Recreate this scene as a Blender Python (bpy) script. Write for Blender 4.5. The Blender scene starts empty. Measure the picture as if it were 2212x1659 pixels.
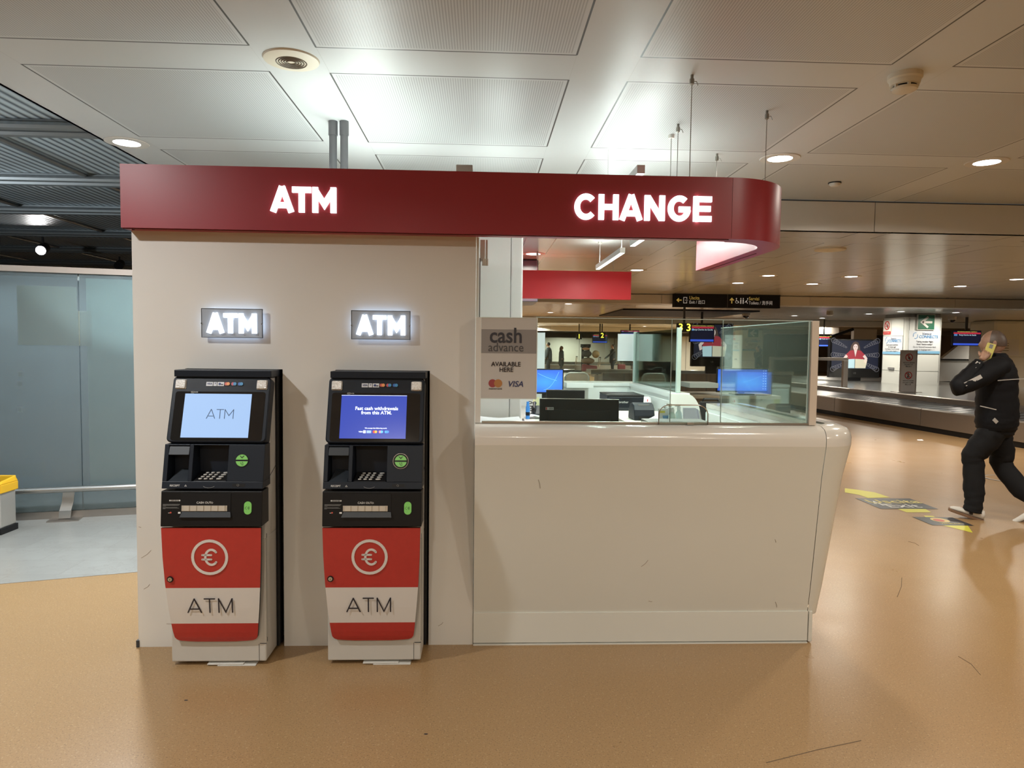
import bpy, bmesh, math, random
from mathutils import Vector, Matrix
random.seed(7)
sc = bpy.context.scene
col = sc.collection
PI = math.pi

# ------------------------------------------------------------------ camera
W, H, FPX = 2212, 1659, 1501.0
CZ = 1.55
yaw, pitch, roll = math.radians(2.528), math.radians(3.071), math.radians(.6653)
fw = Vector((math.sin(yaw)*math.cos(pitch), math.cos(yaw)*math.cos(pitch), -math.sin(pitch)))
r0 = Vector((math.cos(yaw), -math.sin(yaw), 0)); u0 = r0.cross(fw)
rt = r0*math.cos(roll) + u0*math.sin(roll)
up = -r0*math.sin(roll) + u0*math.cos(roll)
cam_d = bpy.data.cameras.new('camera'); cam = bpy.data.objects.new('camera', cam_d); col.objects.link(cam)
cam_d.sensor_width = 36; cam_d.lens = FPX/W*36; cam_d.clip_start = .05; cam_d.clip_end = 200
M = Matrix((( rt.x, up.x, -fw.x, 0), (rt.y, up.y, -fw.y, 0), (rt.z, up.z, -fw.z, CZ), (0, 0, 0, 1)))
cam.matrix_world = M
sc.camera = cam
sc.view_settings.view_transform = 'Standard'; sc.view_settings.look = 'None'
sc.view_settings.exposure = 0.0; sc.view_settings.gamma = 1.0; sc.view_settings.use_curve_mapping = False
sc.cycles.use_denoising = True
sc.cycles.sample_clamp_indirect = 6.0
sc.cycles.max_bounces = 8; sc.cycles.transparent_max_bounces = 24
sc.cycles.caustics_reflective = False; sc.cycles.caustics_refractive = False

# world: faint grey interior ambience
world = bpy.data.worlds.new('world'); sc.world = world; world.use_nodes = True
world.node_tree.nodes['Background'].inputs[0].default_value = (.52, .52, .50, 1)
world.node_tree.nodes['Background'].inputs[1].default_value = .22

# heights of the place
ZC, ZC2 = 2.91, 2.63          # near and far ceiling
YW = 3.543                    # front of the kiosk wall
WARM, COOL = (1, .92, .79), (.88, 1, .96)
lights = []
def lamp(name, kind, loc, power, color, size=.16, parent=None, rot=(0, 0, 0), spread=None, sy=None, spot=None, blend=.6):
    d = bpy.data.lights.new(name, kind); d.energy = power; d.color = color
    if kind == 'AREA':
        d.shape = 'DISK' if sy is None else 'RECTANGLE'; d.size = size
        if sy is not None: d.size_y = sy
        if spread: d.spread = spread
    elif kind == 'SPOT':
        d.shadow_soft_size = size; d.spot_size = spot; d.spot_blend = blend
    else: d.shadow_soft_size = size
    o = bpy.data.objects.new(name, d); col.objects.link(o); o.location = loc; o.rotation_euler = rot
    if parent is not None:
        o.parent = parent; o.location = Vector(loc) - parent.location
    return o

# ------------------------------------------------------------------ pixel -> place (to set things at the depth they stand)
def ray(x, y): return fw*FPX + rt*(x - W/2) - up*(y - H/2)
def atY(x, y, v): d = ray(x, y); t = v/d.y; return Vector((d.x*t, v, CZ + d.z*t))
def atX(x, y, v): d = ray(x, y); t = v/d.x; return Vector((v, d.y*t, CZ + d.z*t))
def atZ(x, y, v): d = ray(x, y); t = (v - CZ)/d.z; return Vector((d.x*t, d.y*t, v))

# ------------------------------------------------------------------ materials
def s2l(c): return c/12.92 if c <= .04045 else ((c + .055)/1.055)**2.4
def rgb(h):
    h = h.lstrip('#'); return tuple(s2l(int(h[i:i+2], 16)/255) for i in (0, 2, 4)) + (1,)
MATS = {}
def mat(name, c, rough=.5, metal=0, emit=None, es=0, spec=.5, coat=0, var=0.0, vs=8, bump=0, alpha=1):
    if name in MATS: return MATS[name]
    m = bpy.data.materials.new(name); m.use_nodes = True; nt = m.node_tree; b = nt.nodes['Principled BSDF']
    c = rgb(c) if isinstance(c, str) else tuple(c) + (1,)
    b.inputs['Base Color'].default_value = c; b.inputs['Roughness'].default_value = rough
    b.inputs['Metallic'].default_value = metal; b.inputs['Specular IOR Level'].default_value = spec
    b.inputs['Coat Weight'].default_value = coat; b.inputs['Coat Roughness'].default_value = .08
    if emit:
        b.inputs['Emission Color'].default_value = rgb(emit) if isinstance(emit, str) else tuple(emit) + (1,)
        b.inputs['Emission Strength'].default_value = es
    if var or bump:
        tc = nt.nodes.new('ShaderNodeTexCoord'); n = nt.nodes.new('ShaderNodeTexNoise'); n.inputs['Scale'].default_value = vs
        n.inputs['Detail'].default_value = 4
        nt.links.new(tc.outputs['Object'], n.inputs['Vector'])
        if var:
            r = nt.nodes.new('ShaderNodeValToRGB')
            r.color_ramp.elements[0].position = .3; r.color_ramp.elements[1].position = .7
            r.color_ramp.elements[0].color = tuple(x*(1 - var) for x in c[:3]) + (1,)
            r.color_ramp.elements[1].color = tuple(min(1, x*(1 + var)) for x in c[:3]) + (1,)
            nt.links.new(n.outputs['Fac'], r.inputs['Fac']); nt.links.new(r.outputs['Color'], b.inputs['Base Color'])
        if bump:
            bp = nt.nodes.new('ShaderNodeBump'); bp.inputs['Strength'].default_value = bump; bp.inputs['Distance'].default_value = .01
            nt.links.new(n.outputs['Fac'], bp.inputs['Height']); nt.links.new(bp.outputs['Normal'], b.inputs['Normal'])
    MATS[name] = m
    return m
class NT:
    def __init__(s, m): s.nt = m.node_tree; s.b = s.nt.nodes.get('Principled BSDF')
    def n(s, t, **k):
        x = s.nt.nodes.new(t)
        for a, v in k.items(): setattr(x, a, v)
        return x
    def l(s, a, b): s.nt.links.new(a, b)
    def m(s, op, a, b=None, c=None):
        x = s.n('ShaderNodeMath', operation=op)
        for i, v in enumerate((a, b, c)):
            if v is None: continue
            if isinstance(v, (int, float)): x.inputs[i].default_value = v
            else: s.l(v, x.inputs[i])
        return x.outputs[0]
    def mix(s, f, a, b):
        x = s.n('ShaderNodeMix', data_type='RGBA')
        if isinstance(f, (int, float)): x.inputs[0].default_value = f
        else: s.l(f, x.inputs[0])
        for i, v in ((6, a), (7, b)):
            if isinstance(v, tuple): x.inputs[i].default_value = v
            else: s.l(v, x.inputs[i])
        return x.outputs[2]
    def pos(s):
        g = s.n('ShaderNodeNewGeometry'); x = s.n('ShaderNodeSeparateXYZ'); s.l(g.outputs['Position'], x.inputs[0]); return g.outputs['Position'], x.outputs[0], x.outputs[1], x.outputs[2]
    def noise(s, v, sc_, det=3, rough=.5):
        x = s.n('ShaderNodeTexNoise'); x.inputs['Scale'].default_value = sc_; x.inputs['Detail'].default_value = det; x.inputs['Roughness'].default_value = rough
        s.l(v, x.inputs['Vector']); return x.outputs['Fac']

def ceiling_mat(name, x0, y0, px, py, st, base, rib=True, rough=.3):
    m = mat(name, base, rough, spec=.3); t = NT(m)
    P, X, Y, Z = t.pos()
    fx = t.m('MULTIPLY', t.m('FRACT', t.m('DIVIDE', t.m('SUBTRACT', X, x0 - 30*px), px)), px)
    fy = t.m('MULTIPLY', t.m('FRACT', t.m('DIVIDE', t.m('SUBTRACT', Y, y0 - 30*py), py)), py)
    def line(f, at, w): return t.m('LESS_THAN', t.m('ABSOLUTE', t.m('SUBTRACT', f, at)), w)
    panx = t.m('GREATER_THAN', fx, st); pany = t.m('GREATER_THAN', fy, st)
    pan = t.m('MULTIPLY', panx, pany)
    # joints: dark shadow gaps round the panels, finer joints where the plain strips meet
    jx = t.m('MAXIMUM', line(fx, st, .0045), t.m('MAXIMUM', line(fx, 0, .0045), line(fx, px, .0045)))
    jy = t.m('MAXIMUM', line(fy, st, .0045), t.m('MAXIMUM', line(fy, 0, .0045), line(fy, py, .0045)))
    gap = t.m('MAXIMUM', t.m('MULTIPLY', jx, t.m('GREATER_THAN', fy, st - .003)), t.m('MULTIPLY', jy, t.m('GREATER_THAN', fx, st - .003)))
    fine = t.m('MULTIPLY', t.m('MAXIMUM', line(fx, st, .0015), line(fx, 0, .0015)), t.m('LESS_THAN', fy, st))
    inx = t.m('MULTIPLY', t.m('GREATER_THAN', fx, st + .022), t.m('LESS_THAN', fx, px - .022))
    iny = t.m('MULTIPLY', t.m('GREATER_THAN', fy, st + .022), t.m('LESS_THAN', fy, py - .022))
    ins = t.m('MULTIPLY', inx, iny)
    wave = t.m('ADD', t.m('MULTIPLY', t.m('SINE', t.m('MULTIPLY', X, 2*PI/.0125)), .5), .5)
    slot = t.m('MULTIPLY', t.m('MULTIPLY', t.m('POWER', wave, 1.5), ins), .62 if rib else .12)
    c = rgb(base) if isinstance(base, str) else base + (1,)
    k1 = t.mix(slot, c, tuple(v*.42 for v in c[:3]) + (1,))
    n = t.noise(P, 1.3, 2)
    k1 = t.mix(t.m('MULTIPLY', n, .10), k1, tuple(v*.6 for v in c[:3]) + (1,))
    k2 = t.mix(t.m('MULTIPLY', fine, .25), k1, (.2, .18, .16, 1))
    k3 = t.mix(t.m('MULTIPLY', gap, .93), k2, (.035, .03, .025, 1))
    t.l(k3, t.b.inputs['Base Color'])
    bn = t.noise(P, .9, 1)
    bp = t.n('ShaderNodeBump'); bp.inputs['Strength'].default_value = .12; bp.inputs['Distance'].default_value = .02; t.l(bn, bp.inputs['Height'])
    t.l(bp.outputs['Normal'], t.b.inputs['Normal'])
    return m

CX0, CY0, CPX, CPY, CST = .43, 3.30, 1.504, 1.485, .302
m_ceil = ceiling_mat('ceiling_metal', CX0, CY0, CPX, CPY, CST, (.55, .56, .555), rough=.36)
m_ceil2 = ceiling_mat('far_ceiling_metal', CX0, CY0 + .35, CPX, CPY, CST, (.58, .57, .54), rib=False, rough=.2)

def floor_mat():
    m = mat('floor_linoleum', (.36, .22, .115), .38); t = NT(m)
    P, X, Y, Z = t.pos()
    big = t.noise(P, .8, 3)
    c = t.mix(big, (.300, .183, .084, 1), (.335, .205, .094, 1))
    f = t.noise(P, 150, 2, .6)
    dk = t.n('ShaderNodeMapRange'); t.l(f, dk.inputs[0]); dk.inputs[1].default_value = .57; dk.inputs[2].default_value = .65
    g = t.noise(P, 110, 1, .6)
    lt = t.n('ShaderNodeMapRange'); t.l(g, lt.inputs[0]); lt.inputs[1].default_value = .62; lt.inputs[2].default_value = .72
    c = t.mix(t.m('MULTIPLY', dk.outputs[0], .6), c, (.11, .07, .036, 1))
    c = t.mix(t.m('MULTIPLY', lt.outputs[0], .5), c, (.52, .39, .23, 1))
    t.l(c, t.b.inputs['Base Color'])
    r = t.n('ShaderNodeMapRange'); t.l(t.noise(P, 2.5, 4), r.inputs[0]); r.inputs[3].default_value = .24; r.inputs[4].default_value = .36
    t.l(r.outputs[0], t.b.inputs['Roughness'])
    bp = t.n('ShaderNodeBump'); bp.inputs['Strength'].default_value = .05; bp.inputs['Distance'].default_value = .01; t.l(t.noise(P, 5, 2), bp.inputs['Height'])
    t.l(bp.outputs['Normal'], t.b.inputs['Normal'])
    return m
def stone_mat():
    m = mat('stone_tile', (.5, .5, .45), .3); t = NT(m)
    P, X, Y, Z = t.pos()
    fy = t.m('FRACT', t.m('DIVIDE', t.m('ADD', Y, 30.05), .31)); row = t.m('FLOOR', t.m('DIVIDE', t.m('ADD', Y, 30.05), .31))
    off = t.m('MULTIPLY', t.m('FRACT', t.m('MULTIPLY', row, .5)), .62)
    fx = t.m('FRACT', t.m('DIVIDE', t.m('ADD', X, t.m('ADD', off, 40)), .62))
    j = t.m('MAXIMUM', t.m('LESS_THAN', fy, .012), t.m('LESS_THAN', fx, .006))
    cell = t.m('FLOOR', t.m('DIVIDE', t.m('ADD', X, t.m('ADD', off, 40)), .62))
    wn = t.n('ShaderNodeTexWhiteNoise', noise_dimensions='2D'); cx = t.n('ShaderNodeCombineXYZ'); t.l(cell, cx.inputs[0]); t.l(row, cx.inputs[1]); t.l(cx.outputs[0], wn.inputs['Vector'])
    n = t.noise(P, 5, 6, .65)
    c = t.mix(n, (.22, .21, .19, 1), (.33, .33, .305, 1))
    c = t.mix(t.m('MULTIPLY', wn.outputs['Value'], .45), c, (.20, .19, .17, 1))
    v = t.m('LESS_THAN', t.m('ABSOLUTE', t.m('SUBTRACT', t.noise(P, 3.2, 8, .7), .5)), .007)
    c = t.mix(t.m('MULTIPLY', v, .5), c, (.2, .18, .16, 1))
    c = t.mix(t.m('MULTIPLY', j, .6), c, (.15, .14, .12, 1))
    t.l(c, t.b.inputs['Base Color'])
    return m
def glass_mat(name, tint, refl=1.0, rough=.0):
    m = bpy.data.materials.new(name); m.use_nodes = True; t = NT(m); t.nt.nodes.clear()
    o = t.n('ShaderNodeOutputMaterial'); tr = t.n('ShaderNodeBsdfTransparent'); tr.inputs[0].default_value = tint + (1,)
    gl = t.n('ShaderNodeBsdfGlossy'); gl.inputs['Roughness'].default_value = rough; gl.inputs['Color'].default_value = (.9, 1, .97, 1)
    fr = t.n('ShaderNodeFresnel'); fr.inputs['IOR'].default_value = 1.45
    mx = t.n('ShaderNodeMixShader'); t.l(t.m('MULTIPLY', fr.outputs[0], refl), mx.inputs[0]); t.l(tr.outputs[0], mx.inputs[1]); t.l(gl.outputs[0], mx.inputs[2]); t.l(mx.outputs[0], o.inputs[0])
    MATS[name] = m; return m
def reflection_veil_glass(name):  # pale diffuse veil painted in for the reflection of the white booth interior
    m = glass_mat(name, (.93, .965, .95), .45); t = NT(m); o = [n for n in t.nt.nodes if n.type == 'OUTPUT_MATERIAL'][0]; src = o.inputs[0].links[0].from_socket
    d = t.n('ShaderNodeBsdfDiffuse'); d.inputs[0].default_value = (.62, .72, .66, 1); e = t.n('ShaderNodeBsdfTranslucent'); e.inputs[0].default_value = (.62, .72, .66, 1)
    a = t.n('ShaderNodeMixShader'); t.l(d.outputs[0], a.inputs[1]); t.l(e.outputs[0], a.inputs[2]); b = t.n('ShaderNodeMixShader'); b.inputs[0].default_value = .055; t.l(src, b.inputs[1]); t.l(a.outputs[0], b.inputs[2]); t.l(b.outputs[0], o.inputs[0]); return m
def frost_mat():
    m = bpy.data.materials.new('frosted_glass'); m.use_nodes = True; t = NT(m); t.nt.nodes.clear()
    o = t.n('ShaderNodeOutputMaterial'); tr = t.n('ShaderNodeBsdfTransparent'); tr.inputs[0].default_value = (.80, .87, .88, 1)
    di = t.n('ShaderNodeBsdfDiffuse'); di.inputs[0].default_value = (.38, .45, .47, 1)
    tl = t.n('ShaderNodeBsdfTranslucent'); tl.inputs[0].default_value = (.62, .68, .68, 1)
    gl = t.n('ShaderNodeBsdfGlossy'); gl.inputs['Roughness'].default_value = .06
    fr = t.n('ShaderNodeFresnel'); fr.inputs['IOR'].default_value = 1.45
    a = t.n('ShaderNodeMixShader'); a.inputs[0].default_value = .3; t.l(di.outputs[0], a.inputs[1]); t.l(tl.outputs[0], a.inputs[2])
    b = t.n('ShaderNodeMixShader'); b.inputs[0].default_value = .66; t.l(a.outputs[0], b.inputs[1]); t.l(tr.outputs[0], b.inputs[2])
    c = t.n('ShaderNodeMixShader'); t.l(fr.outputs[0], c.inputs[0]); t.l(b.outputs[0], c.inputs[1]); t.l(gl.outputs[0], c.inputs[2]); t.l(c.outputs[0], o.inputs[0])
    MATS['frosted_glass'] = m; return m
def sheet_mat(name, c):
    m = bpy.data.materials.new(name); m.use_nodes = True; t = NT(m); t.nt.nodes.clear(); o = t.n('ShaderNodeOutputMaterial')
    a = t.n('ShaderNodeBsdfDiffuse'); b = t.n('ShaderNodeBsdfTranslucent'); x = t.n('ShaderNodeMixShader'); x.inputs[0].default_value = .35
    n = t.n('ShaderNodeTexNoise'); n.inputs['Scale'].default_value = 6; g = t.n('ShaderNodeNewGeometry'); t.l(g.outputs['Position'], n.inputs['Vector'])
    k = t.mix(n.outputs['Fac'], tuple(v*.85 for v in c) + (1,), c + (1,)); t.l(k, a.inputs[0]); t.l(k, b.inputs[0]); t.l(a.outputs[0], x.inputs[1]); t.l(b.outputs[0], x.inputs[2]); t.l(x.outputs[0], o.inputs[0]); MATS[name] = m; return m
def slat_mat():
    m = mat('slat_metal', (.10, .13, .16), .4, metal=.3); t = NT(m)
    P, X, Y, Z = t.pos()
    w = t.m('ADD', t.m('MULTIPLY', t.m('SINE', t.m('MULTIPLY', X, 2*PI/.075)), .5), .5)
    c = t.mix(t.m('POWER', w, 2), (.62, .72, .78, 1), (.12, .15, .18, 1)); t.l(c, t.b.inputs['Base Color'])
    bp = t.n('ShaderNodeBump'); bp.inputs['Strength'].default_value = .25; bp.inputs['Distance'].default_value = .02; t.l(w, bp.inputs['Height']); t.l(bp.outputs['Normal'], t.b.inputs['Normal'])
    return m
def wood_mat(name, a, b, sx=1, sz=12):
    m = mat(name, a, .45); t = NT(m); P, X, Y, Z = t.pos()
    mp = t.n('ShaderNodeMapping'); t.l(P, mp.inputs[0]); mp.inputs['Scale'].default_value = (sx*12, 3, sz)
    c = t.mix(t.noise(mp.outputs[0], 1.2, 4, .6), a + (1,), b + (1,)); t.l(c, t.b.inputs['Base Color']); return m
def brushed_mat(name, c, rough=.3):
    m = mat(name, c, rough, metal=1); t = NT(m); P, X, Y, Z = t.pos()
    mp = t.n('ShaderNodeMapping'); t.l(P, mp.inputs[0]); mp.inputs['Scale'].default_value = (1, 1, 40)
    r = t.n('ShaderNodeMapRange'); t.l(t.noise(mp.outputs[0], 6, 3), r.inputs[0]); r.inputs[3].default_value = rough*.7; r.inputs[4].default_value = rough*1.5
    t.l(r.outputs[0], t.b.inputs['Roughness']); return m

m_floor, m_stone = floor_mat(), stone_mat()
m_glass = glass_mat('clear_glass', (.92, .975, .955), .9)
m_clear = glass_mat('acrylic', (.95, .98, .98), .7)
m_frost, m_slat = frost_mat(), slat_mat()
m_wallw = mat('kiosk_white', (.66, .64, .60), .42, var=.02, vs=3)
m_booth = mat('booth_white', (.64, .64, .59), .22, spec=.5, coat=.3, var=.012, vs=2)
m_cab = mat('cabinet_white', (.84, .87, .85), .3)
m_red = mat('fascia_red', (.30, .026, .036), .36, spec=.5, var=.03, vs=1.5)
m_let = mat('letter_light', (1, 1, 1), .4, emit=(.84, .96, 1), es=2.1)
m_alu = mat('aluminium', (.62, .62, .60), .3, metal=1)
m_chrome = mat('chrome', (.8, .8, .8), .12, metal=1)
m_steel = brushed_mat('brushed_steel', (.50, .49, .47), .32)
m_steelw = brushed_mat('warm_steel', (.44, .40, .36), .38)
m_black = mat('black_plastic', (.008, .008, .009), .45, spec=.3)
m_gloss = mat('black_gloss', (.01, .01, .011), .08, coat=.5)
m_navy = mat('anthracite', (.008, .012, .020), .45, spec=.28, bump=.02, vs=300)
m_dgrey = mat('dark_grey', (.024, .029, .036), .45)
m_atmw = mat('atm_body', (.50, .48, .44), .4, var=.02, vs=5)
m_ared = mat('atm_red', (.40, .030, .024), .38, var=.04, vs=40, bump=.03)
m_awht = mat('atm_white', (.60, .57, .54), .4)
m_off = mat('offwhite', (.62, .60, .55), .5)
m_cream = mat('cream_plastic', (.60, .54, .43), .5)
m_grey = mat('mid_grey', (.20, .20, .20), .4)
m_green = mat('green_glow', (.16, .42, .10), .4, emit=(.16, .42, .09), es=.25)
m_paper = mat('paper', (.80, .82, .84), .6)
m_ink = mat('ink', (.02, .015, .02), .6)
m_wtext = mat('white_print', (.65, .65, .63), .5)
m_yel = mat('led_yellow', (.9, .65, .05), .5, emit=(1, .78, .08), es=2.0)
m_signb = mat('sign_black', (.008, .009, .012), .6, spec=.2)
m_syel = mat('sign_yellow', (.55, .42, .10), .5, emit=(.8, .6, .15), es=.25)
m_swht = mat('sign_white', (.6, .6, .58), .5, emit=(.8, .8, .75), es=.25)
m_wire = mat('steel_wire', (.35, .33, .30), .4, metal=.6)
m_skin = mat('skin', (.33, .19, .13), .5, var=.08, vs=20)
m_far = mat('hall_panel', (.40, .37, .33), .4)
m_disc = mat('lamp_diffuser', (1, 1, 1), .5, emit=(1, .98, 1), es=14)
m_discf = mat('far_lamp_diffuser', (1, 1, 1), .5, emit=(1, .98, 1), es=9)
m_trim = mat('lamp_trim', (.60, .57, .52), .35)
m_wdark = wood_mat('walnut', (.10, .07, .05), (.22, .16, .11))

# ------------------------------------------------------------------ mesh builder
class MB:
    def __init__(s): s.v = []; s.f = []; s.m = []; s.mi = 0
    def add(s, vs, fs):
        o = len(s.v); s.v += [Vector(v) for v in vs]; s.f += [tuple(i + o for i in f) for f in fs]; s.m += [s.mi]*len(fs); return s
    def box(s, x0, x1, y0, y1, z0, z1):
        return s.add([(x0,y0,z0),(x1,y0,z0),(x1,y1,z0),(x0,y1,z0),(x0,y0,z1),(x1,y0,z1),(x1,y1,z1),(x0,y1,z1)],
                     [(0,3,2,1),(4,5,6,7),(0,1,5,4),(1,2,6,5),(2,3,7,6),(3,0,4,7)])
    def hexa(s, lo, hi):   # lower and upper quads
        return s.add(list(lo) + list(hi), [(0,3,2,1),(4,5,6,7),(0,1,5,4),(1,2,6,5),(2,3,7,6),(3,0,4,7)])
    def loft(s, rings, cap=True, closed=True):
        n = len(rings[0]); o = len(s.v); s.v += [Vector(p) for r in rings for p in r]; c = len(s.f)
        for i in range(len(rings) - 1):
            for j in range(n if closed else n - 1):
                k = (j + 1) % n; s.f.append((o+i*n+j, o+i*n+k, o+(i+1)*n+k, o+(i+1)*n+j))
        if cap: s.f.append(tuple(o + j for j in reversed(range(n)))); s.f.append(tuple(o + (len(rings)-1)*n + j for j in range(n)))
        s.m += [s.mi]*(len(s.f) - c); return s
    def prism(s, poly, d):   # poly of 3D points, extruded by vector d
        d = Vector(d); return s.loft([[Vector(p) for p in poly], [Vector(p) + d for p in poly]])
    def tube(s, pts, r, n=8, closed=False, cap=True):
        pts = [Vector(p) for p in pts]; rr = r if isinstance(r, (list, tuple)) else [r]*len(pts); rings = []
        for i, p in enumerate(pts):
            a = pts[i-1] if (i or closed) else p; b = pts[(i+1) % len(pts)] if (i < len(pts)-1 or closed) else p
            t = (b - a).normalized(); h = Vector((0, 0, 1)) if abs(t.z) < .9 else Vector((1, 0, 0))
            x = t.cross(h).normalized(); y = x.cross(t)
            rings.append([p + (x*math.cos(q) + y*math.sin(q))*rr[i] for q in [2*PI*k/n for k in range(n)]])
        if closed: rings.append(rings[0]); cap = False
        return s.loft(rings, cap)
    def lathe(s, prof, c, n=24, axis='z'):
        c = Vector(c); rings = []
        for r, h in prof:
            ring = []
            for k in range(n):
                q = 2*PI*k/n; a, b = r*math.cos(q), r*math.sin(q)
                ring.append(c + (Vector((a, b, h)) if axis == 'z' else Vector((a, h, b)) if axis == 'y' else Vector((h, a, b))))
            rings.append(ring)
        return s.loft(rings)
    def ball(s, c, rx, ry=None, rz=None, n=16, k=10):
        ry = ry or rx; rz = rz or rx; c = Vector(c)
        return s.loft([[c + Vector((rx*math.sin(t)*math.cos(q), ry*math.sin(t)*math.sin(q), rz*math.cos(t))) for q in [2*PI*j/n for j in range(n)]] for t in [.02 + (PI-.04)*i/k for i in range(k+1)]])
    def build(s, name, mats, parent=None, bevel=0, smooth=False, seg=2, label=None):
        me = bpy.data.meshes.new(name); inv = INV.get(parent.name, Matrix()) if parent else Matrix()
        me.from_pydata([inv @ v for v in s.v], [], s.f); me.update()
        mats = mats if isinstance(mats, (list, tuple)) else [mats]
        for m in mats: me.materials.append(m)
        if len(mats) > 1: me.polygons.foreach_set('material_index', s.m)
        bm = bmesh.new(); bm.from_mesh(me); bmesh.ops.recalc_face_normals(bm, faces=bm.faces[:]); bm.to_mesh(me); bm.free()
        if smooth:
            for p in me.polygons: p.use_smooth = True
        o = bpy.data.objects.new(name, me); col.objects.link(o)
        if parent: o.parent = parent; INV[o.name] = inv
        if bevel:
            b = o.modifiers.new('bevel', 'BEVEL'); b.width = bevel; b.segments = seg; b.limit_method = 'ANGLE'; b.angle_limit = math.radians(40); b.harden_normals = False
            if smooth is None: pass
        if smooth and smooth != 'all':
            try: me.set_sharp_from_angle(angle=math.radians(35))
            except Exception: pass
        if label: o['label'] = label
        return o
INV = {}
def thing(name, label, cat, loc=(0, 0, 0), group=None, rotz=0):
    o = bpy.data.objects.new(name, None); col.objects.link(o); o.location = loc; o.rotation_euler.z = rotz; o.empty_display_size = .05
    o['label'] = label; o['category'] = cat
    if group: o['group'] = group
    INV[o.name] = (Matrix.Translation(loc) @ Matrix.Rotation(rotz, 4, 'Z')).inverted()
    return o
def tag(o, label, cat, group=None):
    o['label'] = label; o['category'] = cat
    if group: o['group'] = group
    return o
def struct(o, label=None):
    o['kind'] = 'structure'
    if label: o['label'] = label
    return o
def copy_tree(o, parent=None):
    c = o.copy(); col.objects.link(c)
    if parent: c.parent = parent
    for ch in list(o.children): copy_tree(ch, c)
    return c

# flat graphics on a plane: o = origin, u = right, v = up, w = out of the surface towards the reader
class Plane:
    def __init__(s, o, u, v, parent, eps=.0008):
        s.o = Vector(o); s.u = Vector(u).normalized(); s.v = Vector(v).normalized(); s.w = s.u.cross(s.v).normalized(); s.p = parent; s.e = eps
    def P(s, a, b, c=0): return s.o + s.u*a + s.v*b + s.w*c
    def poly(s, pts, m, name, k=1, th=None, label=None):
        mb = MB(); th = th or s.e; mb.prism([s.P(a, b, s.e*(k-1)) for a, b in pts], s.w*th*1.0); return mb.build(name, m, s.p, label=label)
    def rect(s, a0, a1, b0, b1, m, name, k=1, th=None, label=None): return s.poly([(a0,b0),(a1,b0),(a1,b1),(a0,b1)], m, name, k, th, label)
    def disc(s, a, b, r, m, name, k=1, th=None, n=28, ry=None, label=None):
        ry = ry or r; return s.poly([(a + r*math.cos(2*PI*i/n), b + ry*math.sin(2*PI*i/n)) for i in range(n)], m, name, k, th, label)
    def ring(s, a, b, r, w, m, name, k=1, th=None, n=32, label=None, mb=None):
        th = th or s.e; own = mb is None; mb = mb or MB(); R = []
        for i in range(n + 1):
            q = 2*PI*i/n; cs, sn = math.cos(q), math.sin(q)
            R.append([s.P(a + (r-w)*cs, b + (r-w)*sn, s.e*(k-1)), s.P(a + r*cs, b + r*sn, s.e*(k-1)), s.P(a + r*cs, b + r*sn, s.e*(k-1)+th), s.P(a + (r-w)*cs, b + (r-w)*sn, s.e*(k-1)+th)])
        mb.loft(R, cap=False)
        return mb.build(name, m, s.p, label=label) if own else mb
    def stroke(s, mb, pts, w, k=1, th=None, caps=False):   # a band of width w along pts, with mitred joints
        th = th or s.e; P = [Vector(p + (0,)) for p in pts]; L = []; n = len(P)
        for i in range(n):
            if i == 0: d = (P[1]-P[0]).normalized(); nn = Vector((-d.y, d.x, 0)); f = 1
            elif i == n-1: d = (P[-1]-P[-2]).normalized(); nn = Vector((-d.y, d.x, 0)); f = 1
            else:
                d1 = (P[i]-P[i-1]).normalized(); d2 = (P[i+1]-P[i]).normalized(); t = (d1+d2).normalized(); nn = Vector((-t.y, t.x, 0)); f = 1/max(.5, nn.dot(Vector((-d1.y, d1.x, 0))))
            L.append((P[i] - nn*w/2*f, P[i] + nn*w/2*f))
        z0 = s.e*(k-1); mb.loft([[s.P(a.x,a.y,z0), s.P(b.x,b.y,z0), s.P(b.x,b.y,z0+th), s.P(a.x,a.y,z0+th)] for a, b in L])
        if caps:
            for p in (P[0], P[-1]):
                mb.prism([s.P(p.x + w/2*math.cos(2*PI*i/14), p.y + w/2*math.sin(2*PI*i/14), z0) for i in range(14)], s.w*th)
        return mb
    def text(s, body, a, b, size, m, name='lettering', k=1, bold=0, align='CENTER', wid=None, mirror=False, ext=.0003, shear=0, label=None):
        bold = min(bold, size*.03)*.55
        cu = bpy.data.curves.new(name, 'FONT'); cu.body = body; cu.size = size; cu.align_x = align; cu.align_y = 'CENTER'; cu.extrude = ext; cu.offset = bold; cu.shear = shear
        cu.resolution_u = 3; cu.materials.append(m); o = bpy.data.objects.new(name, cu); col.objects.link(o)
        Mx = Matrix(((s.u.x, s.v.x, s.w.x, 0), (s.u.y, s.v.y, s.w.y, 0), (s.u.z, s.v.z, s.w.z, 0), (0, 0, 0, 1))); Mx.translation = s.P(a, b, s.e*k + ext)
        S = Matrix.Identity(4)
        if wid: S[0][0] = wid
        if mirror: S[0][0] *= -1
        Mx = Mx @ S
        if s.p: o.parent = s.p; Mx = INV.get(s.p.name, Matrix()) @ Mx
        o.matrix_local = Mx
        if label: o['label'] = label
        return o
def arc(cx, cy, rx, ry, a0, a1, n=18): return [(cx + rx*math.cos(math.radians(a0 + (a1-a0)*i/n)), cy + ry*math.sin(math.radians(a0 + (a1-a0)*i/n))) for i in range(n+1)]
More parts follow.
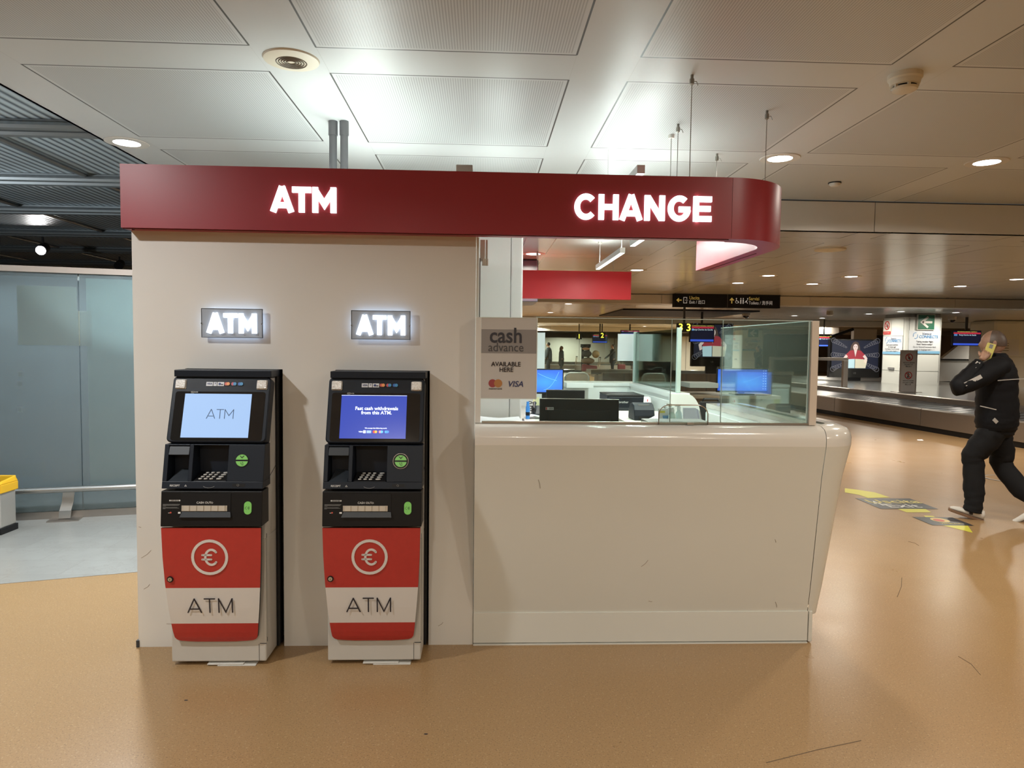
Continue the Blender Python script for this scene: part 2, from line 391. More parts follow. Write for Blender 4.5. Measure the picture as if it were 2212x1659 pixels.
# bold and light capital letters, height 1
XS = 1.0
def glyph(pl, mb, ch, a, b, h, w, k=1, th=None, caps=False):
    g = lambda *p: [(a + x*h*XS, b + y*h) for x, y in p]; t = w/h; e = t/2 if not caps else t/2
    S = lambda pts: pl.stroke(mb, pts, w, k, th, caps)
    if ch == 'A': S(g((e*.9, 0 if not caps else e), (.46, 1-e*.0 if not caps else 1-e), )); S(g((.92-e*.9, 0 if not caps else e), (.46, 1 if not caps else 1-e))); S(g((.20, .27), (.72, .27))); adv = .92
    elif ch == 'T': S(g((0 if not caps else e, 1-e), (.74 if not caps else .74-e, 1-e))); S(g((.37, 0 if not caps else e), (.37, 1-e))); adv = .74
    elif ch == 'M': S(g((e, 0 if not caps else e), (e, 1 if not caps else 1-e))); S(g((.94-e, 0 if not caps else e), (.94-e, 1 if not caps else 1-e))); S(g((e*1.0, 1-e*.9), (.47, .33 if not caps else e*1.2), (.94-e*1.0, 1-e*.9))); adv = .94
    elif ch == 'H': S(g((e, 0), (e, 1))); S(g((.80-e, 0), (.80-e, 1))); S(g((e, .51), (.80-e, .51))); adv = .80
    elif ch == 'N': S(g((e, 0), (e, 1))); S(g((.82-e, 0), (.82-e, 1))); S(g((e*1.2, 1-e*.6), (.82-e*1.2, e*.6))); adv = .82
    elif ch == 'E': S(g((e, 0), (e, 1))); [S(g((e, y), (x, y))) for x, y in ((.74, e), (.70, .51), (.74, 1-e))]; adv = .74
    elif ch == 'C': S(g(*arc(.46, .5, .46-e, .5-e+.012, 42, 318, 26))); adv = .84
    elif ch == 'G': S(g(*arc(.46, .5, .46-e, .5-e+.012, 48, 352, 28))); S(g((.44, .47), (.90, .47))); adv = .90
    return adv*h*XS
def word(pl, txt, a, b, h, w, gap, m, parent_name='letter', k=1, th=None, caps=False, scale=1, kern={}):
    x = a
    for i, ch in enumerate(txt):
        mb = MB(); adv = glyph(pl, mb, ch, x, b, h, w, k, th, caps); mb.build(parent_name, m, pl.p); x += adv + gap + kern.get(txt[i:i+2], 0)
    return x - gap
UX, UZ = Vector((1, 0, 0)), Vector((0, 0, 1))

# ================================================================== the setting
XE = CX0 + CST - 2*CPX - CST + .004           # left edge of the metal ceiling
XE = -2.575
def plane_obj(name, pts, m): return MB().add(pts, [tuple(range(len(pts)))]).build(name, m)
struct(plane_obj('floor', [(-14,-8,0),(30,-8,0),(30,50,0),(-14,50,0)], m_floor))
pA, pB = atZ(0, 1262, 0), atZ(298, 1236, 0); dd = (pB - pA); pL = pA - dd*4; pR = pA + dd*1.35
mb = MB(); mb.prism([(pL.x, pL.y, .0005), (pR.x, pR.y, .0005), (pR.x, 16, .0005), (pL.x, 16, .0005)], (0, 0, .0015)); struct(mb.build('floor_tiles', m_stone))
struct(MB().box(XE, 30, -8, 6.25, ZC, ZC + .04).build('ceiling', m_ceil))
struct(MB().box(XE, 30, 6.262, 50, ZC2, ZC2 + .04).build('ceiling', m_ceil2))
# downstand faces between the ceiling heights, with their panel joints and shadow gaps
m_beam = mat('beam_panel', (.60, .59, .56), .33)
mb = MB()
xs = [XE] + [3.565 + 3.008*k for k in range(-2, 9)] + [30]
for a, b in zip(xs, xs[1:]): mb.box(a + .003, b - .003, 6.25, 6.30, ZC2 + .004, ZC - .012)
struct(mb.build('trim_1', m_beam))
struct(MB().box(XE, 30, 6.262, 6.30, ZC2 - .0, ZC).build('trim_2', m_dgrey))
for i, (yb, zb) in enumerate(((13.75, 2.44), (24.7, 2.42), (36, 2.40))):
    mb = MB()
    for a, b in zip(xs, xs[1:]): mb.box(a + .004, b - .004, yb, yb + .45, zb, ZC2 - .012)
    struct(mb.build('trim_%d' % (3 + i), m_beam))
m_hallw = mat('hall_wall', (.42, .38, .33), .5); m_dwall = mat('dark_wall', (.06, .075, .085), .5)
struct(MB().box(-14, 30, 50, 50.1, 0, 3.2).build('wall_back', m_hallw))
struct(MB().box(30, 30.1, -8, 50, 0, 3.2).build('wall_right', m_hallw))
struct(MB().box(-14, 30, -8.1, -8, 0, 3.6).build('wall_front', m_hallw))
struct(MB().box(-14.1, -14, -8, 50, 0, 3.6).build('wall_left', m_dwall))
# blue-grey slatted ceiling on the left with cross rails
ZS = 3.05
struct(MB().box(-14, XE + .0, -8, 50, ZS, ZS + .04).build('ceiling', m_slat))
m_rail = mat('ceiling_rail', (.22, .24, .25), .4, metal=.5)
i = 6
for py in (437, 333, 271, 224, 190, 163, 141):
    y = 1501*(ZS - .05 - CZ)/py; mb = MB()
    mb.tube([(-14, y - .07, ZS - .05), (XE, y - .07, ZS - .05)], .03, 8); mb.tube([(-14, y + .10, ZS - .05), (XE, y + .10, ZS - .05)], .03, 8)
    mb.box(-14, XE, y - .07, y + .10, ZS - .03, ZS - .003); struct(mb.build('trim_%d' % i, m_rail, smooth=True)); i += 1
for x in (-3.55, -5.1, -6.7, -8.3):
    struct(MB().tube([(x, -2, ZS - .02), (x, 30, ZS - .02)], .018, 6).build('trim_%d' % i, m_rail, smooth=True)); i += 1
struct(MB().box(XE, XE + .02, -8, 50, ZC + .0, ZS).build('trim_%d' % i, m_ceil))

# ================================================================== ceiling fittings and the light they give
def downlight(x, y, z, label, group=None, r=.085, trim=.135, power=0, far=False, color=WARM):
    t = thing('ceiling_light', label, 'ceiling light', (x, y, z), group)
    mb = MB(); mb.lathe([(r, -.001), (r, -.006), (trim, -.006), (trim + .004, -.001)], (x, y, z), 28); mb.build('trim_ring', m_trim, t, smooth=True)
    MB().lathe([(.001, -.004), (r, -.004), (r, -.0025), (.001, -.0025)], (x, y, z), 28).build('diffuser', m_discf if far else m_disc, t)
    if power: lamp('light', 'AREA', (x, y, z - .02), power, color, .17, t, spread=math.radians(165))
    return t
downlight(-2.43, 4.93, ZC, 'glowing round downlight by the dark slatted ceiling, left of the red band', 'ceiling downlights', power=125, color=(.88, .95, 1))
downlight(2.105, 4.93, ZC, 'glowing round downlight just above the rounded end of the red band', 'ceiling downlights', power=30)
downlight(3.60, 4.90, ZC, 'glowing round downlight near the right edge in the near ceiling', 'ceiling downlights', power=34)
for x, y, p in ((-2.43, 1.95, 60), (2.10, 1.95, 26), (-.92, -1.0, 62), (2.10, -1.0, 50), (5.1, -1.0, 40), (-3.0, -3.5, 60), (.58, -4, 80), (5.1, 2.0, 36), (6.6, 4.93, 40), (8.1, 0, 30), (3.6, -4, 50)):
    downlight(x, y, ZC, 'round downlight in the near ceiling beyond the frame', 'ceiling downlights outside the picture', power=p, color=(.95, .96, .95) if (x, y) == (-2.43, 1.95) else WARM)
far = [(1376, 583, 'beside the right end of the far red band'), (1152, 548, 'glowing behind the wire over the far red band'),
       (1594, 611, 'left of the pair above the black hanging sign'), (1660, 595, 'right of the pair above the black hanging sign'),
       (1754.6, 613, 'lower left of the pair between the black sign and the white column'), (1838.7, 597, 'upper right of the pair between the black sign and the white column'),
       (2074.4, 618, 'in front of the ceiling beam right of the white column'), (2196, 603, 'at the right edge above the man on the phone'),
       (1228, 656, 'just below the far red band'), (1893, 664.6, 'right behind the ceiling beam, left of the white column top'),
       (1877, 678, 'lower left of the white column top'), (1946, 673, 'right before the top of the white column'),
       (2065, 675, 'right of the white column top beside the dome camera'), (2157, 693, 'small, above the departures screen at right'),
       (1716, 682, 'above the cream glass post'), (1776, 687, 'right of the cream glass post top'),
       (1401, 677, 'on the left end of the dark ceiling slot'), (1503, 679, 'towards the right end of the dark ceiling slot'), (1540, 684, 'right of the dark ceiling slot'),
       (1189, 675, 'small, below left under the far red band'), (1162, 704, 'tiny, over the whiteboard behind the glass')]
for px, py, lb in far:
    p = atZ(px, py, ZC2); downlight(p.x, p.y, ZC2, 'far round downlight ' + lb, 'far ceiling downlights', power=38 if p.y < 20 else 110, far=True)
for k, (x, y) in enumerate(((2.6, 30), (8, 30), (14, 28), (20, 24), (16, 12), (20, 16), (2, 38), (10, 38), (5.6, 45), (14, 42), (-1.5, 24), (-1.5, 34), (8, 34), (12, 39))):  # last two added to brighten the far hall
    downlight(x, y, ZC2, 'tiny round downlight in the deep part of the hall', 'downlights deep in the hall', power=230, far=True)

def lathe_thing(name, label, cat, c, prof, m, group=None, n=28):
    o = MB().lathe([(r, h) for r, h in prof], c, n).build(name, m, smooth=True); return tag(o, label, cat, group)
# round air valve
c = (-.922, 3.445, ZC); t = thing('ceiling_speaker', 'beige round grille with concentric rings in the near ceiling', 'ceiling speaker', c)
MB().lathe([(.001, -.012), (.05, -.014), (.088, -.016), (.128, -.008), (.132, 0)], c, 40).build('cover', m_cream, t, smooth=True)
for r in (.022, .034, .046, .058, .07): MB().tube([(c[0] + r*math.cos(q), c[1] + r*math.sin(q), c[2] - .0155) for q in [2*PI*k/32 for k in range(32)]], .0032, 5, closed=True).build('ring', mat('grille_gap', (.12, .09, .06), .6), t)
# smoke detector
c = (2.07, 3.41, ZC); t = thing('smoke_detector', 'large cream smoke detector on the near ceiling at upper right', 'smoke detector', c)
MB().lathe([(.078, 0), (.078, -.022), (.074, -.026), (.071, -.03)], c, 36).build('base', m_cream, t, smooth=True)
MB().lathe([(.071, -.03), (.066, -.052), (.058, -.056)], c, 36).build('sensor_housing', m_cream, t, smooth=True)
MB().lathe([(.052, -.054), (.052, -.066)], c, 36).build('vent_slot', m_black, t, smooth=True)
mb = MB(); mb.lathe([(.060, -.066), (.056, -.076), (.040, -.084), (.001, -.087)], c, 36)
for k in range(6):
    q = PI/3*k + .3; p = Vector(c) + Vector((.055*math.cos(q), .055*math.sin(q), -.061)); mb.box(p.x-.006, p.x+.006, p.y-.006, p.y+.006, p.z-.008, p.z+.008)
mb.build('cap', m_cream, t, smooth=True)
c = (2.85, 5.60, ZC); t = thing('heat_detector', 'small white button sensor on the ceiling panel right of the red band', 'sensor', c)
MB().lathe([(.05, 0), (.05, -.008)], c, 28).build('base', m_black, t, smooth=True)
MB().lathe([(.045, -.008), (.042, -.018), (.028, -.03), (.001, -.033)], c, 28).build('sensor_head', m_off, t, smooth=True)
p = atZ(1793, 538, ZC2)
t = thing('ceiling_speaker', 'shallow round ceiling speaker left of the white column reflection', 'ceiling speaker', p)
MB().lathe([(.16, 0), (.155, -.014), (.10, -.022), (.001, -.024)], p, 30).build('cover', m_cream, t, smooth=True)
for px, py, lb in ((2057, 690, 'dark dome camera right of the white column'), (1612, 681, 'dome camera under the black hanging sign')):
    p = atZ(px, py - 6, ZC2); t = thing('dome_camera', lb, 'camera', p)
    MB().lathe([(.12, 0), (.12, -.08), (.10, -.10)], p, 20).build('housing', m_off, t, smooth=True)
    MB().lathe([(.09, -.10), (.085, -.14), (.05, -.175), (.001, -.185)], p, 20).build('dome', m_gloss, t, smooth=True)
p = atZ(1793, 672, ZC2); tag(MB().lathe([(.09, 0), (.09, -.10), (.05, -.13), (.001, -.13)], p, 20).build('smoke_detector', m_cream, smooth=True), 'pale smoke detector deep in the hall, above the advertising screen', 'smoke detector')
p = atZ(1246, 648, ZC2); tag(MB().lathe([(.09, 0), (.09, -.05), (.05, -.08), (.001, -.08)], p, 20).build('smoke_detector', m_cream, smooth=True), 'pale smoke detector under the far red band', 'smoke detector')

# spotlights on the dark ceiling
def spot(px, py, y, label, on):
    p = atY(px, py, y); t = thing('spotlight', label, 'spotlight', p, 'spotlights on the slatted ceiling'); d = Vector((.25, -.9, -.35)).normalized()
    MB().tube([p - d*.20, p - d*.19, p], [.05, .07, .075], 20).build('housing', m_black, t, smooth=True)
    MB().tube([p - d*.12, Vector((p.x - .03, p.y + .1, ZS - .001))], .014, 8).build('bracket', m_black, t)
    if on:
        MB().tube([p - d*.002, p + d*.006], .062, 20).build('lens', mat('spot_lens', (1, 1, 1), .3, emit=(1, .93, .92), es=22), t)
        lamp('light', 'SPOT', p + d*.03, 60, (1, .95, .9), .06, t, rot=(-d).to_track_quat('Z', 'Y').to_euler(), spot=math.radians(80))
spot(88, 541, 10.2, 'lit spotlight glaring under the dark slatted ceiling', True)
spot(256, 575, 12.5, 'unlit dark spotlight just above the frosted glass wall', False)

# ================================================================== the kiosk box with its two cash machines
DX = .742
kiosk = thing('kiosk', 'tall plain white kiosk box holding the two cash machines', 'kiosk', (-.88, 3.9, 0))
YB = 5.05
# front panel with the two machine openings cut out
mb = MB(); ox = [(-1.480, -1.000), (-1.480 + DX, -1.000 + DX - .004)]; ot = 1.423
cuts = [-1.732, ox[0][0], ox[0][1], ox[1][0], ox[1][1], -.033]
mb.box(cuts[0], cuts[5], YW, YW + .02, ot, 2.105)
for a, b in ((0, 1), (2, 3), (4, 5)): mb.box(cuts[a], cuts[b], YW, YW + .02, 0, ot)
mb.box(-1.732, -1.712, YW + .02, YB, 0, 2.105)
mb.box(-.053, -.033, YW + .02, YB, 0, 2.105); mb.box(-1.732, -.033, YB, YB + .02, 0, 2.105)
mb.build('wall_panel', m_wallw, kiosk)
mb = MB(); 
for a, b in ox:   # dark linings of the openings
    mb.box(a - .004, a, YW + .021, YW + .30, 0, ot); mb.box(b, b + .004, YW + .021, YW + .30, 0, ot); mb.box(a, b, YW + .021, YW + .3, ot, ot + .004); mb.box(a, b, YW + .30, YW + .31, 0, ot)
mb.build('opening_lining', m_black, kiosk)
MB().box(-1.742, -1.728, YW - .006, YW + .03, 0, .035).build('corner_foot', m_dgrey, kiosk)
m_scuff = mat('scuff', (.30, .25, .20), .7)
pl = Plane((-1.732, YW, 0), UX, UZ, kiosk)
mb = MB()
for a, b, c_, d_ in ((.02, .46, .07, .50), (.03, .30, .06, .325), (.14, .12, .2, .118), (1.33, .05, .37+1, .075), (1.52, .10, 1.545, .12), (.01, .62, .02, .615)):
    pl.stroke(mb, [(a, b), ((a+c_)/2 + .006, (b+d_)/2), (c_, d_)], .0022).build('scuff_mark', m_scuff, kiosk); mb = MB()

def cash_machine(k, label, screen):
    x0 = -1.474 + DX*k; x1 = x0 + .448; xc = (x0 + x1)/2
    t = thing('cash_machine', label, 'cash machine', (xc, 3.33, 0), 'cash machines set into the kiosk')
    L, R = x0 - .008, x1 + .008
    # body: white cabinet running back through the wall
    mb = MB(); mb.box(x0, x1, 3.33, 3.80, .018, .62); mb.box(x0, x1, 3.42, 3.80, .62, 1.385)
    mb.add([(x0,3.33,.62),(x1,3.33,.62),(x1,3.42,.62),(x0,3.42,.62),(x0,3.395,.86),(x1,3.395,.86),(x1,3.435,1.35),(x0,3.435,1.35)], [(0,1,5,4),(4,5,6,7),(0,4,7,3),(1,2,6,5)])
    mb.build('cabinet_body', m_atmw, t, bevel=.006)
    mb = MB(); mb.box(x1 - .001, x1 + .0015, 3.345, 3.349, .11, .64); mb.box(x1-.03, x1 + .0015, 3.329, 3.331, .105, .108); mb.box(x1-.034, x1-.0325, 3.3285, 3.331, .02, .105)
    mb.tube([(x1 + .001, 3.30, .872), (x1 + .001, 3.545, .96)], .0015, 4); mb.build('panel_seam', m_dgrey, t)
    MB().box(x1 - .012, x1 + .004, 3.335, 3.345, .135, .62).build('hinge_strip', mat('hinge_grey', (.33, .32, .29), .4), t, bevel=.002)
    MB().box(x0 + .0, x1 + .012, 3.40, YW + .08, 1.388, 1.421).build('top_collar', m_navy, t, bevel=.003)
    MB().box(x1 + .0005, x1 + .012, 3.50, YW + .02, .02, 1.388).build('side_collar', m_black, t)
    mb = MB(); mb.box(x0 + .17, x0 + .34, 3.322, 3.40, .006, .010); mb.box(x0 + .22, x0 + .40, 3.318, 3.40, .001, .004); mb.build('levelling_plate', m_off, t)
    [MB().tube([(a, b, 0), (a, b, .02)], .02, 12).build('foot', m_dgrey, t) for a in (x0 + .06, x1 - .06) for b in (3.40, 3.7)]
    # screen module, leaning back
    zb, zt, yb, yt = 1.083, 1.392, 3.318, 3.415
    def lean(z): return yb + (yt - yb)*(z - zb)/(zt - zb)
    def rr(r, a0, a1, b0, b1, n=6):
        P = []
        for cx, cz, q in ((a1 - r, b1 - r, 0), (a0 + r, b1 - r, 90), (a0 + r, b0 + r, 180), (a1 - r, b0 + r, 270)): P += [(cx + r*math.cos(math.radians(q + 90*i/n)), cz + r*math.sin(math.radians(q + 90*i/n))) for i in range(n+1)]
        return P
    q = Vector((0, yt - yb, zt - zb)); hl = q.length; sv = q.normalized(); sl = Plane((xc, yb, zb), UX, sv, t)
    hw = (R - L)/2
    o = rr(.022, -hw, hw, 0, hl); i2 = rr(.018, -hw + .006, hw - .006, .006, hl - .006)
    mb = MB(); mb.loft([[sl.P(a, b, -.06) for a, b in o], [sl.P(a, b, -.006) for a, b in o], [sl.P(a, b, 0) for a, b in i2]]); mb.build('screen_bezel', m_navy, t, smooth=True)
    g0, g1, h0, h1 = -hw + .032, hw - .028, .012, hl - .088
    sl.poly(rr(.012, -hw + .02, hw - .02, .008, hl - .078), m_gloss, 'screen_glass', 1, .0012)
    sx0, sx1, sb, st = -.166, .148, .022, .235
    if screen == 'white':
        scn = sl.rect(sx0, sx1, sb, st, mat('screen_white', (.10, .12, .14), .2, emit=(.40, .62, 1), es=.85), 'screen', 3)
        mbx = MB(); a = -.056; pk = Plane(sl.o, sl.u, sl.v, scn)
        x = a
        for ch in 'ATM': x += glyph(pk, mbx, ch, x, .113, .046, .0028, 6) + .004
        mbx.build('lettering', mat('screen_ink', (.02, .05, .12), .4), scn)
    else:
        scn = sl.rect(sx0, sx1, sb, st, mat('screen_blue', (.02, .03, .10), .2, emit=(.04, .075, .50), es=.9), 'screen', 3)
        pk = Plane(sl.o, sl.u, sl.v, scn); ms = mat('screen_text', (1, 1, 1), .4, emit=(.75, .9, 1), es=1.1)
        pk.text('Fast cash withdrawals', .005, .168, .0235, ms, 'lettering', 5, bold=.0011); pk.text('from this ATM.', .005, .147, .0235, ms, 'lettering', 5, bold=.0011)
        pk.text('We accept the following cards', .005, .072, .0085, ms, 'lettering', 5, bold=.0003)
        pk.rect(sx0, sx1, st - .003, st - .0015, ms, 'screen_line', 5)
        X = -.060; pk.text('VISA', X - .006, .054, .010, ms, 'card_logo', 5, bold=.0003)
        pk.rect(X + .006, X + .018, .048, .061, ms, 'card_logo', 5); pk.rect(X + .022, X + .044, .048, .061, mat('pale_blue_glow', (.3, .5, .9), .4, emit=(.35, .5, .9), es=.9), 'card_logo', 5)
        for j, (ca, cb) in enumerate((((1, .08, .05), (1, .5, .1)), ((.9, .3, .4), (.15, .5, 1)), ((.1, .4, 1), (.1, .3, .9)))):
            for dx_, cc in ((-.004, ca), (.004, cb)): pk.disc(X + .062 + .028*j + dx_, .0545, .0065, mat('glow_%.2f_%.2f_%.2f' % cc, cc, .4, emit=cc, es=.9), 'card_logo', 5 + (dx_ > 0), n=16)
    # top strip: speaker slots, card logos, corner lamps
    for s_ in (-1, 1):
        mb = MB()
        for j in range(5): mb.add(*[[sl.P(s_*.165*.78 - .025, hl - .060 + .0085*j, .0008), sl.P(s_*.165*.78 + .025, hl - .060 + .0085*j, .0008), sl.P(s_*.165*.78 + .025, hl - .0575 + .0085*j, .0008), sl.P(s_*.165*.78 - .025, hl - .0575 + .0085*j, .0008)], [(0, 1, 2, 3)]])
        mb.build('speaker_grille', m_black, t)
    X = -.073; zc = hl - .040
    for w_, tx in ((.031, 'VISA'), (.016, 'V'), (.031, '')):
        pn = sl.rect(X, X + w_, zc - .010, zc + .010, mat('decal_white', (.62, .64, .68), .4), 'card_logo', 2); pp = Plane(sl.o, sl.u, sl.v, pn)
        if tx: pp.text(tx, X + w_/2, zc + (.002 if tx == 'V' else 0), .0125, mat('decal_navy', (.02, .04, .16), .4), 'lettering', 4, bold=.0004, shear=.2)
        else: pp.disc(X + .011, zc, .006, mat('decal_navy', (.02, .04, .16), .4), 'logo_mark', 4, n=14); pp.rect(X + .018, X + .027, zc - .005, zc, m_dgrey, 'logo_mark', 4)
        X += w_ + .003
    for ca, cb in (((.55, .10, .08), (.75, .30, .10)), ((.50, .08, .12), (.05, .25, .50)), ((.03, .12, .42), (.05, .25, .55))):
        pn = sl.rect(X, X + .024, zc - .010, zc + .010, m_black, 'card_logo', 2); pp = Plane(sl.o, sl.u, sl.v, pn)
        for dx_, cc in ((-.0045, ca), (.0045, cb)): pp.disc(X + .0125 + dx_, zc + .001, .0082, mat('decal_%.2f_%.2f' % cc[:2], cc, .4), 'logo_mark', 4 + (dx_ > 0), n=20)
        X += .0315
    sl.ring(-.136, hl - .0815, .0045, .0012, m_wtext, 'maker_mark', 3); sl.ring(-.129, hl - .0815, .0045, .0012, m_wtext, 'maker_mark', 3); sl.text('NCR', -.115, hl - .0815, .0075, m_wtext, 'maker_mark', 3)
    m_lens = mat('faceted_lens', (.92, .90, .86), .3, metal=.5, bump=1.0, vs=120)
    for s_, zz in ((-1, hl - .042), (1, hl - .042)):
        mb = MB(); mb.loft([[sl.P(s_*.192 + a, zz + b, 0) for a, b in rr(.006, -.026, .026, -.024, .024)], [sl.P(s_*.192 + a, zz + b, .010) for a, b in rr(.005, -.022, .022, -.020, .020)]])
        mb.build('corner_lamp', m_lens, t, smooth=True)
    # keypad module
    z0, z1, y0, y1 = .872, 1.074, 3.268, 3.312
    yy = lambda z: y0 + (y1 - y0)*(z - z0)/(z1 - z0)
    mb = MB(); F = .075
    def slab(a0, a1, b0, b1, dep=F): mb.hexa([(a0, yy(b0), b0), (a1, yy(b0), b0), (a1, y1 + dep, b0), (a0, y1 + dep, b0)], [(a0, yy(b1), b1), (a1, yy(b1), b1), (a1, y1 + dep, b1), (a0, y1 + dep, b1)])
    la, lb, ka, kb = x0 + .012, x0 + .108, x0 + .126, x0 + .288
    slab(L, R, z0, .905); slab(L, la, .905, z1); slab(lb, ka, .905, z1); slab(kb, R, .905, z1); slab(la, lb, 1.068, z1); slab(ka, kb, 1.070, z1)
    mb.box(la, lb, y1 + .055, y1 + F, .905, 1.07); mb.box(ka, kb, y1 + .065, y1 + F, .905, 1.07)
    mb.build('keypad_module', m_navy, t, bevel=.0025)
    MB().hexa([(la, yy(1.025) - .004, 1.025), (lb, yy(1.025) - .004, 1.025), (lb, yy(1.025) + .05, 1.03), (la, yy(1.025) + .05, 1.03)], [(la, yy(1.062) + .004, 1.064), (lb, yy(1.062) + .004, 1.064), (lb, yy(1.06) + .05, 1.067), (la, yy(1.06) + .05, 1.067)]).build('receipt_hood', m_dgrey, t, bevel=.003)
    mb = MB(); mb.hexa([(la + .002, yy(.905) + .002, .904), (lb - .002, yy(.905) + .002, .904), (lb - .002, y1 + .05, .904), (la + .002, y1 + .05, .904)], [(la + .012, yy(.905) + .016, .911), (lb - .004, yy(.905) + .016, .911), (lb - .004, y1 + .05, .945), (la + .025, y1 + .05, .95)]); mb.build('receipt_tray', m_dgrey, t, bevel=.002)
    mb = MB(); mb.hexa([(ka + .008, yy(.905) + .003, .905), (kb - .004, yy(.905) + .003, .905), (kb - .004, y1 + .062, .905), (ka + .008, y1 + .062, .905)], [(ka + .008, yy(.905) + .004, .907), (kb - .004, yy(.905) + .004, .907), (kb - .004, y1 + .062, .935), (ka + .008, y1 + .062, .935)]); pad = mb.build('keypad', m_black, t)
    for r_ in range(4):
        for c_ in range(4):
            kx = ka + .034 + c_*.0255 + (.010 if c_ == 3 else 0); f = (r_ + .5)/4; ky = yy(.905) + .008 + f*.085; kz = .9085 + (ky - yy(.905))*.27
            w_ = .013 if c_ == 3 else .0085
            MB().lathe([(.0082, 0), (.0082, .0035), (.006, .0048), (.001, .005)], (0, 0, 0), 14).build('key', mat('key_silver', (.50, .49, .46), .4), pad)
            o_ = pad.children[-1] if False else bpy.data.objects[-1] if False else None
    ks = [o_ for o_ in col.objects if o_.parent == pad]; n_ = 0
    for r_ in range(4):
        for c_ in range(4):
            kx = ka + .034 + c_*.0255 + (.010 if c_ == 3 else 0) + r_*.0035; f = (r_ + .5)/4; ky = yy(.905) + .006 + f*.085; kz = .9085 + (ky - yy(.905))*.27
            o_ = ks[n_]; n_ += 1; iv = INV[pad.name]
            for v in o_.data.vertices:
                w0 = iv.inverted() @ v.co
                v.co = iv @ Vector((kx + w0.x*(1.5 if c_ == 3 else 1), ky + w0.y, kz + w0.z))
    fp = Plane((xc, y0, z0), UX, Vector((0, y1 - y0, z1 - z0)), t)
    fp.text('RECEIPT', -.172, .014, .0125, m_wtext, 'lettering', 1, bold=.0002); mbt = MB(); fp.stroke(mbt, [(-.127, .011), (-.118, .011), (-.1225, .018), (-.127, .011)], .0012); mbt.build('arrow_mark', m_wtext, t)
    mbt = MB(); fp.stroke(mbt, arc(-.016, .030, .036, .026, 225, 315, 10), .0018, th=.0016); mbt.build('tray_lip', m_grey, t)
    # card slot with its green glowing faces
    cg = fp.disc(.129, .132, .0325 if k else .031, m_black, 'card_reader', 1, .003); cp = Plane(fp.o, fp.u, fp.v, cg)
    if k: cp.ring(.129, .132, .0375, .003, m_chrome, 'chrome_ring', 1, .004)
    for s_ in (0, 180): cp.poly([(.129 + .028*math.cos(math.radians(s_ + 8 + 164*i/20)), .132 + .028*math.sin(math.radians(s_ + 8 + 164*i/20))) for i in range(21)], m_green, 'card_slot_light', 5)
    mbt = MB(); [cp.stroke(mbt, [(.119 + e_, .154 - e_*1.0), (.129, .146 - e_*.9), (.139 - e_, .154 - e_)], .0022, 7) for e_ in (0, .0025)]; mbt.build('arrow_mark', m_ink, cg)
    mbt = MB(); cp.stroke(mbt, [(.124, .124), (.124, .117), (.130, .117), (.130, .110), (.136, .110), (.136, .121), (.133, .125), (.130, .120)], .0011, 7); mbt.build('hand_mark', m_ink, cg)
    fp.rect(.092, .150, .010, .024, m_black, 'socket_plate', 1, .001); fp.ring(.118, .017, .005, .0012, m_grey, 'audio_socket', 2, .003)
    # cash module
    z0, z1, y0 = .697, .862, 3.250; mb = MB()
    mb.hexa([(L, y0, z0), (R, y0, z0), (R, 3.36, z0), (L, 3.36, z0)], [(L, y0 + .014, z1), (R, y0 + .014, z1), (R, 3.36, z1), (L, 3.36, z1)]); mb.build('cash_module', mat('cash_black', (.007, .0067, .007), .45, spec=.28, bump=.02, vs=300), t, bevel=.004)
    cpn = Plane((xc, y0, z0), UX, Vector((0, .014, z1 - z0)), t)
    cpn.rect(-.140, .088, .034, .155, m_black, 'cash_panel', 1, .0025, label='slightly recessed black cash panel')
    sh = [cpn.P(a, b, c_) for a, b, c_ in ((-.142, .046, .002), (.092, .046, .002), (.088, .070, .003), (-.132, .070, .003))]
    mb = MB(); mb.hexa([sh[0] + Vector((0, .004, 0)), sh[1] + Vector((0, .004, 0)), sh[1] + Vector((0, -.010, 0)), sh[0] + Vector((0, -.010, 0))], [sh[3] + Vector((0, .004, 0)), sh[2] + Vector((0, .004, 0)), sh[2] + Vector((0, -.002, 0)), sh[3] + Vector((0, -.002, 0))]); mb.build('cash_ledge', m_dgrey, t)
    sh_ = cpn.rect(-.135, .073, .073, .099, mat('shutter_metal', (.55, .50, .42), .35, metal=.4), 'cash_shutter', 3, .003); ps = Plane(cpn.o, cpn.u, cpn.v, sh_)
    for j in range(6): ps.rect(-.126 + .0325*j, -.126 + .0325*j + .0265, .074, .0985, mat('shutter_light', (.60, .55, .47), .3, metal=.25), 'shutter_slat', 8, .001)
    cpn.text('CASH OUT', -.034, .112, .0135, m_wtext, 'lettering', 4, bold=.0002); mbt = MB(); cpn.stroke(mbt, [(-.001, .112), (.0035, .108), (.008, .112), (.0035, .116), (-.001, .112)], .0012, 5); mbt.build('arrow_mark', m_wtext, t)
    # fee notice
    for j, bb in enumerate((.104, .101, .098, .095, .089, .086, .083)): cpn.rect(-.222, -.222 + (.078, .076, .072, .014, .066, .074, .012)[j], bb, bb + .0011, mat('fine_print', (.22, .22, .21), .6), 'fine_print', 1)
    for a_ in (-.190, -.146): cpn.disc(a_, .1215, .0040, m_wtext, 'star_mark', 1, n=5)
    for j in range(7): cpn.rect(-.184 + .0050*j, -.1822 + .0050*j, .1180, .1250, m_wtext, 'bar_mark', 1)
    cpn.disc(-.186, .0655, .0040, mat('notice_red', (.5, .08, .05), .5), 'logo_mark', 1, n=14); cpn.rect(-.197, -.190, .063, .065, m_wtext, 'logo_mark', 1); cpn.rect(-.152, -.130, .061, .069, m_wtext, 'logo_mark', 1)
    # contactless reader
    gp = cpn.poly(rr(.0165, .150, .184, .058, .118), m_green, 'contactless_reader', 1, .004); pg = Plane(cpn.o, cpn.u, cpn.v, gp)
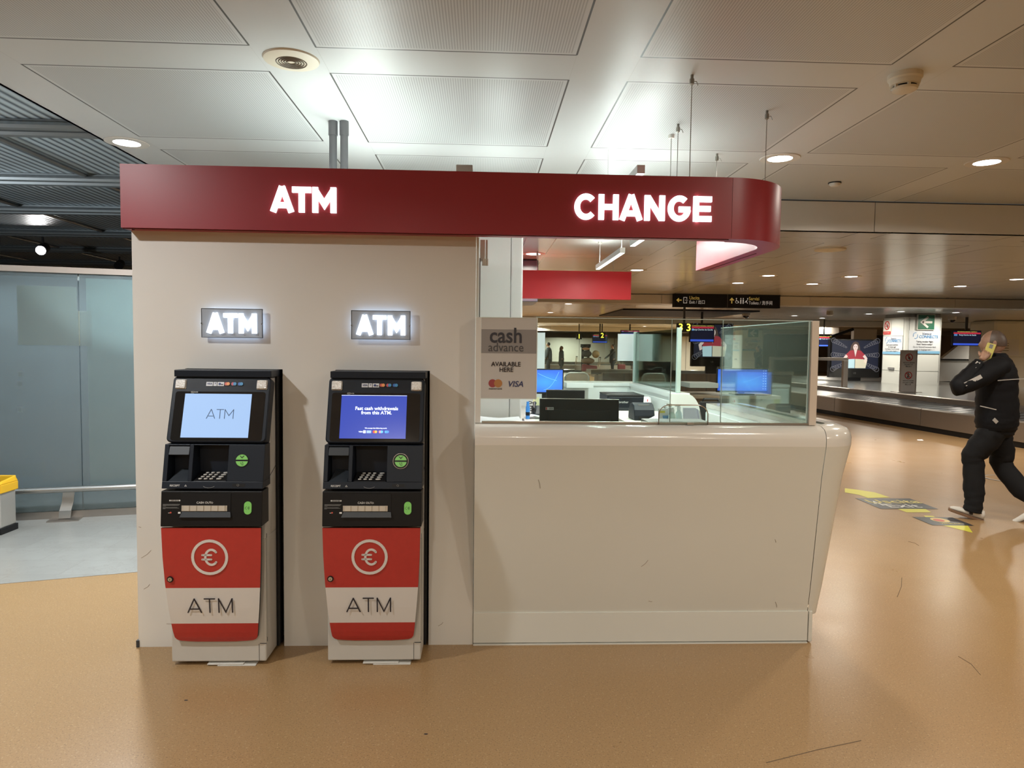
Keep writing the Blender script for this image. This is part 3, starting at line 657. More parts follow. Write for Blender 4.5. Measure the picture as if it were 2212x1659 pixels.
    mbt = MB(); [pg.stroke(mbt, arc(.164, .088, .0036*j, .0036*j, -45, 45, 5), .0012, 6) for j in (1, 2, 3)]; pg.stroke(mbt, arc(.165, .088, .010, .0065, 100, 260, 8), .0010, 6); mbt.build('waves_mark', m_ink, gp)
    # red front door panel, tapering and curved under
    prof = [(.690, .000, 3.258, 0), (.55, .003, 3.262, 0), (.42, .009, 3.270, 0), (.30, .018, 3.281, 0), (.22, .026, 3.291, 0), (.175, .031, 3.299, 0), (.150, .035, 3.305, 0), (.138, .043, 3.309, 1), (.131, .058, 3.312, 1), (.128, .085, 3.313, 1), (.1245, .14, 3.314, 1)]
    def outline(off): # left edge down, bottom, right edge up
        Lp = [(L + d_, z_, y_) for z_, d_, y_, _ in prof]; Rp = [(R - .006 - d_, z_, y_) for z_, d_, y_, _ in reversed(prof)]
        return [Vector((a, b_, c_)) for a, c_, b_ in [(p_[0], p_[1], p_[2]) for p_ in Lp + Rp]]
    Lp = [(L + d_, y_, z_) for z_, d_, y_, _ in prof]; Rp = [(R - .006 - d_, y_, z_) for z_, d_, y_, _ in prof]
    mb = MB(); th_ = .016; mb.mi = 0; n = len(prof); f0 = [Vector(p_) for p_ in Lp]; f1 = [Vector(p_) for p_ in Rp]
    # split rows at the white band
    def at_z(z):
        for (za, da, ya, _), (zb_, db, yb_, _) in zip(prof, prof[1:]):
            if za >= z >= zb_: f = (za - z)/(za - zb_); d_ = da + (db - da)*f; y_ = ya + (yb_ - ya)*f; return d_, y_
    zs = sorted(set([p_[0] for p_ in prof] + [.400, .222]), reverse=True)
    rows = []
    for z in zs: d_, y_ = at_z(z); rows.append((Vector((L + d_, y_, z)), Vector((R - .006 - d_, y_, z)), z))
    for (a, b, za), (c_, d_, zb_) in zip(rows, rows[1:]):
        mb.mi = 1 if zb_ >= .2219 and za <= .4001 else 0
        B = Vector((0, th_, 0)); mb.mi = mb.mi
        mb.add([a, b, d_, c_], [(0, 1, 2, 3)]); mb.mi = 2; mb.add([a + B, b + B, d_ + B, c_ + B], [(0, 3, 2, 1)])
        mb.add([a, c_, c_ + B, a + B], [(0, 1, 2, 3)]); mb.add([b, d_, d_ + B, b + B], [(0, 1, 2, 3)])
    a, b, _ = rows[0]; mb.add([a, b, b + B, a + B], [(0, 1, 2, 3)]); a, b, _ = rows[-1]; mb.add([a, b, b + B, a + B], [(0, 1, 2, 3)])
    door = mb.build('door_panel', [m_ared, m_awht, m_black], t)
    dpl = Plane((xc, 3.264 - .003, .55), UX, Vector((0, -.028, 1)), door)
    ex = -.012; mbt = dpl.ring(ex, .0, .085, .013, m_awht, 'euro_ring', 1, .0015)
    mbt = MB(); dpl.stroke(mbt, arc(ex + .008, .0, .028, .036, 42, 318, 22), .0105, 1, .0015, True); dpl.stroke(mbt, [(ex - .034, .0105), (ex + .007, .0105)], .0088, 1, .0015, True); dpl.stroke(mbt, [(ex - .034, -.0105), (ex + .007, -.0105)], .0088, 1, .0015, True); mbt.build('euro_sign', m_awht, door)
    dp2 = Plane((xc, 3.278 - .0035, .31), UX, Vector((0, -.09, 1)), door); mbt = MB(); x = -.124
    for ch, adv in (('A', .010), ('T', .012), ('M', 0)): x += glyph(dp2, mbt, ch, x, -.032, .073, .0060, 1, .001, True) + adv
    mbt.build('lettering', m_ink, door)
    lk = dpl.disc(-.196, -.105, .0145, m_black, 'lock', 1, .003, n=24); plk = Plane(dpl.o, dpl.u, dpl.v, lk); plk.disc(-.196, -.105, .0095, m_alu, 'lock_barrel', 5, .002, n=20); plk.rect(-.1972, -.1948, -.110, -.102, m_black, 'keyhole', 8, .0005)
    return t
cash_machine(0, 'left cash machine, its bright pale screen reading ATM', 'white')
cash_machine(1, 'right cash machine, its blue screen offering fast cash withdrawals', 'blue')

# small lit ATM boxes on the wall above each machine
for px, lb in (((441, 571, 667, 730), 'small lit ATM light box above the left cash machine'), ((762, 887, 672, 734.5), 'small lit ATM light box above the right cash machine')):
    a = atY(px[0], px[2], YW); b = atY(px[1], px[3], YW); x0, x1 = a.x, b.x; z0, z1 = 1.580, 1.7205; xc = (x0 + x1)/2
    t = thing('light_box', lb, 'sign', (xc, YW, 1.65), 'small lit ATM boxes')
    MB().box(x0, x1, YW - .032, YW - .028, z0, z1).build('face_plate', mat('plate_grey', (.34, .38, .44), .35), t, bevel=.001)
    mb = MB(); mb.box(x0-.0018, x0, YW-.034, YW-.026, z0-.0018, z1+.0018); mb.box(x1, x1+.0018, YW-.034, YW-.026, z0-.0018, z1+.0018); mb.box(x0, x1, YW-.034, YW-.026, z1, z1+.0018); mb.box(x0, x1, YW-.034, YW-.026, z0-.0018, z0); mb.build('rim', m_dgrey, t)
    MB().box(x0 + .018, x1 - .018, YW - .0275, YW - .0005, z0 + .018, z1 - .018).build('added_halo', mat('halo_glow', (1, 1, 1), .4, emit=(.55, .72, 1), es=4), t)  # glowing block added behind the plate to spread a halo on the wall
    for xx in (x0, x1): MB().lathe([(.003, -.014), (.003, -.017)], (xx, YW - .02, 1.648), 12, 'y').build('screw', m_chrome, t)
    pl = Plane((xc, YW - .032, 1.6), UX, UZ, t); XS = .90; word(pl, 'ATM', -.120, .0, .099, .0215, .0095, mat('box_letter', (1, 1, 1), .4, emit=(.82, .90, 1), es=2.2), k=1, th=.012, kern={'AT': -.010}); XS = 1.0
    

# ================================================================== the red fascia band
YF = 3.45; ZF0, ZF1 = 2.10, 2.402; XC, RO, RI = 1.240, .375, .262; YE = 4.87
fas = thing('fascia_band', 'dark red sign band running over the machines and curving back at the right', 'sign', (0, YF, ZF0))
mb = MB(); mb.box(-1.736, XC - .0015, YF, YF + .09, ZF0, ZF1); 
mb.build('front_panel', m_red, fas)
O = [(XC, YF)] + [(XC + RO*math.sin(q), YF + RO - RO*math.cos(q)) for q in [PI/2*i/24 for i in range(1, 25)]] + [(XC + RO, YE)]
I = [(XC, YF + RO - RI)] + [(XC + RI*math.sin(q), YF + RO - RI*math.cos(q)) for q in [PI/2*i/24 for i in range(1, 25)]] + [(XC + RI, YE)]
mb = MB(); mb.loft([[(o_[0], o_[1], ZF0), (i_[0], i_[1], ZF0), (i_[0], i_[1], ZF1), (o_[0], o_[1], ZF1)] for o_, i_ in zip(O, I)]); mb.build('curved_panel', m_red, fas, smooth=True)
mb = MB(); mb.box(-1.736, XC - .01, YF + .012, YF + .018, ZF0 - .004, ZF0 + .001); mb.box(-1.70, -1.69, YF + .03, YF + .04, ZF0 - .006, ZF0); mb.build('soffit_seam', mat('seam_red', (.12, .01, .012), .5), fas)
mb = MB(); mb.box(XC + RO - .055, XC + RO - .048, 3.95, YE - .02, ZF0 - .003, ZF0 + .001); mb.build('soffit_seam', MATS['seam_red'], fas)
pl = Plane((0, YF, 0), UX, UZ, fas)
a = atY(585, 459, YF); b = atY(733, 406, YF)
word(pl, 'ATM', a.x, a.z + .002, .122, .0275, .006, m_let, k=1, th=.012, kern={'AT': -.014})
a = atY(1240, 474, YF); b = atY(1552, 420, YF)
word(pl, 'CHANGE', a.x, a.z - .0, .124, .0275, .0155, m_let, k=1, th=.012, kern={'HA': -.010, 'AN': -.006})

# far red band of the same stand
mb = MB(); t = thing('fascia_band', 'plain bright red band at the back of the booth', 'sign', (1, 7.9, ZF0)); MB().box(-1.7, 1.69, 7.88, 7.96, 2.10, 2.415).build('front_panel', mat('fascia_bright', (.78, .030, .042), .4), t)
# hanging wires
def wire(px, py, x2, y2, z2, label, far=False):
    p = atZ(px, py, ZC if not far else ZC2); p = Vector((x2, y2, p.z)) if x2 is not None else p
    if x2 is None: x2, y2 = p.x, p.y
    t = thing('suspension_wire', label, 'wire', (p.x, p.y, p.z), 'suspension wires of the red band')
    MB().tube([(p.x, p.y, p.z - .045), (x2, y2, z2)], .0022 if not far else .003, 6).build('cable', m_wire, t)
    MB().lathe([(.008, 0), (.008, -.018), (.012, -.02), (.012, -.045), (.004, -.050)], p, 12).build('gripper', mat('gripper_metal', (.28, .26, .23), .35, metal=.8), t, smooth=True)
    MB().tube([(p.x + .002, p.y, p.z - .03), (p.x + .02, p.y - .01, p.z - .035), (p.x + .028, p.y - .012, p.z - .055)], .0025, 5).build('loose_end', m_wire, t)
for px, py, lb in ((1495, 162, 'longest steel wire, dropping to the front of the red band'), (1657, 239, 'steel wire dropping to the curved end of the red band'), (1465, 268, 'thin steel wire left of the longest one'), (1549, 332, 'short faint steel wire between the long ones')):
    p = atZ(px, py, ZC); ztop = ZF1
    wire(px, py, None, None, ztop, lb)
wire(1160, 540, .62, 7.92, 2.415, 'wire over the left part of the far red band', True); wire(1325, 560, 1.49, 7.92, 2.415, 'wire over the right part of the far red band', True)
# conduits
for px, lb in ((719.5, 'left of the two grey conduits rising to the ceiling'), (743.5, 'right of the two grey conduits rising to the ceiling')):
    p = atZ(px, 262, ZC); t = thing('conduit', lb, 'pipe', (p.x, p.y, 2.0), 'grey conduits behind the fascia')
    MB().tube([(p.x, p.y, 1.9), (p.x, p.y, ZC)], .0235, 20).build('pipe', mat('conduit_grey', (.12, .12, .125), .4), t, smooth=True); MB().tube([(p.x, p.y, ZC - .085), (p.x, p.y, ZC - .001)], .028, 20).build('collar', MATS['conduit_grey'], t, smooth=True)
p = atY(985, 355, 3.95); q = atY(1021, 372, 3.95); tag(MB().box(p.x, q.x, 3.95, 4.05, 2.30, p.z).build('junction_box', mat('box_beige', (.33, .28, .23), .5), bevel=.004), 'small beige junction box peeking over the red band', 'box')

# ================================================================== the exchange counter
XL, XR0, ZT = -.030, 1.738, 1.165
ctr = thing('service_counter', 'long white service counter with a rounded right end', 'counter', (.9, 3.6, 0))
# vertical profile of the shell measured outwards: (offset in front of the core line, z); front faces -Y, the end wraps round to +X
prof = [(.075, .148), (.10, .30), (.14, .60), (.180, .90), (.215, 1.064), (.2155, 1.10), (.209, 1.125), (.192, 1.147), (.160, 1.160), (.118, 1.1645), (.085, ZT), (-.45, ZT)]
fy0 = 3.62; RC = .0
def ring_at(i):
    o_, z = prof[i]; fr = 3.5 + .120 - o_          # front line
    pts = [(XL, fy0 - o_, z)] if False else []
    return o_, z
def counter_shell(i0, i1, a0, a1):
    mb = MB(); rings = []
    for i in range(i0, i1 + 1):
        o_, z = prof[i]; r = max(o_, .001); row = []
        if a0 == 'front': row = [(XL, fy0 - o_, z), (XR0 - .0015, fy0 - o_, z)]
        else: row = [(XR0 + .0015 + (o_*math.sin(q)), fy0 - o_*math.cos(q), z) for q in [PI/2*k/14 for k in range(15)]] + [(XR0 + o_, 4.90, z)]
        rings.append(row)
    mb.loft(rings, cap=False, closed=False); return mb
counter_shell(0, 4, 'front', 0).build('front_panel', m_booth, ctr, smooth=True)
counter_shell(0, 4, 'end', 0).build('corner_panel', m_booth, ctr, smooth=True)
m_solid = mat('solid_surface', (.68, .65, .60), .16, coat=.5, var=.01, vs=2)
counter_shell(4, 10, 'front', 0).build('rounded_nose', m_solid, ctr, smooth=True)
counter_shell(4, 10, 'end', 0).build('corner_nose', m_solid, ctr, smooth=True)
mb = MB(); mb.box(XL, XR0 + .03, 3.49, 3.535, ZT - .03, ZT); mb.box(XR0 - .14, XR0 + .03, 3.535, 4.86, ZT - .03, ZT); mb.build('worktop', m_solid, ctr)
MB().box(XL, XR0 - .002, fy0 - .20, fy0 - .02, 1.061, 1.067).build('shadow_joint', mat('joint', (.12, .10, .08), .6), ctr)
mb = MB(); mb.box(XL, XR0, 3.535, 3.56, .012, .17); mb.box(XL, XR0, 3.53, 3.55, .0, .006); mb.build('plinth', m_booth, ctr)
mb = MB(); mb.box(XR0 + .006, XR0 + .026, 3.536, 4.88, .006, .17); mb.build('plinth_return', m_booth, ctr, bevel=.003)
mb = MB(); mb.box(XL, XR0, 3.552, 3.60, .160, .165); mb.build('underside', m_booth, ctr)
mb = MB(); mb.box(XL, XR0 - .16, 3.515, 3.535, .80, ZT - .03); mb.build('inner_front', m_cab, ctr)
MB().box(XR0 + .0, XR0 + .20, 4.88, 4.90, .15, 1.06).build('end_cap', m_booth, ctr)
mb = MB(); pl = Plane((0, 3.43, 0), UX, UZ, ctr)
for px0, py0, px1, py1 in ((1385, 1224, 1400, 1210), (1163, 1036, 1167, 1055), (1401, 1298, 1409, 1299), (1675, 1300, 1678, 1312), (1674, 1165, 1676, 1172)):
    def on(px, py):
        y = 3.45
        for _ in range(6):
            p = atY(px, py, y); z = max(.149, min(1.06, p.z))
            for (oa, za), (ob, zb) in zip(prof, prof[1:]):
                if za <= z <= zb: y = fy0 - (oa + (ob - oa)*(z - za)/(zb - za)) - .0006; break
        return atY(px, py, y)
    mb.tube([on(px0, py0), on((px0+px1)/2 + 1, (py0+py1)/2 + 1), on(px1, py1)], .0012, 4).build('scuff_mark', m_scuff, ctr); mb = MB()

# cabinets along the inside of the counter and at the back
def knob(x, y, z, ax, parent):
    mb = MB(); d = {'-x': Vector((-1, 0, 0)), '-y': Vector((0, -1, 0))}[ax]; p = Vector((x, y, z))
    mb.tube([p, p + d*.012, p + d*.012, p + d*.022], [.006, .006, .012, .010], 12); mb.build('knob', m_chrome, parent, smooth=True)
t = thing('cabinet', 'white cabinet run behind the right end of the counter, its locks near the far edge', 'cabinet', (1.66, 4.3, 0))
MB().box(1.60, 1.735, 3.56, 4.86, .05, ZT - .03).build('body', m_cab, t)
for y0, y1 in ((3.57, 4.20), (4.205, 4.83)):
    d_ = MB().box(1.585, 1.5995, y0, y1, .08, 1.105).build('door', m_cab, t, bevel=.002); knob(1.585, y1 - .06 if y0 < 4 else y1 - .10, 1.03, '-x', d_); knob(1.585, y0 + .05, .98, '-x', d_)
YK = 7.5
t = thing('cabinet', 'white back counter cabinet of the booth under the dark glass', 'cabinet', (.8, YK, 0))
MB().box(.0, 1.74, YK, YK + .35, .05, 1.135).build('body', m_cab, t); MB().box(.0, 1.76, YK - .02, YK + .37, 1.135, 1.17).build('worktop', m_cab, t, bevel=.004)
for k, (x0, x1) in enumerate(((.005, .35), (.355, 1.0), (1.005, 1.585))):
    d_ = MB().box(x0, x1, YK - .016, YK - .0005, .08, 1.11).build('door', m_cab, t, bevel=.002)
    knob(x1 - .08, YK - .016, 1.05, '-y', d_); knob(x1 - .03, YK - .016, 1.0, '-y', d_)
t = thing('cabinet', 'white cabinet run with a rounded end left of the walk-in gap', 'cabinet', (1.67, 6.6, 0))
MB().box(1.62, 1.74, 5.85, YK - .03, .05, 1.135).build('body', m_cab, t)
# rounded end panel
E_ = [(1.60, .05), (1.86, .05), (1.86, .98)] + [(1.86 - .13 + .13*math.cos(q), .98 + .19*math.sin(q)) for q in [PI/2*i/10 for i in range(1, 11)]] + [(1.60, 1.17)]
mb = MB(); mb.prism([(x, 5.80, z) for x, z in E_], (0, .05, 0)); mb.build('end_panel', m_cab, t, bevel=.003)
MB().box(1.605, 1.78, 5.85, YK - .03, 1.135, 1.17).build('worktop', m_cab, t)
for y0, y1 in ((5.87, 6.4), (6.405, 6.95), (6.955, 7.46)):
    d_ = MB().box(1.605, 1.6195, y0, y1, .08, 1.10).build('door', m_cab, t, bevel=.002); knob(1.605, y0 + .06, 1.04, '-x', d_); knob(1.605, y1 - .05, .99, '-x', d_)

# glass screens
def pane(name_label, x0, x1, z0, z1, y=3.49, cat='glass screen', group='glass panes on the counter', th=.008):
    t = thing('glass_screen', name_label, cat, ((x0+x1)/2, y, z0), group)
    MB().box(x0, x1, y, y + th, z0, z1).build('pane', m_glass, t)
    mb = MB(); mb.box(x0, x1, y - .0005, y + th + .0005, z1, z1 + .0035); mb.box(x1 - .0015, x1, y - .001, y + th + .001, z0, z1); mb.build('polished_edge', m_edge, t)
    return t
m_edge = mat('glass_edge', (.55, .66, .60), .2, spec=.8)
zt = atY(1450, 690, 3.49).z
gx = [atY(x, 800, 3.49).x for x in (1157, 1450, 1560, 1748, 1764)]
pane('wide left pane of the glass screen on the counter, right of the cash sign', gx[0], gx[1], ZT + .004, zt)
pane('narrow middle pane of the glass screen on the counter', gx[1] + .002, gx[2], ZT + .004, zt)
pane('right pane of the glass screen on the counter, beside the cream post', gx[2] + .002, gx[3], ZT + .004, zt)
MB().box(XL + .034, gx[3], 3.482, 3.506, ZT - .001, ZT + .010).build('x', m_alu).name = 'glass_channel'
tag(bpy.data.objects['glass_channel'], 'thin metal channel holding the glass along the counter', 'rail')
t = thing('corner_post', 'cream upright post at the right end of the glass screen', 'post', (gx[4], 3.49, ZT)); MB().box(gx[3] + .001, gx[4], 3.475, 3.515, ZT, zt + .002).build('post', mat('post_cream', (.58, .50, .42), .4), t, bevel=.002)
t = thing('glass_screen', 'glass side pane running back along the right end of the counter', 'glass screen', (1.69, 4.2, ZT), 'glass panes on the counter')
MB().box(1.686, 1.694, 3.52, 4.85, ZT + .002, zt).build('pane', reflection_veil_glass('side_glass'), t); MB().box(1.685, 1.695, 3.52, 4.85, zt, zt + .004).build('polished_edge', m_edge, t)
# cash advance sign pane
a = atY(1040, 686, 3.485); b = atY(1157.5, 861, 3.485)
t = thing('cash_advance_sign', 'grey cash advance sign hanging over the left end of the counter', 'sign', ((a.x+b.x)/2, 3.485, b.z)); sx0, sx1, sz0, sz1 = a.x, b.x, b.z, a.z
MB().box(sx0, sx1, 3.485, 3.493, sz0, sz1).build('panel', mat('sign_grey', (.54, .52, .50), .12, coat=.4), t)
mb = MB(); mb.box(sx1, sx1 + .004, 3.483, 3.495, sz0 - .003, sz1 + .002); mb.box(sx0, sx1, 3.483, 3.495, sz0 - .004, sz0); mb.box(sx0, sx1, 3.483, 3.495, sz1, sz1 + .003); mb.build('polished_edge', mat('edge_pale', (.7, .76, .72), .2), t)
Pz = lambda px, py: atY(px, py, 3.485)
pl = Plane((0, 3.485, 0), UX, UZ, t, eps=.0005)
q0, q1 = Pz(1040, 711), Pz(1156, 764); pl.rect(sx0, sx1, q1.z, q0.z, mat('sign_band', (.27, .255, .25), .25, coat=.3), 'dark_band', 1)
m_sdk = mat('sign_ink', (.035, .035, .045), .5)
c1 = Pz(1093, 727); pl.text('cash', c1.x, c1.z + .002, .106, m_sdk, 'lettering', 3, bold=.0035, wid=.90); c1 = Pz(1093, 751); pl.text('advance', c1.x, c1.z, .062, mat('sign_ink2', (.06, .06, .065), .5), 'lettering', 3, wid=.90)
c1 = Pz(1093, 787); pl.text('AVAILABLE', c1.x, c1.z, .0315, m_ink, 'lettering', 3, bold=.0030, wid=.96); c1 = Pz(1093.5, 799); pl.text('HERE', c1.x, c1.z, .0315, m_ink, 'lettering', 3, bold=.0030, wid=.96)
for px, cc, k in ((1064, (.32, .05, .055), 2), (1076, (.42, .19, .06), 3)): c1 = Pz(px, 828); pl.disc(c1.x, c1.z, .0205, mat('mc_%.2f' % cc[1], cc, .5), 'card_logo', k)
c1 = Pz(1070, 839.5); pl.text('mastercard', c1.x, c1.z, .0145, m_ink, 'card_logo', 2); c1 = Pz(1113, 830); pl.text('VISA', c1.x, c1.z, .040, mat('visa_navy', (.03, .04, .12), .5), 'card_logo', 2, bold=.0012, shear=.25)
# aluminium uprights where the kiosk wall ends
t = thing('door_track', 'white upright track with small rollers at the open end of the kiosk wall', 'track', (-.02, 3.55, ZT))
MB().box(-.030, -.018, 3.548, 3.57, 1.70, 2.099).build('upright', mat('track_white', (.62, .63, .58), .35), t); MB().box(-.012, .012, 3.62, 3.66, 1.99, 2.099).build('housing', m_off, t, bevel=.002); MB().box(.016, .026, 3.62, 3.66, 1.975, 2.099).build('guide', m_off, t); MB().box(-.016, -.010, 3.58, 3.59, 1.70, 2.0).build('upright', m_grey, t)
mb = MB(); [mb.tube([(x, 3.61, 1.965), (x, 3.61, 2.0)], .006, 10) for x in (.004, .013, .024)]; mb.build('roller', m_off, t)
t = thing('counter_upright', 'beige upright strip between the kiosk wall and the cash sign', 'post', (-.02, 3.5, ZT)); MB().box(-.030, sx0 - .001, 3.483, 3.54, ZT + .001, sz1 + .002).build('strip', m_wallw, t)
# white cupboard behind
t = thing('cupboard', 'tall white cupboard standing behind the left end of the counter', 'cupboard', (.1, 4.7, 0)); cx1 = atY(1128, 700, 4.6).x; cxs = atY(1102, 700, 4.6).x
MB().box(-.030, cxs - .001, 4.6, 5.05, 0, 2.45).build('door', m_cab, t, bevel=.003); MB().box(cxs + .001, cx1, 4.6, 5.05, 0, 2.45).build('side_panel', m_cab, t, bevel=.012)
MB().lathe([(.004, 0), (.004, -.003)], (cxs + .04, 4.6, 2.30), 10, 'y').build('screw', m_black, t)
# pass-through hatch with its chrome arch
a, b = atY(1423, 915, 3.47), atY(1529, 915, 3.47); zt2 = atY(1475, 875, 3.47).z; r_ = .055
t = thing('pass_hatch', 'small clear hatch with an arched chrome rim on the counter', 'hatch', ((a.x+b.x)/2, 3.47, ZT))
pts = [(a.x, 3.472, ZT)] + [(a.x + r_ - r_*math.cos(q), 3.472, zt2 - .05 + .05*math.sin(q)) for q in [PI/2*i/8 for i in range(9)]] + [(b.x - r_ + r_*math.sin(q), 3.472, zt2 - .05 + .05*math.cos(q)) for q in [PI/2*i/8 for i in range(9)]] + [(b.x, 3.472, ZT)]
MB().tube(pts, .0028, 8).build('rim', m_chrome, t, smooth=True); mb = MB(); mb.prism([(p[0], 3.471, p[2]) for p in pts], (0, .002, 0)); mb.build('pane', m_clear, t)
for px, lb in ((1490, 'left'), (1523, 'right')):
    c = atY(px, 920, 3.46)
tag(MB().box(atY(1485, 915, 3.46).x, atY(1500, 915, 3.46).x, 3.462, 3.470, ZT, ZT + .012).build('hatch_clip', m_alu, bevel=.001), 'tiny clip at the foot of the chrome arch', 'clip')
# grey box built in place of a reflection in the glass
tag(MB().box(atY(1396, 910, 3.60).x, atY(1528, 910, 3.60).x, 3.57, 3.72, 1.076, 1.170).build('reflection_box', mat('box_grey', (.45, .44, .42), .35), bevel=.004), 'low grey box in place of a reflection in the glass by the arch', 'box')

# desks inside
m_desk = mat('desk_white', (.72, .72, .68), .35); m_deskw = mat('desk_cream', (.62, .58, .52), .4)
def desk(label, x0, x1, y0, y1, z, legs=True):
    t = thing('desk', label, 'desk', ((x0+x1)/2, (y0+y1)/2, 0)); MB().box(x0, x1, y0, y1, z - .03, z).build('top', m_deskw, t, bevel=.002)
    for x in (x0 + .03, x1 - .03):
        for y in (y0 + .03, y1 - .03): MB().box(x - .02, x + .02, y - .02, y + .02, 0, z - .03).build('leg', m_alu, t)
    return t
desk('cream staff desk along the back of the booth, carrying the large printer', .30, 1.58, 5.75, 7.35, .925)
desk('cream staff shelf reaching along the right cabinets, carrying the label printer', 1.02, 1.555, 4.15, 5.70, 1.03)
desk('cream shelf just behind the counter, holding the open folders', -.028, .268, 3.56, 4.56, 1.075)
desk('low cream table behind the dark monitors', .27, 1.0, 4.4, 5.2, .80)
# monitors
def monitor(label, cx, cy, zb, w, h, rz, screen=None, stand=True, foot=None, group=None):
    foot = .93 if foot is None else foot
    t = thing('monitor', label, 'monitor', (cx, cy, foot), group)
    R = Matrix.Translation((cx, cy, 0)) @ Matrix.Rotation(rz, 4, 'Z'); ct = lambda mb: setattr(mb, 'v', [R @ v for v in mb.v]) or mb
    mb = MB(); mb.box(-w/2, w/2, -.012, .012, zb, zb + h); ct(mb).build('housing', m_black, t, bevel=.004)
    if screen: mb = MB(); mb.box(-w/2 + .012, w/2 - .012, -.0135, -.0125, zb + .018, zb + h - .012); s_ = ct(mb).build('screen', screen, t)
    else:
        mb = MB(); mb.box(-w/2 + .05, w/2 - .05, -.024, -.012, zb + .04, zb + h - .06); ct(mb).build('back_cover', m_black, t, bevel=.008)
        mb = MB(); mb.box(-w/2, w/2, -.010, .010, zb + h, zb + h + .003); ct(mb).build('rim', m_alu, t)
    if stand:
        mb = MB(); mb.box(-.03, .03, .0, .03, foot + .012, zb + .08); ct(mb).build('neck', m_black, t); mb = MB(); mb.box(-.11, .11, -.08, .08, foot, foot + .012); ct(mb).build('foot', m_black, t, bevel=.004)
    return t, R
a, b = atY(1166, 860, 4.0), atY(1336, 862, 4.0)
t, R = monitor('black monitor seen from behind, just beyond the counter glass', (a.x+b.x)/2, 4.0, a.z - .29, b.x - a.x, .285, math.radians(-4), foot=.80)
bpy.data.objects[t.name]
pl = Plane(R @ Vector((-.17, -.0246, a.z - .055)), R.to_3x3() @ UX, UZ, t); pl.rect(-.025, .022, -.012, .004, mat('label_white', (.5, .5, .5), .5), 'asset_sticker', 1); pl.rect(-.024, -.016, -.011, .003, mat('label_red', (.4, .05, .05), .5), 'asset_mark', 2)
for j in range(6): pl.rect(-.004 + .004*j, -.002 + .004*j, -.009, .001, m_dgrey, 'asset_mark', 2)
mon1 = t
tag(desk('narrow desk carrying the black monitor behind the counter', .275, 1.0, 3.82, 4.38, .80), 'narrow desk carrying the black monitor behind the counter', 'desk')
a, b = atY(1180, 841, 5.0), atY(1263, 843, 5.0)
monitor('smaller black monitor peeking over the larger one', (a.x+b.x)/2, 5.0, a.z - .26, b.x - a.x, .255, 0, foot=.80)
def blue_screen(nm, icons=True):
    m = mat(nm, (.05, .15, .7), .2, emit=(.05, .17, .82), es=.85); t = NT(m); tc = t.n('ShaderNodeTexCoord'); sp = t.n('ShaderNodeSeparateXYZ'); t.l(tc.outputs['Generated'], sp.inputs[0])
    g = t.n('ShaderNodeTexGradient', gradient_type='SPHERICAL'); mp = t.n('ShaderNodeMapping'); mp.inputs['Location'].default_value = (-.75, 0, -.9); mp.inputs['Scale'].default_value = (1.5, 0, 2); t.l(tc.outputs['Generated'], mp.inputs[0]); t.l(mp.outputs[0], g.inputs[0])
    c = t.mix(g.outputs['Fac'], (.03, .09, .62, 1), (.06, .40, .95, 1)); t.l(c, t.b.inputs['Emission Color']); return m
m_bs = blue_screen('desktop_blue')
a, b = atY(1139, 796, 6.9), atY(1217, 851, 6.9)
t, R = monitor('monitor with a glowing blue desktop beside the cash sign', (a.x+b.x)/2, 6.9, b.z, b.x - a.x, a.z - b.z, math.radians(4), m_bs, foot=.925)
mb = MB(); pl = Plane((0, 6.9 - .018, 0), UX, UZ, t)
pl.stroke(mb, [( .53 + .055*i, a.z - .03 - .03*i + .002*i*i) for i in range(5)], .0025); pl.stroke(mb, [(.62 + .03*i, b.z + .04 + .012*i*i*.6) for i in range(6)], .0025); mb.build('screen_swirl', mat('swirl', (.2, .6, 1), .4, emit=(.25, .6, 1), es=.8), t)
a, b = atY(1549, 796, 7.2), atY(1656, 848, 7.2)
# neighbouring wooden desk; its screen stands in for the left monitor's reflection
t = thing('wooden_desk', 'brown wooden desk of the next stand, behind the large blue screen', 'desk', (2.6, 7.3, 0))
m_wd = wood_mat('desk_wood', (.16, .115, .08), (.30, .225, .16), 1, 1.5)
MB().box(1.98, 3.05, 7.05, 7.6, .02, 1.04).build('carcass', m_wd, t, bevel=.004); MB().box(1.95, 3.08, 7.0, 7.65, 1.04, 1.075).build('top', m_wd, t, bevel=.004)
t, R = monitor('wide blue screen on the wooden desk, standing in for a reflected monitor', (a.x+b.x)/2, 7.2, b.z - .0, (b.x - a.x)*1.02, (a.z - b.z)*1.02, 0, m_bs, foot=1.075)
pl = Plane((b.x + .01, 7.2 - .0135, 0), UX, UZ, t)
mb = MB()
for i in range(8):
    for j in range(2): mb.prism([pl.P(-.03 - .025*j + .005*math.cos(q), a.z - .02 - .027*i + .005*math.sin(q), .0004) for q in [2*PI*k/8 for k in range(8)]], pl.w*.0006)
mb.build('desktop_icons', mat('icon_glow', (.5, .7, 1), .4, emit=(.4, .6, 1), es=.9), t)
# box shelves on the back counter
for x0, x1, y, lb in ((1224, 1282, 7.15, 'white box shelf on the back counter above the dark monitors'), (1490, 1552, 7.15, 'grey-white box shelf on the back counter left of the wide blue screen')):
    a, b = atY(x0, 828, y), atY(x1, 838.5, y); tag(MB().box(a.x, b.x, y, y + .34, b.z, a.z + .004).build('box_shelf', m_cab if x0 < 1300 else mat('shelf_grey', (.42, .44, .42), .4), bevel=.003), lb, 'shelf')
    for xx in (a.x + .02, b.x - .03): MB().box(xx, xx + .01, y + .30, y + .33, 1.17 if x0 < 1300 else .2, b.z).build('bracket', m_alu, bpy.data.objects[[o.name for o in col.objects if o.name.startswith('box_shelf')][-1]]) if b.z > 1.171 else None
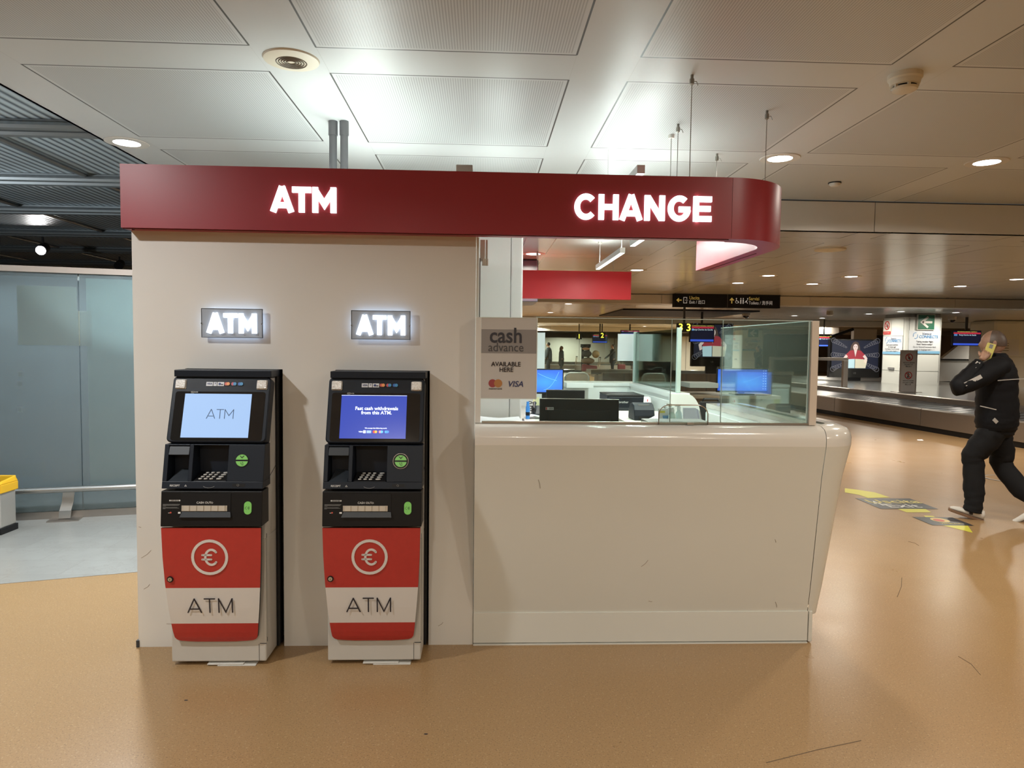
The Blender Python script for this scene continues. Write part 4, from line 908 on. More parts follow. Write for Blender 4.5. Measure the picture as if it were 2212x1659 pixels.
# chairs beyond
def chair(label, cx, cy, zt_, w, m_s, fr=m_alu):
    t = thing('chair', label, 'chair', (cx, cy, 0)); r = .07; pts = [(cx - w/2, cy, 0), (cx - w/2, cy, zt_ - r)] + [(cx - w/2 + r - r*math.cos(q), cy, zt_ - r + r*math.sin(q)) for q in [PI/2*i/6 for i in range(1, 7)]] + [(cx + w/2 - r + r*math.sin(q), cy, zt_ - r + r*math.cos(q)) for q in [PI/2*i/6 for i in range(7)]] + [(cx + w/2, cy, 0)]
    MB().tube(pts, .011, 8).build('frame', fr, t, smooth=True)
    mb = MB(); mb.prism([(cx - w/2 + .012, cy - .006, zt_ - .45)] + [(p[0]*.97 + cx*.03, cy - .006, p[2] - .012) for p in pts[2:-1]] + [(cx + w/2 - .012, cy - .006, zt_ - .45)], (0, .012, 0)); mb.build('backrest', m_s, t)
    MB().box(cx - w/2 + .02, cx + w/2 - .02, cy, cy + .42, .44, .47).build('seat', m_s, t, bevel=.01)
    for s_ in (-1, 1): MB().tube([(cx + s_*(w/2 - .02), cy + .40, .44), (cx + s_*(w/2), cy + .44, 0)], .011, 8).build('leg', fr, t)
    return t
a, b = atY(1221, 805, 8.7), atY(1272, 805, 8.7); chair('chrome framed chair with a brown wooden back beyond the back counter', (a.x+b.x)/2, 8.7, a.z, b.x - a.x, m_wd)
t = thing('office_chair', 'dark grey swivel chair low behind the rounded cabinet end', 'chair', (2.35, 6.6, 0)); a, b = atY(1503, 862, 6.4), atY(1560, 905, 6.4)
MB().tube([(a.x + .02, 6.4, a.z - .28), (a.x + .02, 6.4, a.z - .06), (a.x + .08, 6.4, a.z), (b.x - .05, 6.4, a.z), (b.x, 6.4, a.z - .06), (b.x, 6.4, a.z - .28)], .012, 8).build('frame', m_dgrey, t, smooth=True)
MB().box(a.x + .035, b.x - .015, 6.39, 6.41, a.z - .27, a.z - .02).build('backrest', m_dgrey, t, bevel=.01); MB().box(a.x + .02, b.x, 6.42, 6.85, .46, .54).build('seat', m_dgrey, t, bevel=.02); MB().tube([((a.x+b.x)/2, 6.62, .04), ((a.x+b.x)/2, 6.62, .46)], .03, 10).build('column', m_chrome, t)
MB().box(a.x + .1, b.x - .1, 6.39, 6.43, .50, a.z - .25).build('back_bracket', m_dgrey, t)
mb = MB(); [mb.tube([((a.x+b.x)/2, 6.62, .06), ((a.x+b.x)/2 + .25*math.cos(q), 6.62 + .25*math.sin(q), .025)], .018, 6) for q in [2*PI*k/5 for k in range(5)]]; mb.build('star_base', m_dgrey, t)
# printers
a, b = atY(1312, 853, 6.2), atY(1391, 897, 6.2); x0, x1, zt_ = a.x, b.x, a.z; zb_ = .925
t = thing('printer', 'large black laser printer on the back desk', 'printer', ((x0+x1)/2, 6.3, zb_))
MB().box(x0, x1, 6.2, 6.62, zb_ + .012, zt_ - .012).build('housing', m_navy, t, bevel=.012); MB().box(x0 + .0, x1, 6.2, 6.62, zt_ - .014, zt_).build('lid', m_black, t, bevel=.004); MB().box(x0 + .03, x1 - .05, 6.26, 6.55, zt_, zt_ + .004).build('output_tray', m_dgrey, t, bevel=.002)
MB().box(x0 + .006, x1 - .006, 6.194, 6.2, zb_ + .02, zb_ + .085).build('paper_drawer', m_dgrey, t, bevel=.002); MB().box(x0 + .13, x0 + .21, 6.192, 6.2, zt_ - .038, zt_ - .032).build('button_row', m_black, t)
[MB().box(x - .015, x + .015, y - .015, y + .015, zb_, zb_ + .012).build('foot', m_black, t) for x in (x0+.04, x1-.04) for y in (6.25, 6.55)]
pl = Plane(((x0+x1)/2, 6.2, 0), UX, UZ, t); pl.text('brother', -.02, zt_ - .065, .028, m_wtext, 'lettering', 2, bold=.0004)
a, b = atY(1370, 871, 4.95), atY(1413, 905, 4.95); x0, x1 = a.x, b.x; zb_ = 1.03; zt_ = a.z
t = thing('label_printer', 'small black receipt printer with a curved top, in front of the large printer', 'printer', ((x0+x1)/2, 5.0, zb_)); w_ = x1 - x0
mb = MB(); P = [(4.93, zb_), (4.93, zb_ + .035), (4.945, zb_ + .075), (4.98, zt_ - .012), (5.03, zt_), (5.10, zt_ - .015), (5.14, zb_ + .06), (5.15, zb_)]; mb.prism([(x0, y, z) for y, z in P], (w_, 0, 0)); mb.build('housing', m_navy, t, bevel=.006)
MB().box(x0 + .035, x1 - .03, 4.972, 4.985, zt_ - .024, zt_ - .010).build('paper_slot', m_grey, t); MB().box(x0 + .03, x1 - .03, 4.925, 4.931, zb_ + .012, zb_ + .028).build('front_tray', m_black, t)
# papers, leaflets, bottles
def sheet(label, pts, m, cat='paper', group=None, th=.0012, name='paper_sheet'):
    mb = MB(); n_ = len(pts)
    mb.prism(pts, (0, 0, th)); o = mb.build(name, m); return tag(o, label, cat, group)
def curl(label, x0, x1, y0, y1, z, amp, m, name='paper_sheet', cat='paper', ph=0, skew=0, group=None):
    mb = MB(); rows = []
    for i in range(13):
        f = i/12; x = x0 + (x1 - x0)*f; zz = z + amp*(.5 + .5*math.sin(ph + f*5.5)); rows.append([(x, y0, zz), (x + skew, y1, zz + .002), (x + skew, y1, zz + .003), (x, y0, zz + .001)])
    mb.loft(rows); o = mb.build(name, m, smooth=True); return tag(o, label, cat, group)
zs_ = 1.075
curl('topmost large white sheet on the shelf behind the left end of the counter', -.010, .24, 3.66, 4.40, zs_ + .020, .010, m_paper, ph=2)
curl('white sheet lying under the topmost one behind the left end of the counter', -.024, .255, 3.62, 4.48, zs_ + .006, .008, mat('paper_cool', (.66, .70, .78), .6), ph=0)
curl('lowest sheet of the papers behind the left end of the counter', -.027, .262, 3.60, 4.52, zs_ + .001, .004, mat('paper_warm', (.7, .72, .72), .6), ph=1)
tag(MB().box(.268, .276, 3.60, 4.50, 1.05, 1.085).build('folder_edge', m_ink), 'dark folder edge standing beside the white sheets', 'folder')
curl('white receipt paper curling out in front of the small receipt printer', 1.14, 1.30, 4.55, 4.90, 1.045, .03, m_paper, ph=-1.0, skew=.06, name='receipt_paper')
curl('grey striped receipt lying under the curling paper', 1.12, 1.32, 4.45, 4.72, 1.033, .008, mat('paper_cool', 'fff'), ph=.5, name='receipt_paper')
t = thing('phone_handset', 'black desk phone lying right of the receipt paper', 'phone', (1.33, 4.7, 1.03)); mb = MB(); mb.box(1.30, 1.39, 4.66, 4.82, 1.032, 1.055); mb.build('body', m_dgrey, t, bevel=.006); MB().box(1.295, 1.325, 4.65, 4.83, 1.056, 1.075).build('handset', m_black, t, bevel=.008)
t = thing('coin_tray', 'dark blue coin tray beside the black monitor', 'tray', (1.0, 5.9, .926)); a = atZ(1338, 905, .95); MB().box(a.x, a.x + .14, a.y, a.y + .10, .927, .962).build('body', mat('tray_blue', (.05, .10, .20), .4), t, bevel=.003)
mb = MB(); [mb.lathe([(.016, 0), (.016, .004)], (a.x + .03 + .04*k, a.y + .05, .9625), 12) for k in range(3)]; mb.build('slot', m_yel if False else mat('tray_cream', (.6, .55, .4), .5), t)
# leaflet holder etc. on the shelf behind the hatch
desk('narrow cream shelf behind the chrome arched hatch', 1.02, 1.555, 3.56, 4.12, 1.075)
def on_shelf(px, y): return atY(px, 900, y).x
x = on_shelf(1441, 4.0)
t = thing('leaflet_stand', 'upright leaflet with blue and white folds behind the chrome arch', 'leaflet', (x, 4.0, 1.075))
mb = MB(); mb.hexa([(x - .035, 3.98, 1.076), (x + .03, 3.98, 1.076), (x + .03, 4.02, 1.076), (x - .035, 4.02, 1.076)], [(x - .055, 3.995, 1.20), (x + .02, 3.995, 1.20), (x + .02, 4.005, 1.20), (x - .055, 4.005, 1.20)]); mb.build('cover', m_paper, t)
pl = Plane((x, 3.978, 1.076), UX, Vector((0, .017, .124)), t); pl.poly([(-.018, .005), (.018, .005), (.008, .085), (-.03, .085)], mat('leaflet_blue', (.14, .30, .55), .5), 'blue_print', 2); pl.rect(-.05, -.015, .10, .112, mat('leaflet_yellow', (.75, .65, .08), .5), 'yellow_print', 2)
def bottle(px, y, h, r, m_, capm, label, group='bottles behind the hatch'):
    x = on_shelf(px, y); z = 1.0755; t = thing('spray_bottle', label, 'bottle', (x, y, z), group)
    MB().lathe([(r*.92, 0), (r, .006), (r, h*.55), (r*.85, h*.66), (r*.45, h*.76), (r*.42, h*.80)], (x, y, z), 20).build('bottle_body', m_, t, smooth=True)
    MB().lathe([(r*.5, h*.80), (r*.5, h*.92), (r*.2, h*.93), (r*.2, h*.97)], (x, y, z), 14).build('cap', capm, t, smooth=True); MB().box(x - r*1.1, x + r*.35, y - .008, y + .008, z + h*.93, z + h).build('pump_head', capm, t, bevel=.003)
m_soap = mat('bottle_translucent', (.62, .76, .72), .25)
bottle(1452, 3.97, .135, .024, m_soap, m_paper, 'left translucent sanitiser bottle, white pump and red label mark'); bottle(1466, 4.02, .145, .022, mat('bottle_pale', (.66, .78, .78), .25), m_paper, 'right translucent sanitiser bottle beside the white papers')
bottle(1447, 4.07, .15, .02, mat('bottle_clear', (.7, .78, .76), .25), m_off, 'taller clear bottle standing behind the left sanitiser bottle')
x = on_shelf(1456, 3.94); tag(MB().box(x, x + .006, 3.940, 3.943, 1.10, 1.135).build('red_tag', mat('tag_red', (.6, .06, .06), .5)), 'tiny red tag on the sanitiser bottles', 'tag')
x = on_shelf(1494, 4.0)
for k, (d0, d1, mm) in enumerate(((-.052, .030, mat('paper_lilac', (.70, .70, .84), .6)), (.006, .044, mat('paper_lilac2', (.55, .54, .70), .6)), (.030, .056, m_paper), (.044, .066, mat('paper_pinkish', (.42, .34, .34), .6)))):
    mb = MB(); y = 3.97 + .012*k; mb.hexa([(x + d0 - .004, y, 1.076), (x + d1 + .012, y, 1.076), (x + d1 + .012, y + .004, 1.076), (x + d0 - .004, y + .004, 1.076)], [(x + d0, y + .03, 1.205 - .006*k), (x + d1 - .004, y + .03, 1.205 - .008*k), (x + d1 - .004, y + .034, 1.205 - .008*k), (x + d0, y + .034, 1.205 - .006*k)])
    tag(mb.build('upright_paper', mm), ('widest pale lilac sheet standing behind the arch', 'darker lilac sheet leaning second in the fan of papers', 'white sheet third in the fan of upright papers', 'brownish last sheet of the fan of upright papers')[k], 'paper', 'fan of upright papers')
x = atY(1397, 860, 5.5).x
t = thing('price_card', 'white printed card leaning in its holder beside the printers', 'card', (x, 5.5, 1.03)); mb = MB(); mb.hexa([(x - .03, 5.5, 1.031), (x + .012, 5.5, 1.031), (x + .012, 5.505, 1.031), (x - .03, 5.505, 1.031)], [(x - .012, 5.54, 1.16), (x + .030, 5.54, 1.16), (x + .030, 5.545, 1.16), (x - .012, 5.545, 1.16)]); mb.build('card', m_paper, t)
mb = MB(); mb.hexa([(x + .014, 5.52, 1.031), (x + .055, 5.52, 1.031), (x + .055, 5.56, 1.031), (x + .014, 5.56, 1.031)], [(x + .032, 5.54, 1.155), (x + .040, 5.54, 1.155), (x + .040, 5.55, 1.155), (x + .032, 5.55, 1.155)]); mb.build('holder', m_cab, t)
pl = Plane((x, 5.5, 1.031), UX, Vector((.018, .04, .129)), t); pl.rect(-.004, .004, .095, .115, mat('tag_red', 'fff'), 'printed_mark', 1)
# desk clutter at left below the sign
a = atZ(1150, 892, .926)
t = thing('telephone', 'black desk telephone with a coiled cord below the cash sign', 'phone', (a.x + .03, 6.3, .926)); MB().hexa([(a.x - .02, 6.2, .927), (a.x + .2, 6.2, .927), (a.x + .2, 6.42, .927), (a.x - .02, 6.42, .927)], [(a.x - .02, 6.22, .95), (a.x + .2, 6.22, .95), (a.x + .2, 6.42, 1.01), (a.x - .02, 6.42, 1.01)]).build('base', m_navy, t, bevel=.006)
MB().tube([(a.x - .01, 6.23, .985), (a.x + .0, 6.32, 1.02), (a.x + .01, 6.40, 1.03)], [.018, .012, .018], 10).build('handset', m_black, t, smooth=True)
mb = MB(); [mb.box(a.x + .06 + .028*i, a.x + .08 + .028*i, 6.24 + .035*j, 6.262 + .035*j, .958 + .01*j, .968 + .0105*j) for i in range(3) for j in range(3)]; mb.build('key_block', mat('key_grey', (.5, .5, .5), .5), t)
mb = MB(); mb.tube([(a.x - .02 - .03*math.sin(k*.9) - .002*k, 6.16 + .01*math.cos(k*.9), .94 + .006*k) for k in range(22)], .004, 6); mb.build('cord', m_black, t)
c = atY(1128.5, 872, 6.0); t = thing('blue_pen_pot', 'small bright blue dispenser at the edge of the white cupboard', 'dispenser', (.42, 6.0, .926)); MB().lathe([(.018, 0), (.018, .10), (.012, .12), (.012, .15)], (.405, 6.0, .926), 16).build('body', mat('pot_blue', (.04, .22, .6), .4), t, smooth=True); MB().lathe([(.019, .03), (.019, .06)], (.405, 6.0, .926), 16).build('band', m_navy, t)
curl('crumpled white paper heap in front of the telephone', .40, .66, 6.0, 6.15, .93, .02, m_paper, ph=.4, skew=-.02)
for (px, py, y, w_, h_, lb) in ((1158, 858, 6.6, .06, .05, 'yellow note stuck under the left blue monitor'), (1168, 872, 6.45, .08, .12, 'cream envelope standing by the telephone')):
    a = atY(px, py, y); tag(MB().box(a.x - w_/2, a.x + w_/2, y, y + .004, .927, max(a.z, .99)).build('note_paper', mat('note_yellow', (.72, .70, .42), .6)), lb, 'note')
# booth linear lamps
def linear(label, x, y0, y1, z, e, wires=True, upf=.4, uw=.03):
    t = thing('linear_lamp', label, 'lamp', (x, (y0+y1)/2, z), 'slim linear lamps over the booth')
    MB().box(x - .022, x + .022, y0, y1, z, z + .045).build('housing', mat('lamp_housing', (.72, .74, .72), .35), t, bevel=.002)
    MB().box(x - .018, x + .018, y0 + .01, y1 - .01, z - .002, z - .0003).build('diffuser', mat('linear_glow', (1, 1, 1), .4, emit=(.88, 1, .97), es=5), t)
    MB().box(x - .016, x + .016, y0 + .02, y1 - .02, z + .0453, z + .047).build('uplight', mat('linear_glow', (1, 1, 1)), t)
    zc = ZC if y1 < 6.2 else ZC2
    for y in ((y0 + .05, y1 - .12) if wires else ()): MB().tube([(x, y, z + .045), (x, y, zc)], .003, 6).build('cable', mat('cable_pale', (.55, .55, .53), .4), t); MB().lathe([(.02, 0), (.02, -.02)], (x, y, zc), 12).build('ceiling_cup', m_off, t)
    lamp('light', 'AREA', (x, (y0+y1)/2, z - .004), e, COOL, .03, t, sy=y1 - y0 - .02)
    lamp('light', 'AREA', (x, (y0+y1)/2, z + .05), e*upf, COOL, uw, t, rot=(PI, 0, 0), sy=y1 - y0 - .02)
    return t
a = atY(1345, 541, 5.95); b = atX(1291, 577, a.x)
linear('slim white linear lamp hanging in full view under the red band', a.x, 5.95, b.y, a.z - .02, 15)
a2 = atX(1382, 517, a.x); b2 = atX(1366, 524, a.x); linear('linear lamp whose far end peeks below the red band', a.x, b2.y - 1.15, b2.y, a.z - .02, 17)
c = atY(1385, 362, 3.80); L3 = linear('linear lamp whose bracket peeks above the red band at right', c.x, 3.80, 4.9, c.z - .03, 11, False, .25)
MB().tube([(c.x, 4.82, c.z + .01), (c.x, 4.82, ZC)], .0018, 6).build('cable', MATS['cable_pale'], L3)
LK = linear('linear lamp hidden behind the red band over the kiosk', -.75, 3.56, 5.06, 2.20, 14, False, 1.3, .3)
for y in (3.56, 5.04): MB().box(-.76, -.74, y, y + .012, 2.106, 2.20).build('bracket', m_alu, LK)
linear('linear lamp lying on the white cupboard behind the red band', .12, 4.62, 5.45, 2.455, 7, False, .4, .3)
# dark duct box hanging behind the far red band
t = thing('duct_box', 'dark blue-grey box hanging over the left end of the far red band', 'box', (.5, 9, 2.3)); a, b = atY(1133, 561, 8.6), atY(1162, 652, 8.6)
MB().box(.30, b.x, 8.6, 9.4, b.z, a.z).build('casing', mat('duct_blue', (.035, .05, .07), .35), t, bevel=.01); MB().box(.45, b.x - .03, 8.7, 9.3, a.z, ZC2 - .001).build('hanger', m_black, t)

# back glass of the booth with posts and panels
def gpane(label, x0, x1, z0, z1, y): 
    t = thing('glass_screen', label, 'glass screen', ((x0+x1)/2, y, z0), 'glass panes at the back of the booth'); MB().box(x0, x1, y, y + .008, z0, z1).build('pane', m_glass, t); return t
zg = 1.72
gpane('glass pane on the back counter, left of the aluminium post', .1, 1.655, 1.172, zg, 7.62)
t = thing('glass_screen', 'glass pane along the rounded-end cabinet', 'glass screen', (1.69, 6.7, 1.17), 'glass panes at the back of the booth'); MB().box(1.69, 1.698, 5.93, 7.60, 1.172, zg).build('pane', m_glass, t)
for x, y, lb in ((1.69, 7.61, 'pale aluminium post at the back corner of the booth glass'), (1.69, 5.90, 'pale aluminium post above the rounded cabinet end')):
    t = thing('glass_post', lb, 'post', (x, y, 1.17), 'aluminium glass posts'); MB().box(x - .018, x + .018, y - .018, y + .018, 1.171, zg + .01).build('post', mat('post_pale', (.50, .60, .56), .3), t, bevel=.003)
for (x0, y0, x1, y1), y, mm, lb in (((1140, 718, 1177, 797), 7.58, m_paper, 'white notice board behind the cash sign'), ((1336, 721, 1377, 780), 7.58, m_paper, 'blank white sheet on the back glass, left of the post'), ((1384, 721, 1422, 780), 7.58, mat('paper_grey', (.40, .45, .44), .5), 'greyish translucent sheet on the back glass, right of the post')):
    a, b = atY(x0, y0, y), atY(x1, y1, y); yy_ = y + (.03 if x0 < 1380 else .0)
    if x0 > 1380: tag(MB().box(a.x, b.x, y, y + .003, b.z, a.z).build('notice_sheet', mm), lb, 'notice')
    else: tag(MB().box(a.x, b.x, yy_, yy_ + .004, b.z, a.z).build('notice_sheet', mm), lb, 'notice')

# ================================================================== frosted glass wall on the left
gA, gB = atZ(0, 1125.5, 0), atZ(298, 1110, 0); gd = (gB - gA).normalized(); gn = Vector((gd.y, -gd.x, 0))   # gn points to the camera
ZG = atY(150, 578, (gA.y + gB.y)/2).z
def gP(s, out, z): return gA + gd*s - gn*(-out) + Vector((0, 0, z)) if False else Vector((gA.x + gd.x*s + gn.x*out, gA.y + gd.y*s + gn.y*out, z))
def gbox(mb, s0, s1, o0, o1, z0, z1): return mb.hexa([gP(s0,o0,z0), gP(s1,o0,z0), gP(s1,o1,z0), gP(s0,o1,z0)], [gP(s0,o0,z1), gP(s1,o0,z1), gP(s1,o1,z1), gP(s0,o1,z1)])
def gs(px, py=900):   # distance along the wall of a pixel column
    d = ray(px, py); t_ = (gA.x*gn.x + gA.y*gn.y)/(d.x*gn.x + d.y*gn.y); return (d.x*t_ - gA.x)*gd.x + (d.y*t_ - gA.y)*gd.y
s1 = gs(176); SL, SR = -1.2, 3.2
for a, b, lb in ((SL, s1 - .004, 'left bluish frosted glass panel behind the bin'), (s1 + .004, SR, 'right frosted glass panel next to the kiosk')):
    t = thing('frosted_panel', lb, 'glass wall', gP((a+b)/2, 0, 0), 'frosted glass wall panels'); gbox(MB(), a, b, 0, .012, .06, ZG - .05).build('pane', m_frost, t)
t = thing('screen_frame', 'steel base channel and top rail of the frosted glass wall', 'frame', gP(1, 0, 0))
gbox(MB(), SL, SR, -.02, .03, 0, .065).build('base_channel', m_steelw, t); gbox(MB(), SL, SR, -.02, .03, ZG - .05, ZG).build('top_rail', mat('rail_beige', (.40, .33, .28), .4), t)
t = thing('bumper_rail', 'round steel bumper rail low in front of the frosted glass', 'rail', gP(1, .12, 0)); zr = atZ(150, 1085, 0)
zr = .275
MB().tube([gP(SL, .13, zr), gP(SR, .13, zr)], .026, 16).build('rail_tube', m_steel, t, smooth=True)
for s_ in (gs(148, 1100), gs(148, 1100) + 1.9):
    mb = MB(); rr_ = [(.115, .02), (.13, .09), (.10, .16), (.11, .25)]; 
    mb.loft([[gP(s_ - .045 + .012*k, o_, z_), gP(s_ + .045 + .012*k, o_, z_), gP(s_ + .045 + .012*k, o_ - .015, z_), gP(s_ - .045 + .012*k, o_ - .015, z_)] for k, (o_, z_) in enumerate(rr_)]); mb.build('bracket', m_steel, t, smooth=True)
    gbox(MB(), s_ - .12, s_ + .12, .03, .17, .002, .012).build('foot_plate', m_steelw, t)
# sheets and tape seen through the frosted glass
m_p1, m_p2 = sheet_mat('poster_cream', (.96, .96, .86)), sheet_mat('poster_green', (.86, .96, .90))
def gsheet(x0, y0, x1, y1, m_, lb, out=-.006, name='wall_poster'):
    a, b = gs(x0, (y0+y1)/2), gs(x1, (y0+y1)/2); xm = (x0 + x1)/2
    def zof(px, py):
        s_ = gs(px, py); p = gP(s_, 0, 0); return atY(px, py, p.y).z
    z0, z1 = zof(xm, y1), zof(xm, y0); return tag(gbox(MB(), a, b, out - .002, out, z0, z1).build(name, m_), lb, 'poster', 'sheets behind the frosted glass')
gsheet(37, 618, 166, 746, m_p1, 'cream poster sheet behind the left frosted panel'); gsheet(166, 672, 197, 747, mat('poster_cream', 'fff'), 'small cream strip beside the cream poster', -.010); gsheet(189, 603, 300, 1050, m_p2, 'tall pale green poster behind the right frosted panel', -.014)
for k, (x, y) in enumerate(((44, 808), (42, 829), (43, 885))): gsheet(x - 6, y - 6, x + 5, y + 6, m_paper, ('upper', 'middle', 'lowest')[k] + ' of three tape scraps under the cream poster', name='tape_scrap')
mb = MB()
# lit corridor behind the frosted glass
t = thing('corridor_panel', 'plain blue-grey wall glimpsed through the frosted glass', 'wall panel', gP(1, -1.2, 0)); gbox(MB(), SL - 2, SR - .4, -1.3, -1.2, 0, 2.2).build('panel', mat('corridor_blue', (.15, .19, .22), .6), t)
lamp('corridor_light', 'AREA', gP(.8, -.5, 2.14), 22, (.95, 1, .98), 3.4, None, sy=.5)
# stand lamp added out of view to brighten the slatted ceiling
t = thing('added_uplighter', 'added unseen stand lamp brightening the slatted ceiling of the left hall', 'lamp', (-6.6, 3.6, 0)); MB().lathe([(.16, 0), (.16, .02), (.02, .03), (.02, 1.80), (.22, 1.88), (.24, 1.90)], (-6.6, 3.6, 0), 20).build('stand', m_dgrey, t, smooth=True); lamp('light', 'AREA', (-6.6, 3.6, 1.93), 360, (.86, .95, 1), .4, t, rot=(PI, 0, 0))
# litter bin
t = thing('litter_bin', 'steel litter bin with a yellow lid at the left edge', 'bin', (-3.9, 5.7, 0)); bx1 = atZ(33, 1157, 0).x - .11; bx0 = bx1 - .36; by = atZ(20, 1157, 0).y; zt_ = atY(20, 1037, by).z
mb = MB(); mb.box(bx0 + .01, bx1 - .008, by + .008, by + .20, .05, zt_ - .09); mb.build('body', mat('bin_steel', (.52, .50, .46), .35, metal=.6), t, bevel=.01)
MB().box(bx0, bx1, by, by + .21, 0, .052).build('base', m_black, t, bevel=.004)
mb = MB(); mb.box(bx0 - .004, bx1 + .002, by - .004, by + .012, zt_ - .115, zt_ - .045); mb.box(bx1 - .014, bx1 + .002, by + .012, by + .22, zt_ - .115, zt_ - .045); mb.box(bx0 - .004, bx0 + .012, by + .012, by + .22, zt_ - .115, zt_ - .045); mb.box(bx0 + .012, bx1 - .014, by + .20, by + .22, zt_ - .115, zt_ - .0)
mb.hexa([(bx1 - .014, by - .004, zt_ - .045), (bx1 + .002, by - .004, zt_ - .045), (bx1 + .002, by + .22, zt_ - .045), (bx1 - .014, by + .22, zt_ - .045)], [(bx1 - .02, by + .03, zt_ - .02), (bx1 - .008, by + .03, zt_ - .02), (bx1 - .008, by + .20, zt_), (bx1 - .02, by + .20, zt_)])
mb.build('lid_rim', mat('bin_yellow', (.75, .42, .02), .4), t, bevel=.006); MB().box(bx0 + .012, bx1 - .014, by + .012, by + .20, zt_ - .10, zt_ - .09).build('opening', m_black, t)
pl = Plane((bx1, by - .004, zt_ - .08), UX, UZ, t); [pl.rect(-.10 + .011*j, -.093 + .011*j, -.006, .014, m_dgrey, 'printed_mark', 1) for j in range(6)]

# ================================================================== floor decals
m_dyel, m_dblk = mat('decal_yellow', (.58, .55, .06), .35), mat('decal_black', (.03, .035, .045), .3)
def decal(label, px, m_, z=.0012, name='floor_decal', th=.0006):
    P = [atZ(x, y, 0) for x, y in px]; mb = MB(); mb.prism([(p.x, p.y, z) for p in P], (0, 0, th)); return tag(mb.build(name, m_), label, 'floor sticker'), P
decal('yellow curved strip on the floor leading to the exit sticker', [(1825, 1055), (1851, 1058), (1890, 1064), (1921.7, 1074.5), (1875, 1076), (1855, 1069), (1825, 1064)], m_dyel)
decal('yellow strip below the black exit floor sticker', [(1935, 1098), (1996, 1098), (2011.7, 1107), (1958.6, 1107)], m_dyel); decal('yellow pointed strip below the second black floor sticker', [(2036, 1135), (2090, 1135), (2101, 1151)], m_dyel)
decal('tiny yellow strip above the second black floor sticker', [(1995, 1114), (2016, 1115), (2022, 1119), (2002, 1119)], m_dyel)
o, P = decal('black floor sticker reading Uscita Exit', [(1847.9, 1076.7), (1965, 1077), (2026.5, 1100), (1902, 1099.5)], m_dblk, .002)
u = (P[1] - P[0]); v = (P[0] - P[3]); pl = Plane(P[3] + Vector((0, 0, .0026)), u, UZ.cross(u.normalized()), None); pl.p = o
pl.v = v.normalized(); pl.w = UZ.copy(); lu, lv = u.length, v.length
pl.text('Uscita', lu*.53, lv*.66, lv*.46, mat('decal_text_y', (.6, .52, .15), .4), 'lettering', 1, bold=.004, wid=1.0); pl.text('Exit', lu*.5, lv*.25, lv*.46, mat('decal_text_w', (.6, .6, .58), .4), 'lettering', 1, bold=.004)
pl.stroke(mb := MB(), [(lu*.12, lv*.45), (lu*.2, lv*.7), (lu*.2, lv*.3)], .03); mb.build('arrow_mark', MATS['decal_text_w'], o)
o, P = decal('second black floor sticker with a round red and yellow emblem', [(1970.5, 1117), (2057, 1118), (2104.6, 1136), (2014, 1135)], m_dblk, .002)
u = (P[1] - P[0]); v = (P[0] - P[3]); pl = Plane(P[3] + Vector((0, 0, .0026)), u, u, None); pl.p = o; pl.u = u.normalized(); pl.v = v.normalized(); pl.w = UZ.copy(); lu, lv = u.length, v.length
pl.disc(lu*.5, lv*.62, lu*.20, mat('emblem_yellow', (.55, .42, .15), .4), 'emblem', 1, ry=lv*.28); pl.disc(lu*.46, lv*.60, lu*.12, mat('emblem_red', (.45, .06, .04), .4), 'emblem', 2, ry=lv*.16); pl.text('VENEZIA', lu*.55, lv*.2, lv*.16, MATS['decal_text_y'], 'lettering', 1)
c = atZ(2148, 1034, 0); t = thing('floor_ring_sticker', 'thin dark and white ring sticker on the floor behind the walking man', 'floor sticker', (c.x + .1, c.y, 0))
Plane((c.x + .16, c.y, .001), UX, Vector((0, 1, 0)), t).ring(0, 0, .26, .03, m_dblk, 'ring', 1); Plane((c.x + .16, c.y, .002), UX, Vector((0, 1, 0)), t).ring(0, 0, .24, .012, m_off, 'ring_line', 1)
p = atZ(1988, 952, 0); tag(MB().add([(p.x - .05, p.y, .003), (p.x + .04, p.y - .03, .006), (p.x + .05, p.y + .03, .02), (p.x - .02, p.y + .06, .012)], [(0, 1, 2, 3)]).build('paper_scrap', m_paper), 'small white paper scrap on the floor before the baggage belt', 'litter')
for k, (x0, y0, x1, y1, lb) in enumerate(((1655, 1648, 1860, 1600, 'long thin scuff line near the bottom edge of the floor'), (1938, 1290, 1948, 1248, 'short curved scuff mark on the floor right of the counter'), (2118, 1458, 2070, 1418, 'curved scuff on the floor at lower right'), (1962, 1170, 1985, 1179, 'short straight scuff below the exit floor sticker'))):
    a, b = atZ(x0, y0, 0), atZ(x1, y1, 0); m_ = (a + b)/2 + Vector((.02, .012, 0)); mb = MB(); mb.tube([(a.x, a.y, .0004), (m_.x, m_.y, .0004), (b.x, b.y, .0004)], .0018, 4); tag(mb.build('scuff_mark', mat('floor_scuff', (.12, .08, .05), .7)), lb, 'scuff')
for x, y, lb in ((920, 1586, 'small dark speck on the floor below the counter'), (402, 1513, 'small dark streak on the floor before the left cash machine')):
    a = atZ(x, y, 0); tag(MB().ball((a.x, a.y, .001), .009, .004, .0015, 8, 4).build('dirt_speck', m_ink), lb, 'dirt')

